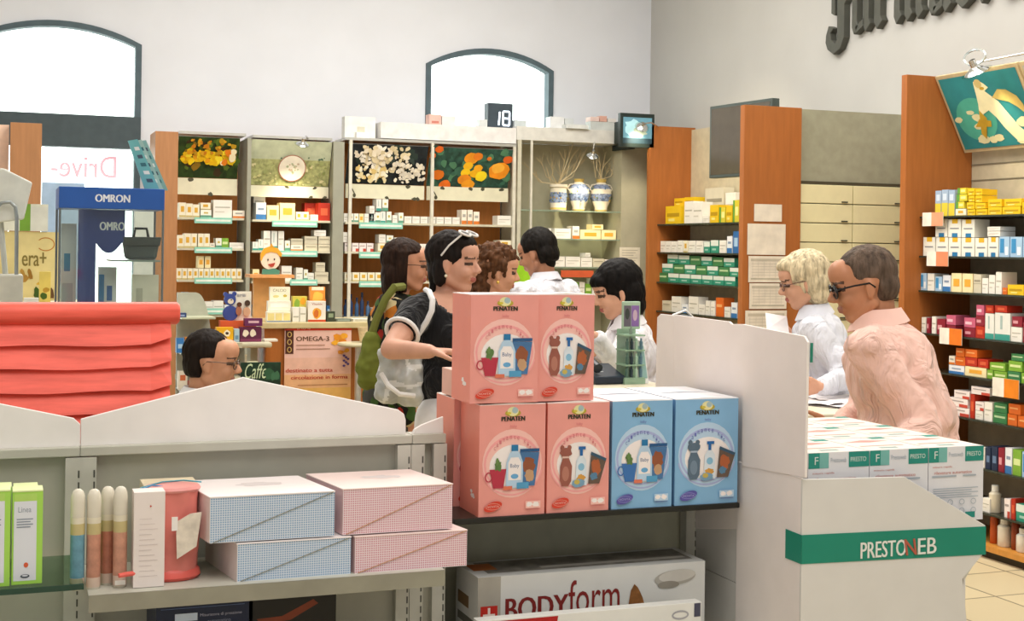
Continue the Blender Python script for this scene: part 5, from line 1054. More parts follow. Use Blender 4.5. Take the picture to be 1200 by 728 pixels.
def head_geo(M, s=1.0, wide=1.0):
    R = M.to_3x3(); g = []
    P = lambda x, y, z: M @ Vector((x*s, y*s*wide, z*s))
    E = lambda c, r: g.append(sph_geo(P(*c), (r[0]*s, r[1]*s*wide, r[2]*s), R, 18, 12))
    E((-.018, 0, .028), (.094, .074, .084)); E((.018, 0, -.012), (.070, .062, .092)); E((.048, 0, -.086), (.026, .028, .020)); E((.055, 0, .045), (.040, .052, .045))
    for sg in (-1, 1):
        g.append(cap_geo(P(-.005, sg*.05, -.055), .022*s, P(.050, sg*.014, -.092), .018*s)); E((.055, sg*.034, -.030), (.028, .022, .026)); E((.074, sg*.026, .020), (.014, .024, .008)); E((.068, sg*.030, .004), (.016, .014, .010))
        E((-.006, sg*.073, -.008), (.016, .009, .030)); E((.0, sg*.073, -.028), (.009, .008, .013)); E((.096, sg*.011, -.028), (.010, .008, .008))
    g.append(cap_geo(P(.080, 0, .012), .009*s, P(.103, 0, -.022), .011*s)); E((.079, 0, -.053), (.013, .022, .006)); E((.078, 0, -.064), (.012, .018, .006)); E((.072, 0, -.058), (.014, .026, .012))
    return g
def head_colour(M, s, skin=0, lip=1, eye=2, brow=3):
    Mi = M.inverted()
    def f(c):
        q = (Mi @ c)/s
        if q.x > .078 and abs(q.y) < .021 and -.068 < q.z < -.049: return lip
        if q.x > .060 and abs(abs(q.y)-.031) < .015 and -.004 < q.z < .009: return eye
        if q.x > .060 and abs(abs(q.y)-.030) < .021 and .020 < q.z < .028: return brow
        return skin
    return f
HAIR = {
 'tied': ([((-.026, 0, .040), (.098, .082, .090)), ((-.062, 0, -.02), (.048, .064, .085)), ((-.068, 0, -.105), (.028, .045, .065)), ((.02, 0, .075), (.065, .062, .045)), ((-.03, .065, -.03), (.035, .022, .06)), ((-.03, -.065, -.03), (.035, .022, .06))], .05, .062),
 'long': ([((-.022, 0, .036), (.102, .088, .092)), ((-.06, 0, -.05), (.055, .088, .11)), ((.0, .070, -.02), (.045, .022, .10)), ((.0, -.070, -.02), (.045, .022, .10)), ((-.05, 0, -.13), (.05, .07, .06))], .004, .055),
 'curly': ([((-.026, 0, .040), (.106, .090, .092)), ((-.085, 0, -.01), (.055, .075, .085)), ((-.07, 0, -.09), (.05, .065, .05)), ((.03, 0, .075), (.055, .060, .045))], .03, .055),
 'short': ([((-.022, 0, .036), (.093, .0775, .083)), ((-.048, 0, -.01), (.060, .072, .068)), ((-.062, 0, -.05), (.030, .045, .030))], .028, .066),
 'thick': ([((-.024, 0, .042), (.102, .086, .098)), ((-.055, 0, -.01), (.066, .080, .082)), ((-.065, 0, -.07), (.04, .055, .04))], .040, .060),
 'receding': ([((-.026, 0, .036), (.092, .080, .085)), ((-.048, 0, -.01), (.062, .076, .070)), ((-.06, 0, -.06), (.035, .05, .035))], .014, .078),
 'bob': ([((-.022, 0, .046), (.108, .094, .094)), ((-.040, 0, -.01), (.080, .094, .090)), ((-.045, 0, -.06), (.062, .086, .055)), ((.035, 0, .085), (.060, .065, .035))], .048, .060),
 'fringe': ([((-.022, 0, .046), (.108, .092, .094)), ((-.045, 0, -.01), (.080, .092, .095)), ((-.055, 0, -.07), (.055, .080, .06)), ((.050, 0, .060), (.050, .062, .042))], .052, .035),
}
def hair_mesh(style, M, s, m, parent, amp=.004, sc=90):
    blobs, xf, zf = HAIR[style]; R = M.to_3x3(); geo = [sph_geo(M @ (Vector(c)*s), tuple(q*s for q in r), R, 18, 12) for c, r in blobs]; Mi = M.inverted()
    def d(co, no):
        q = (Mi @ co)/s
        ss = lambda t: (lambda c: c*c*(3-2*c))(min(1, max(0, t)))
        line = xf-.25*max(0, -q.z-.02) if style not in ('bob', 'fringe', 'long') else xf
        w = ss((q.x-line)/.022)*ss((zf+.012-q.z)/.022)
        if style in ('short', 'thick', 'receding'): w = max(w, ss((abs(q.y)-.050)/.012)*ss((.022-q.z)/.02)*ss((q.x+.040)/.016), ss((-.055-q.z)/.02)*.8)
        if w > .02:
            tq = Vector((min(q.x, line)*.8, q.y*.74, q.z*.86)); q2 = q.lerp(tq, w)
            if w > .4: return M @ (q2*s)
            q = q2; co = M @ (q*s)
            return co+no*(amp*.5*noise.noise(Vector((q.x*sc*.5, q.y*sc*.9, q.z*sc*.22))))
        k = Vector((q.x*sc*.5, q.y*sc*.9, q.z*sc*.22)); return amp*noise.noise(k)+amp*.5*noise.noise(k*2.3)+(amp*1.6*noise.noise(q*38) if style == 'curly' else 0)
    return bake('hair', geo, [m], parent, .006, 2, d)
def person(label, hp, body_deg, head_deg, pitch=0, skin='c98a68', hair=('short', '2a201a'), top=('e8e8ea', 'short'), bottom='3a3a44', male=False, arms=None, lean=(0, 0), seated=False, stand_z=0, coat=False, hs=1.0, girth=1.0, bust=0, tuck=0, roll=0, topkind='', glasses=None, collar=False, neck=.138, scoop=0, loose=0, crop=False, hairamp=.004, voxel=.0065):
    hc = PD(*hp); a = math.radians(body_deg); h = Vector((math.cos(a), math.sin(a), 0)); l = Vector((-h.y, h.x, 0)); up = Vector((0, 0, 1))
    N = hc-Vector((math.cos(math.radians(head_deg)), math.sin(math.radians(head_deg)), 0))*(.035+.05*math.sin(math.radians(max(0, pitch))))*hs-up*neck*hs
    H = hc.z+.115; s = (H/1.68) if not seated else 1.0
    P0 = N+h*lean[0]+l*lean[1]; root_p = Vector((P0.x, P0.y, 0)); root = empty('person', root_p, label, 'person'); off = -root_p
    T = lambda v: Vector(v)+off
    g = girth*s
    hd = math.radians(head_deg); M = Matrix.Translation(T(hc)) @ Matrix.Rotation(hd, 4, 'Z') @ Matrix.Rotation(math.radians(pitch), 4, 'Y') @ Matrix.Rotation(math.radians(roll), 4, 'X')
    Nn = T(N); sh = .165*s*(1.12 if male else 1.0); Hz = N.z
    hipz = (Hz-.50*s) if not seated else Hz-.48
    pel = Vector((h.x*lean[0]+l.x*lean[1]+(-off.x-root_p.x), 0, 0)); pel = Vector((0, 0, hipz)); mid = Nn.lerp(pel, .5)
    chest = Nn.lerp(pel, .30); waist = Nn.lerp(pel, .66); R3 = Matrix((h, l, up)).transposed()
    def torso(k):
        t = [sph_geo(chest, ((.115+.01*bust)*g+k, (.158 if male else .142)*g+k, .17*s+k), R3, 22, 14), sph_geo(waist, (.105*g+k, (.135 if male else .120)*g+k, .15*s+k), R3, 22, 14), sph_geo(pel, (.118*g+k, .158*g+k, .12*s+k), R3, 22, 14),
             cap_geo(Nn-up*.06*s+l*(sh-.03), .055*g+k, Nn-up*.06*s-l*(sh-.03), .055*g+k), cap_geo(Nn-up*.035*s+l*.055, .044*g+k*.6, Nn-up*.035*s-l*.055, .044*g+k*.6)]
        if bust: t += [sph_geo(chest+h*.075*g+l*.065*sg-up*.01, (.062*g+k, .062*g+k, .062*g+k)) for sg in (-1, 1)]
        return t
    body = head_geo(M, hs, 1.0); nt = M @ Vector((-.030*hs, 0, -.055*hs)); nr = .054 if male else .044
    body += [cap_geo(Nn-up*.02, nr*1.08, nt, nr)]; body += torso(0)
    J = {}
    for sg, nm_ in ((1, 'L'), (-1, 'R')):
        S = Nn-up*.065*s+l*sg*sh; spec_ = (arms or {}).get(nm_)
        if spec_: E_, W_, hdir, pn, th, cu = spec_; E_, W_ = T(PD(*E_)), T(PD(*W_)); hdir = Vector(hdir) if len(hdir) == 3 else h
        else: E_ = S-up*.27*s+l*sg*.05-h*.02; W_ = E_-up*.22*s+h*.09; hdir = -up*.9+h*.3; pn = -l*sg; th = h; cu = .3
        # keep believable limb lengths
        v = E_-S; E_ = S+v.normalized()*min(max(v.length, .24*s), .31*s); v = W_-E_; W_ = E_+v.normalized()*min(max(v.length, .20*s), .27*s)
        J[nm_] = (S, E_, W_); fat = g*(1.1 if male else 1.0)
        body += [cap_geo(S, .052*fat, E_, .038*fat), cap_geo(E_, .038*fat, W_, .025*fat)]; body += hand_geo(W_, hdir, pn, th, cu, 1.0*s)
    legs = []; kz = .48*s; legp = []
    for sg in (1, -1):
        hip = pel+l*sg*.085*s-up*.04
        if seated: kn = hip+h*.40+l*sg*.04; kn.z = hip.z+.0; an = Vector((kn.x, kn.y, .09))+h*(-.02)
        else: kn = Vector((hip.x*.9, hip.y*.9, kz))+h*.02; an = Vector((kn.x, kn.y, .09))-h*.03
        legp.append((hip, kn, an)); body += [cap_geo(hip, .085*g, kn, .056*g), cap_geo(kn, .055*g, an, .036*g)]
        legs.append((an, sg))
    sk = mat(skin, rough=.5, var=.05); lipm = mat('b0645a' if not male else 'b0786a', rough=.4); eyem = mat('4a3830', rough=.2); brm = mat('5a4030', rough=.6)
    bake('body', body, [sk, lipm, eyem, brm], root, voxel, 3, None, head_colour(M, hs))
    # top
    tk = .013; tc, sl = top[0], top[1]; tm = mat(tc, rough=.8, kind=topkind or 'cloth', var=.03, spec=.15)
    tg = [q for q in torso(tk)]
    if crop: tg[2] = sph_geo(waist+up*.02, (.116*g+tk, .130*g+tk, .15*s), R3, 22, 14); tg[1] = tg[2]
    if loose: tg += [cap_geo(chest-h*.02, .12+loose, pel+up*.05-h*.02, .125+loose), cap_geo(chest-h*.03+up*.04, .12, waist-h*.04, .12+loose)]
    for nm_ in 'LR':
        S, E_, W_ = J[nm_]; fat = g*(1.1 if male else 1.0)
        if sl == 'short': q = S.lerp(E_, .40); tg += [cap_geo(S, .056*fat+tk, q, .046*fat+tk)]
        elif sl == 'long': tg += [cap_geo(S, .054*fat+tk, E_, .042*fat+tk), cap_geo(E_, .042*fat+tk, E_.lerp(W_, .90), .030*fat+tk*.8)]
    if coat:
        for hip, kn, an in legp: tg += [cap_geo(hip, .095*g+tk, kn, .105*g+tk)]
        tg += [cap_geo(pel, .12*g+tk, pel-up*.3*s, .13*g+tk)]
    wf = wrinkle(.016 if sl == 'long' else .007, 8); nc = Nn+h*.075*s-up*.015
    def topd(co, no):
        if scoop:
            k = (co-nc).length
            if k < scoop: return -.034
            if k < scoop+.010: return -.012
        return wf(co, no)
    bake('top', tg, [tm], root, .008, 4, topd)
    # trousers and shoes
    pg = [sph_geo(pel+up*.01, (.122*g+(.016 if crop else .008), .160*g+(.016 if crop else .008), .15*s), R3, 20, 12)]
    for hip, kn, an in legp: pg += [cap_geo(hip, .092*g, kn, .066*g), cap_geo(kn, .066*g, an, .055*g)]
    bake('trousers', pg, [mat(bottom, rough=.8)], root, .010, 4, wrinkle(.005, 8))
    sm = mat('2a2420', rough=.5)
    for an, sg in legs:
        q = Vector((an.x, an.y, .0)); bake('shoe', [sph_geo(q+h*.05+up*.036, (.125, .042, .036), R3, 16, 10), cap_geo(q+up*.035, .034, q+up*.09, .038)], [sm], root, .009, 2)
    if hair: hair_mesh(hair[0], M, hs, mat(hair[1], rough=.6, kind='hair', spec=.12), root, hairamp)
    if collar:      # shirt collar: two leaves folded round the neck
        mb = MB(); n = 16; cm_ = mat(tc, rough=.7, var=.02); nb = (Nn-up*.0); r0 = nr+.020; nb = Nn+up*.018; vs = []; fs = []
        for i in range(n+1):
            t = PI*.14+(2*PI-PI*.28)*i/n; dr = h*math.cos(t)+l*math.sin(t); lf = 1-abs(i/n-.5)*2
            drop = .036+.040*(1-lf); vs += [nb+dr*(r0-.004)+up*(.038-.014*(1-lf)), nb+dr*(r0+.024)+up*(.034-drop), nb+dr*(r0+.020)+up*(.030-drop), nb+dr*(r0-.008)+up*(.030-.014*(1-lf))]
        for i in range(n):
            b = 4*i; fs += [(b, b+4, b+5, b+1), (b+1, b+5, b+6, b+2), (b+2, b+6, b+7, b+3), (b+3, b+7, b+4, b)]
        fs += [(0, 1, 2, 3), (4*n, 4*n+3, 4*n+2, 4*n+1)]
        mb.add(vs, fs, cm_); mb.build('collar', root, smooth=True)
    if glasses:
        kind, col = glasses; gm_ = mat(col, rough=.2); R = M.to_3x3(); P = lambda x, y, z: M @ Vector((x*hs, y*hs, z*hs)); mb = MB()
        if kind == 'head':      # white framed glasses pushed up on the hair
            for sg in (-1, 1):
                c = Vector((.052, sg*.034, .118)); ring = [P(c.x+.020*math.cos(t), c.y+.030*math.sin(t), c.z-.010*math.cos(t)*.9) for t in [2*PI*i/18 for i in range(18)]]; mb.tube(ring, .0045*hs, gm_, 8, True)
                mb.add([P(c.x+.018*math.cos(t), c.y+.027*math.sin(t), c.z-.009*math.cos(t)) for t in [2*PI*i/18 for i in range(18)]], [tuple(range(18))], mat('2a3038', rough=.1)); mb.tube([P(.05, sg*.06, .112), P(.01, sg*.082, .07), P(-.02, sg*.085, .03)], .004, gm_, 6)
            mb.tube([P(.056, -.008, .119), P(.056, .008, .119)], .0045, gm_, 6)
        else:
            lens = mat('14181c', rough=.08, spec=.7) if kind == 'sun' else GLASS; rx = .022 if kind == 'sun' else .019
            for sg in (-1, 1):
                c = Vector((.094, sg*.033, .000)); ry = .027; rz_ = .020 if kind == 'sun' else .016
                pts = [P(c.x-.10*max(0, abs(c.y+ry*math.cos(t))-.03)-.002, c.y+ry*math.cos(t), c.z+rz_*math.sin(t)) for t in [2*PI*i/20 for i in range(20)]]; mb.tube(pts, .0022*hs if kind != 'sun' else .0030, gm_, 6, True); mb.add(pts, [tuple(range(20))], lens)
                mb.tube([P(.088, sg*.060, .006), P(.04, sg*.076, .008), P(-.005, sg*.080, .006), P(-.02, sg*.078, -.01)], .0030 if kind == 'sun' else .0018, gm_, 6)
            mb.tube([P(.096, -.008, .004), P(.098, 0, .007), P(.096, .008, .004)], .0025, gm_, 6)
        mb.build('glasses', root, smooth=True)
    return dict(root=root, M=M, J=J, N=Nn, h=h, l=l, pel=pel, chest=chest, s=s, g=g, T=T, waist=waist)
RIGHT = -20.6; LEFT = 159.4
camdir = (-FW).copy()
# main woman in black
W = person('woman in black short sleeved top with white sunglasses on her dark hair', (533, 309, 5.1), RIGHT-38, RIGHT-22, 2, 'd09c84', ('tied', '1e1714'), ('17171a', 'short'), 'e6e4e6', bust=1, girth=1.03, hs=.97, neck=.118, scoop=.104, crop=True,
    arms={'R': ((459, 408, 4.80), (503, 412, 4.66), tuple(RV), tuple(-UV+RV*.2), tuple(-FW), .85), 'L': ((556, 408, 5.1), (548, 405, 4.85), tuple(RV-FW*.4), tuple(-UV), tuple(FW*-1+UV), .6)}, glasses=('head', 'e8e4e0'), lean=(.06, 0), voxel=.0055)
S, E_, Wr = W['J']['R']; q = S.lerp(E_, .44); d_ = (E_-S).normalized(); u = d_.orthogonal().normalized(); w_ = d_.cross(u)
MB().tube([q+d_*.030+(u*math.cos(t)+w_*math.sin(t))*0.061 for t in [2*PI*i/24 for i in range(24)]], .008, mat('e9e6e4', rough=.7), 8, True).build('sleeve_trim', W['root'], smooth=True)
ear = W['M'] @ Vector((.002, -.078, -.045)); MB().ball(ear, .006, mat('e8dcc0', rough=.2), 10, 8).build('earring', W['root'], smooth=True)
# her shoulder bag and strap
r0 = W['root'].location; up = Vector((0, 0, 1))
bc = PD(463, 437, 5.0); r = empty('shoulder_bag', (bc.x, bc.y, bc.z-.15), 'silvery white slouchy shoulder bag carried by the woman in black', 'bag')
def Bl(u, v, d=4.98): return PD(u, v, d-.02)-r.location
geo = [cap_geo(Bl(470, 412), .035, Bl(460, 455), .062), cap_geo(Bl(482, 415), .04, Bl(474, 452), .062), cap_geo(Bl(450, 438), .035, Bl(480, 462), .055), cap_geo(Bl(452, 462), .035, Bl(478, 468), .035), cap_geo(Bl(447, 415), .016, Bl(452, 440), .035)]
bake('bag_body', geo, [mat('b9bbb8', rough=.35, metal=.15, var=.2, scale=12), mat('dcdcda', rough=.4)], r, .008, 4, wrinkle(.016, 14), lambda c: 1 if abs(noise.noise(c*9)) < .10 else 0)
MB().tube([Bl(447, 438, 4.93), Bl(455, 452, 4.90), Bl(468, 462, 4.89), Bl(486, 464, 4.92)], .009, mat('eceae8', rough=.5), 8).build('piping', r, smooth=True)
Sh = S+r0
pts = [PD(q[0], q[1], q[2])-r.location for q in ((499, 340, 5.02), (503, 342, 4.93), (507, 352, 4.885), (506, 364, 4.875), (500, 377, 4.88), (490, 392, 4.90), (482, 410, 4.92))]
MB().tube(pts, .011, mat('e9e8e8', rough=.6), 8).build('strap', r, smooth=True)
# woman in floral blouse behind
V = person('woman in a red and green floral blouse with olive bag behind the woman in black', (477, 312, 6.1), RIGHT+5, RIGHT, 2, 'c88e70', ('long', '2c1c14'), ('7a2c22', 'long'), '3c3a34', topkind='floral', lean=(-.03, 0), glasses=('clear', '4a3428'), girth=1.0)
bc = PD(432, 425, 6.0); r = empty('shoulder_bag', (bc.x, bc.y, bc.z-.15), 'olive green cloth bag hanging behind the silvery bag', 'bag')
def Bl(u, v, d=5.9): return PD(u, v, d)-r.location
bake('bag_body', [cap_geo(Bl(436, 395), .03, Bl(430, 430), .055), cap_geo(Bl(440, 400), .025, Bl(438, 445), .045), cap_geo(Bl(426, 420), .03, Bl(432, 445), .045)], [mat('6c7428', rough=.8)], r, .009, 4, wrinkle(.012, 12))
MB().tube([Bl(433, 400), Bl(442, 372), Bl(452, 350), Bl(462, 337), PD(472, 336, 5.98)-r.location], .018, mat('6c7030', rough=.8), 8).build('strap', r, smooth=True)
# curly haired woman
V = person('woman with light brown curly pinned up hair, facing the man in white', (583, 318, 6.4), RIGHT+10, RIGHT+8, 8, 'd49c7c', ('curly', '5c3c26'), ('e0d8d4', 'short'), '44444c', hairamp=.012, lean=(-.03, 0))
e_ = V['M'] @ Vector((.0, -.076, -.05)); MB().ball(e_, .008, mat('e8c060', rough=.2, metal=.6), 8, 6).build('earring', V['root'], smooth=True)
# man in white coat with dark hair, seen from behind
V = person('dark haired man in white coat turned away, beside the lime board', (629, 298, 7.7), LEFT-45, LEFT-25, 18, 'b07c60', ('thick', '16120f'), ('d6d6de', 'long'), '33343c', male=True, coat=True, hs=1.08, lean=(-.06, 0), collar=True, arms={'L': ((622, 352, 7.8), (606, 345, 7.85), tuple(-RV+UV*.3), tuple(-UV), tuple(FW), .3)})
wp = PD(604, 338, 7.7); tag(MB().prism([(0, 0, 0), (.10, .03, -.03), (.10, .10, -.0), (0, .08, .03)], (0, 0, .003), mat('f2f2f2')).build('paper_sheet', loc=wp-Vector((.05, 0, 0))), 'white slip of paper held by the dark haired man', 'paper')
# black bob woman
V = person('woman with short black bob and white coat serving at the pale counter', (722, 342, 5.95), LEFT+8, LEFT+12, 16, 'd8a488', ('fringe', '120f0e'), ('e8e6ea', 'long'), '3c3c40', coat=True, lean=(-.07, 0), hs=1.03, collar=True,
   arms={'L': ((735, 408, 5.75), (712, 416, 5.6), tuple(-RV-UV*.1), tuple(-UV), tuple(-FW*.3+UV), .25), 'R': ((715, 405, 6.05), (703, 412, 5.8), tuple(-RV), tuple(-UV), tuple(UV), .3)})
p0 = V['N']; hh_ = V['h']; MB().prism([p0+hh_*.135-Vector((0, 0, .10))+V['l']*.03, p0+hh_*.145-Vector((0, 0, .24))+V['l']*.035, p0+hh_*.145-Vector((0, 0, .24))+V['l']*.065, p0+hh_*.125-Vector((0, 0, .10))+V['l']*.055], (0, 0, .004), mat('d8803c')).build('lanyard', V['root'])
# blonde woman
V = person('woman with short platinum blonde hair and glasses in a white shirt coat', (941, 331, 5.9), LEFT-12, LEFT-4, 14, 'd8a488', ('bob', 'd4c4a2'), ('e2e4ee', 'long'), '4a4a50', coat=True, lean=(-.10, 0), hs=1.02, collar=True, glasses=('clear', '6a4a44'),
   arms={'L': ((988, 432, 5.7), (962, 453, 5.55), tuple(-RV-UV*.15), tuple(-UV), tuple(UV-FW*.3), .35), 'R': ((950, 425, 6.1), (926, 388, 5.95), tuple(-RV+UV*.25), tuple(-UV), tuple(UV), .5)})
wp = PD(913, 378, 5.85); tag(MB().prism([(-.06, 0, -.03), (.05, 0, -.045), (.075, .06, .02), (-.02, .08, .035)], (0, 0, .003), mat('e9e4e4')).build('paper_sheet', loc=wp), 'white paper slip held up by the blonde woman', 'paper')
# man in pink
V = person('grey haired man in a pale pink shirt and dark sunglasses looking down', (1011, 334, 4.3), LEFT-24, LEFT-3, 14, 'c08664', ('short', '605044'), ('f0c6b8', 'long'), '4a4650', male=True, loose=.022, lean=(-.10, 0), hs=1.045, girth=1.02, neck=.118, collar=True, glasses=('sun', '14161a'), hairamp=.002,
   arms={'L': ((1082, 508, 4.12), (1030, 540, 3.92), tuple(-RV*.9-UV*.3), tuple(-UV), tuple(UV-FW*.2), .35), 'R': ((1015, 480, 4.5), (985, 500, 4.4), tuple(-RV), tuple(-UV), tuple(UV), .35)}, voxel=.0055)
# seated man at the left
V = person('seated man with receding dark hair and thin glasses behind the white header', (249, 424, 5.7), RIGHT+8, RIGHT+2, 6, 'cc9474', ('receding', '1e1612'), ('e6e6ec', 'long'), '3a3c44', male=True, seated=True, hs=1.12, glasses=('clear', '5a4438'), lean=(-.03, 0), collar=True)
st = V['root'].location; sz = V['pel'].z-.155; r = empty('stool', (st.x, st.y, 0), 'round padded stool under the seated man', 'stool')
MB().lathe([(.17, sz-.05), (.18, sz-.04), (.18, sz-.01), (.16, sz)], mat('33302c', rough=.6), 24).build('seat', r, smooth=True); MB().lathe([(.03, .03), (.03, sz-.05)], chrome, 14).build('column', r, smooth=True); MB().lathe([(.2, 0), (.19, .03)], chrome, 24).build('foot', r)
# ================================================================ middle of the shop
finish = None
# pharmacy counter behind the display (blonde's)
cm = mat('d2cbb8', rough=.4, var=.02)
def counter(x0, x1, y0, y1, z, label, topm, bodym, inset=.03):
    r = empty('counter', (x0, y0, 0), label, 'counter'); W, D = x1-x0, y1-y0
    MB().box(0, W, 0, D, z-.035, z, topm).build('worktop', r, bevel=.004)
    MB().box(inset, W-inset, inset, D-inset, .08, z-.035, bodym).build('counter_body', r)
    MB().box(inset+.03, W-inset-.03, inset+.04, D-inset-.03, 0, .08, mat('3c3428')).build('kick_board', r); return r
p = PZ(960, 486, 1.0)
counter(p.x-.35, p.x+.30, p.y, p.y+.52, 1.0, 'pale counter with papers in front of the blonde woman in white', mat('e2d9c2', rough=.35), mat('8a5a34', kind='wood'))
for i, (u, v, a, lab) in enumerate([(962, 470, .2, 'white paper sheet on the counter near the blonde woman'), (978, 466, -.3, 'folded white paper bag beside the blonde woman hand'), (992, 474, .5, 'white paper sheet at the counter edge beside the man in pink')]):
    q = PZ(u, v, 1.0+.001+i*.003); mb = MB(); n = 6; vs = []; fs = []
    for j in range(n+1):
        for k in range(n+1): vs.append((-.11+.22*j/n, -.15+.30*k/n, .004+.009*math.sin(j*1.1+i)*math.sin(k*.9+1)**2))
    vs += [(x, y, 0.0) for x, y, z in vs[:]]; m1 = (n+1)**2
    for j in range(n):
        for k in range(n): a0 = j*(n+1)+k; fs += [(a0, a0+n+1, a0+n+2, a0+1), (m1+a0, m1+a0+1, m1+a0+n+2, m1+a0+n+1)]
    mb.add(vs, fs, mat('f2ecec', rough=.6)); tag(mb.build('paper_sheet', loc=(q.x, q.y, 1.001+i*.0005), rz=a), lab, 'paper')
# reception desk with poster
YD = 8.0; zc = PY(370, 378, YD).z; xd0, xd1 = PY(305, 378, YD).x, PY(438, 378, YD).x
r = counter(xd0, xd1, YD, YD+.55, zc, 'wooden counter with pale top carrying the poster and supplement cartons', mat('c8b98a', rough=.35), mat('a86428', rough=.5, kind='wood'))
YPo = YD+.018; a_, b_ = PY(333, 430, YPo), PY(411, 430, YPo); z1 = PY(372, 380, YPo).z; z0_ = PY(372, 474, YPo).z; W, H = b_.x-a_.x, z1-z0_+.02; z0_ -= .02
mb = MB().box(0, W, 0, .004, 0, H, mat('e6bcae', rough=.5, var=.03)); a = Art(mb, (0, 0, 0), (1, 0, 0), (0, 0, 1), W, H, .0006)
a.rect(0, .34, 1, .60, mat('e4b6a0')); a.rect(0, .22, 1, .40, mat('e2b080')); a.rect(0, 0, 1, .24, mat('e0b060'))
a.rect(0, .925, 1, 1, mat('c8341c')); a.text('arteria', .18, .94, .38, .975, mat('f0c8b0')); a.rect(.01, .65, .13, .93, mat('4a2418')); 
for k in range(3): a.ring(.07, .88-.09*k, .035, .035, .012, mat('c9a860'), seg=10)
a.text('OMEGA-3', .17, .80, .66, .855, mat('6a4a34'), bold=.003); a.rect(.17, .745, .60, .755, mat('a88068')); a.rect(.17, .70, .68, .71, mat('a88068'))
a.text('destinato a tutta', .02, .43, .72, .475, mat('b8402c'), bold=.002); a.text('circolazione in forma', .10, .345, .95, .39, mat('b8402c'), bold=.002); a.rect(.2, .27, .95, .28, mat('b07c50'))
for (x, y, s, c) in [(.80, .84, .08, 'd88a1c'), (.88, .86, .06, 'e6a028'), (.76, .78, .06, 'e8a82c'), (.86, .79, .07, 'd8801c'), (.84, .66, .05, 'd88c28'), (.93, .68, .05, 'e0a030')]: a.ell(x, y, s, s*.5, mat(c, var=.1), 10, 0, .25)
for k in range(7): a.ell(.89+.03*(k % 3), .62-.02*k, .022, .014, mat('5c4a8c'), 8)
mb.build('supplement_poster', loc=(a_.x, YPo-.006, z0_)); tag(bpy.data.objects['supplement_poster'], 'pink and orange OMEGA-3 poster fixed on the counter front', 'poster')
# small round side shelf at right end of desk with basket
x0, x1 = PY(398, 403, 7.95).x, PY(437, 403, 7.95).x; zr = PY(420, 403, 7.8).z
rs = empty('side_shelf', ((x0+x1)/2, 7.9, zr), 'small pale shelf on a post beside the olive bag', 'shelf'); 
MB().lathe([(.12, -.02), (.125, -.01), (.12, 0)], mat('c4bd9c', rough=.4), 24).build('round_top', rs, smooth=True); MB().lathe([(.02, -zr+.02), (.02, -.02)], alu, 12).lathe([(.11, -zr), (.11, -zr+.02)], alu, 20).build('post', rs, smooth=True)
q = (PY(428, 400, 7.9))
b = MB().lathe([(.030, 0), (.034, .01), (.046, .09), (.043, .09), (.030, .012)], mat('dcc69c', rough=.6, var=.1, scale=60), 18); tag(b.build('basket', loc=(q.x, 7.9, zr+.001), smooth=True), 'small cream basket on the round side shelf', 'basket')
# left end shelves of the desk
zl = PY(300, 399, 7.9).z; x0, x1 = PY(276, 399, 7.9).x, PY(333, 399, 7.9).x
r = empty('side_shelf', (0, 0, 0), 'rounded grey side shelf under the purple and yellow packs', 'shelf')
MB().box(x0, min(x1, xd0+.02), 7.72, 8.1, zl-.03, zl, mat('bdb79c', rough=.4)).build('shelf_board', r, bevel=.01); MB().box(x0+.08, x0+.12, 7.86, 7.98, 0, zl-.03, mat('a8a48c')).build('support', r); MB().box(x0+.16, xd0-.002, 7.80, 8.05, 0, zl-.03, mat('a86428', rough=.5, kind='wood')).build('support', r)
ZD = zc
def item(u0, u1, hp, Y, z, base, prints, label, d_=.08, name='supplement_carton', cat='box', vref=370, lean=0):
    a_, b_ = PY(u0, vref, Y), PY(u1, vref, Y); s = (a_-CAM).dot(FW)/F_PX; W = b_.x-a_.x-.002; h_ = hp*s; mb = MB().box(0, W, 0, d_, 0, h_, mat(base, rough=.45)); ar = Art(mb, (0, 0, 0), (1, 0, 0), (0, 0, 1), W, h_, .0006)
    for q in prints:
        if isinstance(q[0], str) and q[0] == 't': ar.text(q[1], *q[2:6], mat(q[6]))
        elif q[0] == 'e': ar.ell(*q[1:5], mat(q[5]), 12, 0, .15)
        else: ar.rect(*q[:4], mat(q[4]))
    o = mb.build(name, loc=(a_.x, Y, z+.0008)); o.rotation_euler.x = lean; return tag(o, label, cat)
Yi = YD+.06
# stepped dispenser of vitamin boxes
item(313, 341, 12, Yi, ZD, 'f0ead0', [(.03, .15, .30, .85, 'e8d890'), (.36, .15, .63, .85, 'e8d890'), (.7, .15, .97, .85, 'e8d890'), (0, 0, 1, .1, '7c94b4')], 'front step of the cream stepped dispenser on the counter', .05)
item(314, 341, 24, Yi+.052, ZD, 'f2ecd8', [(0, .5, 1, .53, 'd8d0b8'), (.1, .7, .9, .9, 'f8f4e8')], 'middle step of the cream stepped dispenser on the counter', .05)
item(316, 340, 40, Yi+.104, ZD, 'ece6cc', [('t', 'CALCIO', .15, .86, .8, .94, '8a8058'), ('e', .75, .74, .1, .04, 'c8b048'), ('e', .3, .72, .14, .04, 'd8cc88')], 'tall cream back card of the stepped dispenser on the counter', .03)
item(343, 351, 17, Yi, ZD, 'eeeade', [(.1, .3, .9, .4, 'b8b4a0')], 'white carton beside the stepped dispenser, left of two', .06)
item(351.5, 359, 17, Yi, ZD, 'eae8dc', [(.1, .5, .9, .6, 'b8b4a0')], 'white carton touching the yellow flower pack', .06)
item(343, 360, 29, Yi+.08, ZD, 'd8c850', [('e', .3, .7, .2, .2, '8cae3c'), ('e', .7, .8, .2, .15, 'f0a828')], 'yellow and green pack standing behind the white cartons', .05)
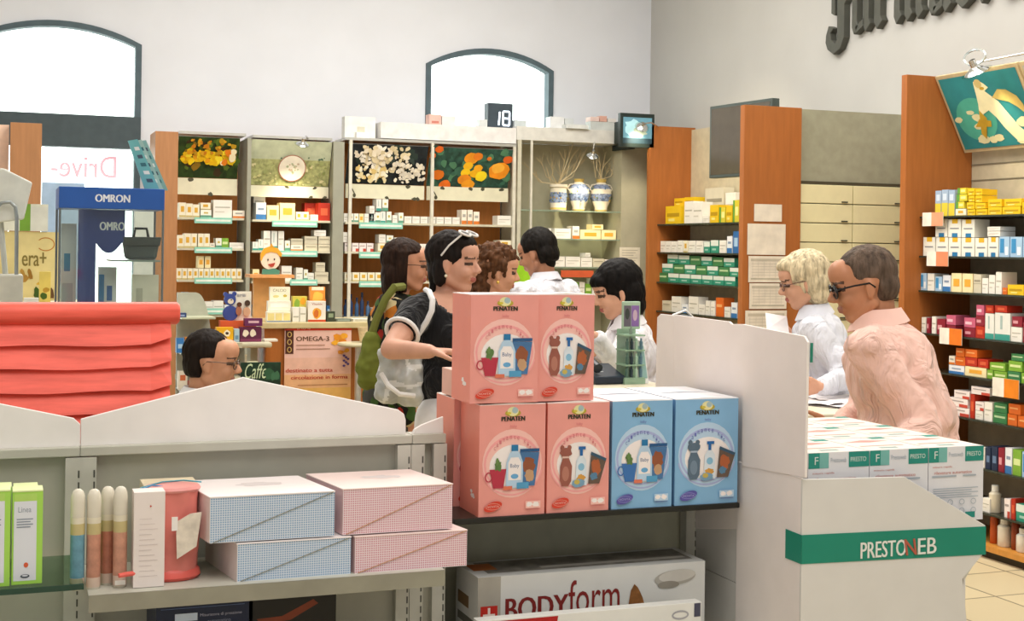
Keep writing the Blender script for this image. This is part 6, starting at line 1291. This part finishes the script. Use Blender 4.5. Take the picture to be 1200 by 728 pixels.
item(361, 382, 24, Yi, ZD, 'f0e8dc', [(.0, 0, 1, .1, 'c84c28'), ('e', .5, .42, .28, .26, 'e8a838'), ('e', .45, .4, .15, .2, 'd06c28'), ('t', 'Vitamin', .2, .82, .8, .92, 'a84c30')], 'white pack with orange fruit picture on the counter', .06)
item(363, 381, 40, Yi+.09, ZD, 'e8963c', [('e', .5, .7, .35, .15, 'f4c050'), (.1, .9, .9, 1, 'f6e8c8')], 'tall orange pack behind the fruit picture pack', .04)
item(383, 393, 12, Yi, ZD, '3c4434', [(.2, .4, .8, .8, '8c9c7c')], 'small dark green pack on the counter', .05)
item(383, 391, 9, Yi+.07, ZD, 'e8e0d0', [(.1, .4, .9, .6, 'c84c34')], 'small white pack behind the dark green one', .05)
item(394, 412, 3, Yi, ZD, '6c7468', [(.1, .2, .9, .8, '98a498')], 'flat dark leaflet pile on the counter', .1, name='leaflet_pile', cat='leaflets')
item(414, 434, 3, Yi, ZD, 'e2dece', [(.1, .2, .9, .8, 'c8c4b0')], 'flat white leaflet pile at the counter end', .1, name='leaflet_pile', cat='leaflets')
# bear and child figures cut from card
def cutout(name, label, u, vb, hpx, Y, z, kind):
    p = PY(u, vb, Y); s = (p-CAM).dot(FW)/F_PX; r = empty(name, (p.x, Y, z), label, 'figure'); h = hpx*s
    mb = MB()
    def disc(cx, cz, rx, rz_, m, th=.02, y=0):
        P = [(cx*h+rx*h*math.cos(t), y, cz*h+rz_*h*math.sin(t)) for t in [2*PI*i/22 for i in range(22)]]; mb.prism([(P_[0], P_[1], P_[2]) for P_ in P], (0, th, 0), m)
    if kind == 'bear':
        bl = mat('3a4a90', rough=.5); fc = mat('e8ddc8'); mb.box(-.05*h, .72*h, .012, .018, 0, 1.0*h, mat('ece6d6')); 
        mb.build('card_back', r); mb = MB()
        disc(0, .25, .26, .26, bl); disc(-.02, .72, .2, .2, bl, .022, -.001); disc(-.17, .9, .075, .075, bl); disc(.13, .92, .075, .075, bl); disc(0, .66, .10, .09, fc, .024, -.003); disc(.02, .71, .03, .02, mat('20202c'), .026, -.005)
        disc(.28, .33, .10, .16, mat('a86a4c'), .02, -.006); disc(.30, .55, .08, .08, mat('5c3420'), .022, -.007); disc(.58, .6, .09, .1, mat('4a3424'), .02, -.004); disc(.56, .3, .12, .16, mat('d8a884'), .02, -.003)
        mb.build('printed_figure', r)
        mb = MB(); ar = Art(mb, (.22*h, .011, .8*h), (1, 0, 0), (0, 0, 1), .34*h, .14*h, .0008); ar.text('BIMBI', .05, .1, .9, .8, mat('6a6a78')); mb.build('printed_word', r)
    else:
        sk = mat('f2dcc4'); disc(0, .50, .34, .33, sk); hr = mat('e8a42c')
        P = [(-.36, .50), (-.36, .72), (-.24, .92), (-.02, 1.0), (.24, .94), (.40, .74), (.38, .62), (.30, .66), (.22, .76), (.0, .80), (-.18, .74), (-.28, .60), (-.32, .48)]
        mb.prism([(x*h, -.003, z_*h) for x, z_ in P], (0, .024, 0), hr); P = [(-.02, .98), (.02, 1.10), (.10, .97)]; mb.prism([(x*h, -.003, z_*h) for x, z_ in P], (0, .024, 0), hr)
        disc(-.10, .52, .025, .035, mat('40342c'), .026, -.004); disc(.13, .54, .025, .035, mat('40342c'), .026, -.004)
        P = [(-.10, .36), (.16, .42), (.10, .28), (.0, .26)]; mb.prism([(x*h, -.004, z_*h) for x, z_ in P], (0, .02, 0), mat('b04030'))
        P = [(-.30, 0), (.30, 0), (.34, .14), (.14, .22), (-.10, .18), (-.28, .20)]; mb.prism([(x*h, -.001, z_*h) for x, z_ in P], (0, .02, 0), mat('4f8a74')); mb.build('printed_figure', r)
zsh = PY(300, 377, YD+.02).z
YH = 7.78
item(253, 275, 17, YH, zl, 'e8b020', [('e', .4, .6, .2, .2, 'f4e8c8'), ('e', .42, .62, .1, .1, '4a3428'), (0, 0, 1, .15, 'd8582c')], 'yellow pack with animal picture on the grey side shelf', .06, vref=388) if False else None
x_l = PY(244, 395, 7.9).x
MB().box(x_l, x0+.01, 7.72, 8.1, zl-.03, zl, mat('bdb79c', rough=.4)).build('shelf_board', r)
item(254, 274, 17, YH, zl, 'e4ac20', [('e', .62, .6, .2, .22, 'f4e8c8'), ('e', .62, .6, .1, .1, '4a3428'), (0, 0, 1, .15, 'd8582c')], 'yellow pack with animal picture on the grey side shelf', .06, vref=388)
item(274.5, 281, 15, YH, zl, 'a8c0cc', [(.2, .2, .8, .5, '6a8ca8')], 'narrow pale blue pack between yellow and purple packs', .06, vref=388)
item(281.5, 307, 17, YH, zl, '5c2440', [('e', .25, .6, .14, .25, 'e6d8c0'), ('e', .6, .6, .14, .25, 'e6d8c0'), (0, 0, 1, .2, '7c3454')], 'dark purple pack with two pale hearts on the side shelf', .06, vref=388)
item(287, 308, 9, YH+.01, zl+17*8.1/1600+.002, '6a2c58', [(.2, .4, .8, .7, 'd8b0b8')], 'purple pack lying on top of the hearts pack', .05, vref=376)
item(310, 326, 2.5, YH, zl, 'e6dccc', [], 'flat cream leaflet pile on the side shelf', .08, name='leaflet_pile', cat='leaflets', vref=395)
cutout('bear_figure', 'blue bear and child printed on a card above the yellow pack', 270, 376, 35, YH+.10, zl+.0, 'bear') if False else None
ob = MB().box(PY(258, 380, YH+.1).x, PY(300, 380, YH+.1).x, YH+.09, YH+.16, zl, PY(275, 376, YH+.1).z, mat('d05a30', rough=.5)).build('carton'); tag(ob, 'orange carton under the blue bear card', 'box')
cutout('bear_figure', 'blue bear and child printed on a card above the yellow pack', 270, 376, 34, YH+.11, PY(275, 376, YH+.1).z+.001, 'bear')
# child face card hanging on a shelf: stands on top of a display stand
xs0, xs1 = PY(296, 345, 8.6).x, PY(352, 345, 8.6).x; zst = PY(320, 322, 8.6).z
r = empty('product_stand', (0, 0, 0), 'small stand of white cartons under the cartoon child face', 'stand')
MB().box(xs0-.01, xs1, 8.6, 8.8, 0, .9, mat('c8b48c')).build('stand_base', r); MB().box(xs0+.02, xs0+.22, 8.68, 8.72, .9, zst-.02, mat('e0a868')).build('stand_back', r); MB().box(xs0-.02, xs0+.26, 8.58, 8.78, zst-.02, zst, mat('dc9c60')).build('tray', r)
cutout('child_face_sign', 'smiling blond child face sign on the small stand', 317, 322, 33, 8.62, zst+.001, 'child')
# quarter round grey end panel with glass shelves left of the seated man
YQ = 8.3; x0 = PY(207, 400, YQ).x; x1 = PY(248, 400, YQ).x; zt_ = PY(215, 343, YQ).z; n = 10
P = [(x0, 0), (x1, 0), (x1, zt_*.72)]+[(x0+(x1-x0)*(.55+.45*math.cos(PI/2*i/n)), zt_*.72+(zt_-zt_*.72)*math.sin(PI/2*i/n)) for i in range(1, n+1)]+[(x0, zt_)]
r = empty('display_stand', (0, 0, 0), 'grey round shouldered display stand with glass shelves near the seated man', 'stand')
MB().prism([(x, YQ, z) for x, z in P], (0, .03, 0), mat('b2b2a0', rough=.5)).build('rounded_panel', r); 
for k, v in enumerate((371, 412, 455)):
    z = PY(225, v, YQ-.1).z; MB().box(x0, x1-.01, YQ-.22, YQ, z-.01, z, mat('c0c4a8' if k == 0 else '5c6458', rough=.3)).build('shelf', r)
    if k == 0: item(208, 219, 5, YQ-.2, z, '2f4470', [(.2, .2, .8, .6, '8c9cc0')], 'dark blue low pack on the upper glass shelf of the round stand', .06, vref=366)
    if k == 1:
        item(207, 216, 17, YQ-.2, z, '3878b8', [(.2, .3, .8, .6, 'a8c8e0')], 'blue pack on the middle shelf of the round stand', .06, vref=402)
        item(217, 243, 18, YQ-.2, z, 'e08c2c', [(.1, .5, .9, .75, 'f0c070')], 'orange pack on the middle shelf of the round stand', .06, vref=402)
    if k == 2: item(209, 220, 22, YQ-.2, z, 'e6dccc', [(.2, .5, .8, .8, 'c86840')], 'white pack on the lowest shelf of the round stand', .06, vref=440); item(221, 230, 10, YQ-.2, z, 'c84c28', [], 'red pack on the lowest shelf of the round stand', .06, vref=440)
# green dark poster with script, small tag
Yg = 7.4; a_, b_ = PY(282, 436, Yg), PY(329, 436, Yg); zb = PY(305, 452, Yg).z; zt_ = PY(305, 425, Yg).z
r = empty('leaflet_table', (0, 0, 0), 'low wooden stand holding the dark green script sign', 'stand'); MB().box(a_.x-.01, b_.x+.01, Yg-.02, Yg+.3, zb-.04, zb, mat('a86428', kind='wood')).build('table_top', r); MB().box(a_.x+.02, b_.x-.02, Yg+.02, Yg+.26, 0, zb-.04, mat('8a5024', kind='wood')).build('table_body', r)
mb = MB().box(0, b_.x-a_.x, 0, .01, 0, zt_-zb, mat('1f3a2a', rough=.4, var=.2, scale=30)); ar = Art(mb, (0, 0, 0), (1, 0, 0), (0, 0, 1), b_.x-a_.x, zt_-zb, .0006); ar.text('Caffe', .08, .3, .62, .95, mat('c8d8b0'), slant=.06); ar.ell(.72, .5, .15, .25, mat('2f5a3c'), 12, 0, .3); ar.ell(.85, .4, .1, .2, mat('3c6a4a'), 12, 0, .3)
tag(mb.build('script_sign', loc=(a_.x, Yg, zb+.001)), 'dark green sign with pale script beside the seated man', 'sign')
item(290, 303, 27, Yg+.05, zb, 'e6e4b8', [('e', .4, .6, .3, .15, '9ab83c'), (.2, .82, .8, .9, 'c8b850')], 'pale yellow and green card behind the dark green sign', .02, vref=420)
# ---------------------------------------------------------------- blue glazed show case at the left
YO = 4.9; xo0, xo1 = PY(69, 233, YO).x, PY(193, 233, YO).x; zo1 = PY(130, 220, YO).z; zo0 = PY(130, 245, YO).z
zbas = 1.25; D = .28; blue = mat('2a5cae', rough=.4, var=.03); dblue = mat('1d3c8c', rough=.35, var=.03)
r = empty('showcase', (xo0, YO, 0), 'acrylic showcase with blue lettered header for blood pressure monitors', 'display case'); W = xo1-xo0
hd = MB().box(0, W, 0, D, zo0, zo1, blue); ar = Art(hd, (0, 0, zo0), (1, 0, 0), (0, 0, 1), W, zo1-zo0, .0006); ar.text('OMRON', .34, .32, .665, .68, mat('e8eef8'), bold=.004); hd.build('header', r, bevel=.002)
MB().box(-.01, W+.01, 0, D, zbas-.03, zbas, mat('d8dcdc', rough=.4)).build('base_tray', r); MB().box(.02, W-.02, .02, D-.02, 0, zbas-.03, mat('e2e2de', rough=.5)).build('pedestal', r)
for x in (.004, W-.004):
    for y in (.004, D-.004): MB().tube([(x, y, zbas), (x, y, zo0)], .004, mat('6c7478', rough=.3), 6).build('case_post', r)
MB().box(.006, W-.006, -.001, .001, zbas, zo0, GLASS).build('front_glass', r)
zsf = PY(160, 305, YO).z; MB().box(W*.5, W-.01, .02, D-.02, zsf-.006, zsf, mat('8c9c98', rough=.2)).build('case_shelf', r)
# curved blue board
def lx(u, v=300): return PY(u, v, YO+.06).x-xo0
mb = MB(); P = [(lx(92)+(lx(112)-lx(92))*(1-math.cos(t)), .10-.05*math.sin(t)) for t in [PI/2*i/8 for i in range(9)]]
zA = zbas+.001; vs = [(x, y, zA) for x, y in P]+[(x, y, zo0-.001) for x, y in P]+[(x, y+.012, zA) for x, y in P]+[(x, y+.012, zo0-.001) for x, y in P]; n = 9
fs = [(i, i+1, n+i+1, n+i) for i in range(n-1)]+[(2*n+i+1, 2*n+i, 3*n+i, 3*n+i+1) for i in range(n-1)]+[(0, n, 3*n, 2*n), (n-1, 2*n+n-1, 3*n+n-1, n+n-1)]
mb.add(vs, fs, dblue); mb.build('curved_board', r)
zb1 = PY(125, 297, YO).z; zb0 = PY(125, 280, YO).z
xA, xB = lx(108), lx(146); P = [(xA, zo0-.002), (xA, zb0)]+[(xA+(xB-xA)*(.1+.8*i/8), zb0-(zb0-zb1)*math.sin(PI*i/8)**.6) for i in range(1, 8)]+[(xB, zb0), (xB, zo0-.002)]
s = MB().prism([(x, .052, z) for x, z in P], (0, .012, 0), dblue); ar = Art(s, (xA, .052, PY(130, 270, YO).z), (1, 0, 0), (0, 0, 1), xB-xA, PY(130, 260, YO).z-PY(130, 270, YO).z, .001); ar.text('OMRO', .22, 0, .98, 1.0, mat('e4ecf6'), bold=.012); s.build('hanging_board', r)
# pouch
zp0, zp1 = zsf, PY(165, 278, YO).z; pc = mat('4c5654', rough=.7)
b = empty('monitor_pouch', (xo0+(lx(144)+lx(188))/2, YO+.10, zsf+.001), 'dark grey padded carrying pouch on the showcase shelf', 'pouch'); hw = (lx(188)-lx(144))/2; hh = (zp1-zp0)
MB().prism([(-hw*.8, -.04, 0), (hw*.8, -.04, 0), (hw, -.04, hh), (-hw, -.04, hh)], (0, .09, 0), pc).build('pouch_body', b, bevel=.012); MB().prism([(-hw*.95, -.05, hh*.6), (hw*.95, -.05, hh*.6), (hw*1.04, -.05, hh*1.0), (-hw*1.04, -.05, hh*1.0)], (0, .012, 0), mat('3c4442', rough=.7)).build('flap', b, bevel=.004)
MB().tube([(-hw*.4, 0, hh), (-hw*.3, 0, hh+.03), (hw*.3, 0, hh+.03), (hw*.4, 0, hh)], .005, mat('2c3230'), 6).build('handle', b, smooth=True)
def citem(u0, u1, v0, v1, base, prints, label, z=None, y=.08, d_=.05):
    Y = YO+y; a_, b_ = PY(u0, v0, Y), PY(u1, v0, Y); zz = zbas if z is None else z; h_ = a_.z-zz-.001; W_ = b_.x-a_.x; mb = MB().box(0, W_, 0, d_, 0, h_, mat(base, rough=.4)); ar = Art(mb, (0, 0, 0), (1, 0, 0), (0, 0, 1), W_, h_, .0008)
    for q in prints: ar.rect(*q[:4], mat(q[4]))
    return tag(mb.build('monitor_carton', loc=(a_.x, Y, zz+.001)), label, 'box')
citem(116, 137, 313, 340, 'dfe6ea', [(.0, .35, .3, .9, '3c88c0'), (.45, .55, .75, .75, '3c6cb0'), (.1, .1, .9, .2, 'a8b4bc')], 'white monitor carton with blue device picture in the showcase', y=.14)
citem(155, 186, 322, 355, 'dddcd0', [(.15, .1, .4, .8, 'b8b8ac'), (.55, .1, .85, .6, 'c4c4b8')], 'pale instruction card standing low in the showcase', d_=.01)
citem(72, 90, 262, 340, 'c4ccd0', [(.2, .6, .6, .75, '3c80a8'), (.1, .2, .8, .5, 'a4acb4')], 'narrow pale blister pack hanging at the showcase side', y=.12, d_=.02)
# orange tag & clips under header
# leaning stack of teal brochures on top of the case
Yb = YO+.10
for i in range(3):
    A_ = [PY(u+i*5, v+i*.5, Yb+.02*i) for u, v in ((170, 219), (150, 165), (157, 163), (187, 219))]
    z_ = zo1+.001; P = [(A_[0].x, Yb+.02*i, z_), (A_[1].x, Yb+.02*i, A_[1].z), (A_[2].x+.012, Yb+.02*i, A_[2].z), (A_[3].x, Yb+.02*i, z_)]
    mb = MB().prism(P, (0, .015, 0), mat(['6fb8bc', 'a9c8c4', '88b4b4'][i], rough=.4)); 
    a0 = Vector(P[0]); 
    for k in range(5):
        t0 = .15+.16*k; l = lambda t, e: tuple((Vector(P[0]).lerp(Vector(P[1]), t)).lerp(Vector(P[3]).lerp(Vector(P[2]), t), e)+Vector((0, -.0008, 0)))
        mb.add([l(t0, .35), l(t0, .8), l(t0+.07, .8), l(t0+.07, .35)], [(0, 1, 2, 3)], mat(['4a5c70', 'e6ecea', '3c7480'][(k+i) % 3]))
    o = mb.build('brochure', loc=(0, 0, 0)); tag(o, ['teal brochure at the front of the leaning pile on the showcase', 'pale teal brochure in the middle of the leaning pile on the showcase', 'rear brochure of the leaning pile on the showcase'][i], 'brochure', 'brochures leaning on the showcase')
# ---------------------------------------------------------------- things at the far left
Ye = 5.9; 
def stand(u0, u1, vt, Y, dd, label, m, name='display_table'):
    a_, b_ = PY(u0, vt, Y), PY(u1, vt, Y); r = empty(name, (0, 0, 0), label, 'table'); MB().box(a_.x, b_.x, Y, Y+dd, a_.z-.03, a_.z, m).build('table_top', r); MB().box(a_.x+.03, b_.x-.03, Y+.03, Y+dd-.03, 0, a_.z-.03, mat('d8cdb0', rough=.6)).build('table_body', r); return a_.z
zt5 = stand(-20, 96, 356, 5.6, .5, 'cream table with the yellow poster and cosmetics behind the red roof', mat('e6dcc0', rough=.5))
a_, b_ = PY(-20, 310, Ye), PY(69, 310, Ye); h_ = PY(40, 272, Ye).z-zt5; mb = MB().box(0, b_.x-a_.x, 0, .03, 0, h_, mat('e8d898', rough=.6, var=.05)); ar = Art(mb, (0, 0, 0), (1, 0, 0), (0, 0, 1), b_.x-a_.x, h_, .0008)
gr = mat('8a7a3c'); ar.text('era+', .51, .50, .83, .70, gr, bold=.003); ar.ring(.82, .82, .12, .10, .012, mat('c8802c'), -2.5, 2.5)
for q in [(.25, .36, .12, .02, 'b08a30'), (.55, .32, .06, .05, 'b88c3c'), (.62, .38, .03, .07, 'a87a2c'), (.52, .40, .03, .06, 'c89c48'), (.75, .25, .05, .02, 'd8b040'), (.82, .07, .06, .10, '4c6a24'), (.72, .08, .05, .10, '3c5a1c'), (.9, .1, .04, .08, '6a4a2c'), (.4, .2, .08, .04, 'd8c468')]: ar.ell(*q[:4], mat(q[4], var=.1), 12, .2, .25)
tag(mb.build('yellow_poster', loc=(a_.x, Ye, zt5+.001)), 'pale yellow poster board with plant pictures behind the red roof', 'poster')
a_, b_ = PY(-20, 240, Ye-.06), PY(58, 240, Ye-.06); 
item(-18, 57, 33, Ye+.06, PY(30, 258, Ye+.06).z, 'e9ead8', [(.55, 0, .72, 1, '7aa83c'), (.0, .3, .5, .5, '9cae6c')], 'white and green long carton on top of the yellow poster', .08, vref=240) if False else None
zp = zt5+.001+h_
item(-18, 57, 32, Ye-.01, zp+.002, 'e9ead8', [(.55, 0, .72, 1, '7aa83c'), (.72, 0, 1, .9, 'e4e6da'), (.2, .3, .24, .7, '4c6a3c')], 'white and green long carton on top of the yellow poster', .05, vref=250)
# white angled lamp shade device with grey tube
r = empty('lamp_device', (PY(8, 356, 5.3).x, 5.3, 0), 'white angled hood lamp with bent grey tube at the far left', 'lamp'); X0 = r.location.x
A_ = [PY(u, v, 5.3) for u, v in ((-12, 262), (28, 257), (38, 214), (4, 197), (-12, 199))]; MB().prism([(p_.x-X0, 0, p_.z) for p_ in A_], (0, .12, 0), mat('dfe2d8', rough=.5)).build('hood', r, bevel=.006)
MB().tube([(p_.x-X0, -.03, p_.z) for p_ in [PY(u, v, 5.3) for u, v in ((-6, 245), (2, 238), (12, 237), (18, 243), (19.5, 255), (19, 322))]], .007, mat('9ca4a4', rough=.3, metal=.5), 10).build('bent_tube', r, smooth=True)
zb = PY(12, 322, 5.25).z; xA, xB = PY(-14, 335, 5.25).x-X0, PY(27, 335, 5.25).x-X0
MB().box(xA, xB, -.06, .12, 1.2, zb, mat('d4d4c8', rough=.5)).build('lamp_base', r, bevel=.006); MB().box(xA+.01, xB-.01, -.05, .11, 0, 1.2, mat('cfc9b4')).build('pedestal', r); MB().tube([((xA+xB)/2, .06, zb-.01), ((xA+xB)/2-.02, .06, A_[0].z+.01)], .01, mat('c4c8c0'), 8).build('stem', r)
item(28, 46, 6, 5.62, zt5, 'f0f0ea', [], 'small white carton beside the white lamp base', .05, vref=350)
item(46, 60, 36, 5.7, zt5, 'f0d870', [('e', .4, .2, .3, .12, '4c6a24'), ('e', .6, .4, .3, .08, 'c89c38')], 'yellow pack with leaf pictures near the showcase', .03, vref=335)
# salmon picture beyond brown panel at far left; pale blue poster outside the window
tag(MB().box(PY(-14, 170, 8.75).x, PY(10.5, 170, 8.75).x, 8.75, 8.79, 0, PY(0, 146, 8.75).z, mat('ecc8b0', rough=.5, var=.08)).build('tall_board'), 'tall salmon coloured board at the far left edge', 'board')
Yx = 8.0; a_, b_ = PY(48, 300, Yx), PY(98, 300, Yx)
tag(MB().box(a_.x, b_.x, Yx, Yx+.04, 0, PY(72, 214, Yx).z, mat('a3bcd6', rough=.5)).build('tall_board', bevel=.004), 'pale blue board standing behind the blue showcase', 'board')
tag(MB().box(PY(157, 300, 9.0).x, PY(182, 300, 9.0).x, 9.0, 9.04, 0, PY(170, 222, 9.0).z, mat('cfd2cc', rough=.5)).build('tall_board', bevel=.004), 'light grey board between the showcase and the brown panel', 'board')
# ---------------------------------------------------------------- counter clutter near black haired woman
p = PZ(735, 428, 1.02) if False else None
zc2 = 1.08; q0 = PZ(745, 452, zc2)
counter(q0.x-.50, q0.x+.13, q0.y-.05, q0.y+.40, zc2, 'pale counter in front of the black haired woman', mat('d8cfb8', rough=.35), mat('9a6a40', kind='wood'))
def on2(u, v): return PZ(u, v, zc2)
# green card carousel
c0 = on2(746, 451); s = (c0-CAM).dot(FW)/F_PX
r = empty('spinner_rack', (c0.x, c0.y+.06, zc2), 'pale green counter rack with small products and header card', 'rack')
gm = mat('9fc0a4', rough=.4, alpha=.75); MB().box(-.045, .045, -.045, .045, 0, .02, gm).build('rack_base', r)
H = 97*s
for z in (.02+H*.0, H*.22, H*.40, H*.58): MB().box(-.043, .043, -.043, .043, z, z+.006, gm).build('rack_tray', r)
MB().box(-.040, .040, .038, .042, .02, H*.66, gm).build('rack_back', r); MB().tube([(0, 0, 0), (0, 0, H*.7)], .006, mat('8c9c90'), 8).build('rack_post', r)
hd = MB().box(-.04, .04, -.004, .004, H*.66, H, mat('a8c4ac', rough=.4)); ar = Art(hd, (-.04, -.004, H*.66), (1, 0, 0), (0, 0, 1), .08, H*.34, .0006); ar.rect(.1, .1, .48, .85, mat('6a6470')); ar.rect(.5, .1, .92, .85, mat('8c6cac')); ar.ell(.28, .55, .12, .2, mat('3c4440')); ar.ell(.7, .5, .12, .2, mat('c8b0c4')); hd.build('header_card', r, bevel=.004)
for z in (.03, H*.25, H*.43):
    for k in range(4):
        bt = MB().lathe([(.006, 0), (.007, .03), (.004, .034), (.004, .044)], mat(['4c6a60', '2c3c44', 'a8c8b0', '5c7c8c'][k], rough=.3), 8); o = bt.build('sample_bottle', loc=(c0.x-.03+.02*k, c0.y+.06-.033, zc2+z+(.0 if z < .04 else 0)-.001+.006*0)); o.location.z = zc2+z-.0
        o.location.z = zc2+({0: .026}.get(0) if z < .04 else (H*.22+.006 if z < H*.3 else H*.40+.006)); tag(o, 'small bottle in the pale green counter rack', 'bottle', 'small bottles in the pale green counter rack')
# white/teal leaflet holder right of it, dark telephone, cloth
a_ = on2(756, 452); mb = MB().prism([(0, 0, 0), (.05, 0, 0), (.035, .02, 50*s), (-.012, .02, 50*s)], (0, .008, 0), mat('eef0ee', rough=.4)).prism([(.012, -.001, .02), (.044, -.001, .02), (.033, .0165, 44*s), (.0, .0165, 44*s)], (0, .001, 0), mat('8fb4b0')); tag(mb.build('leaflet_holder', loc=(a_.x, a_.y+.07, zc2+.001)), 'white leaning leaflet card beside the pale green rack', 'leaflet')
a_ = on2(722, 452); r = empty('desk_phone', (a_.x, a_.y+.12, zc2+.001), 'dark blue black telephone on the counter by the black haired woman', 'phone'); MB().prism([(-.07, -.08, 0), (-.07, .08, 0), (-.07, .08, .07), (-.07, -.08, .03)], (.13, 0, 0), mat('26303c', rough=.35)).build('phone_base', r, bevel=.006); MB().tube([(-.05, -.06, .06), (-.05, 0, .085), (-.05, .07, .09)], [.02, .014, .02], mat('1c242c', rough=.35), 10).build('handset', r, smooth=True)
a_ = on2(700, 450); tag(MB().box(-.04, .03, 0, .10, 0, .035, mat('3c9cc4', rough=.4)).box(-.045, .035, -.002, .102, .035, .045, mat('e8ecec', rough=.4)).build('tissue_box', loc=(a_.x, a_.y+.02, zc2+.001), bevel=.002), 'small blue and white box by the telephone', 'box')
# dark bag and hanging tags over the white flap, near far unit: bag on counter
c3 = PD(801, 372, 6.6); r = empty('bag_stand', (c3.x, c3.y, 0), 'grey plastic carrier on a thin stand behind the white flap', 'stand')
MB().tube([(0, 0, 0), (0, 0, c3.z)], .012, chrome, 8).build('post', r); MB().lathe([(.14, 0), (.14, .02)], chrome, 20).build('foot', r); MB().ball((0, 0, c3.z-.06), (.10, .06, .075), mat('5c6468', rough=.5), 14, 8).build('carrier', r, smooth=True); MB().tube([(-.06, 0, c3.z+.01), (0, -.02, c3.z+.035), (.05, 0, c3.z+.0)], .006, mat('eceae6'), 6).build('white_strap', r)
finish_labels()
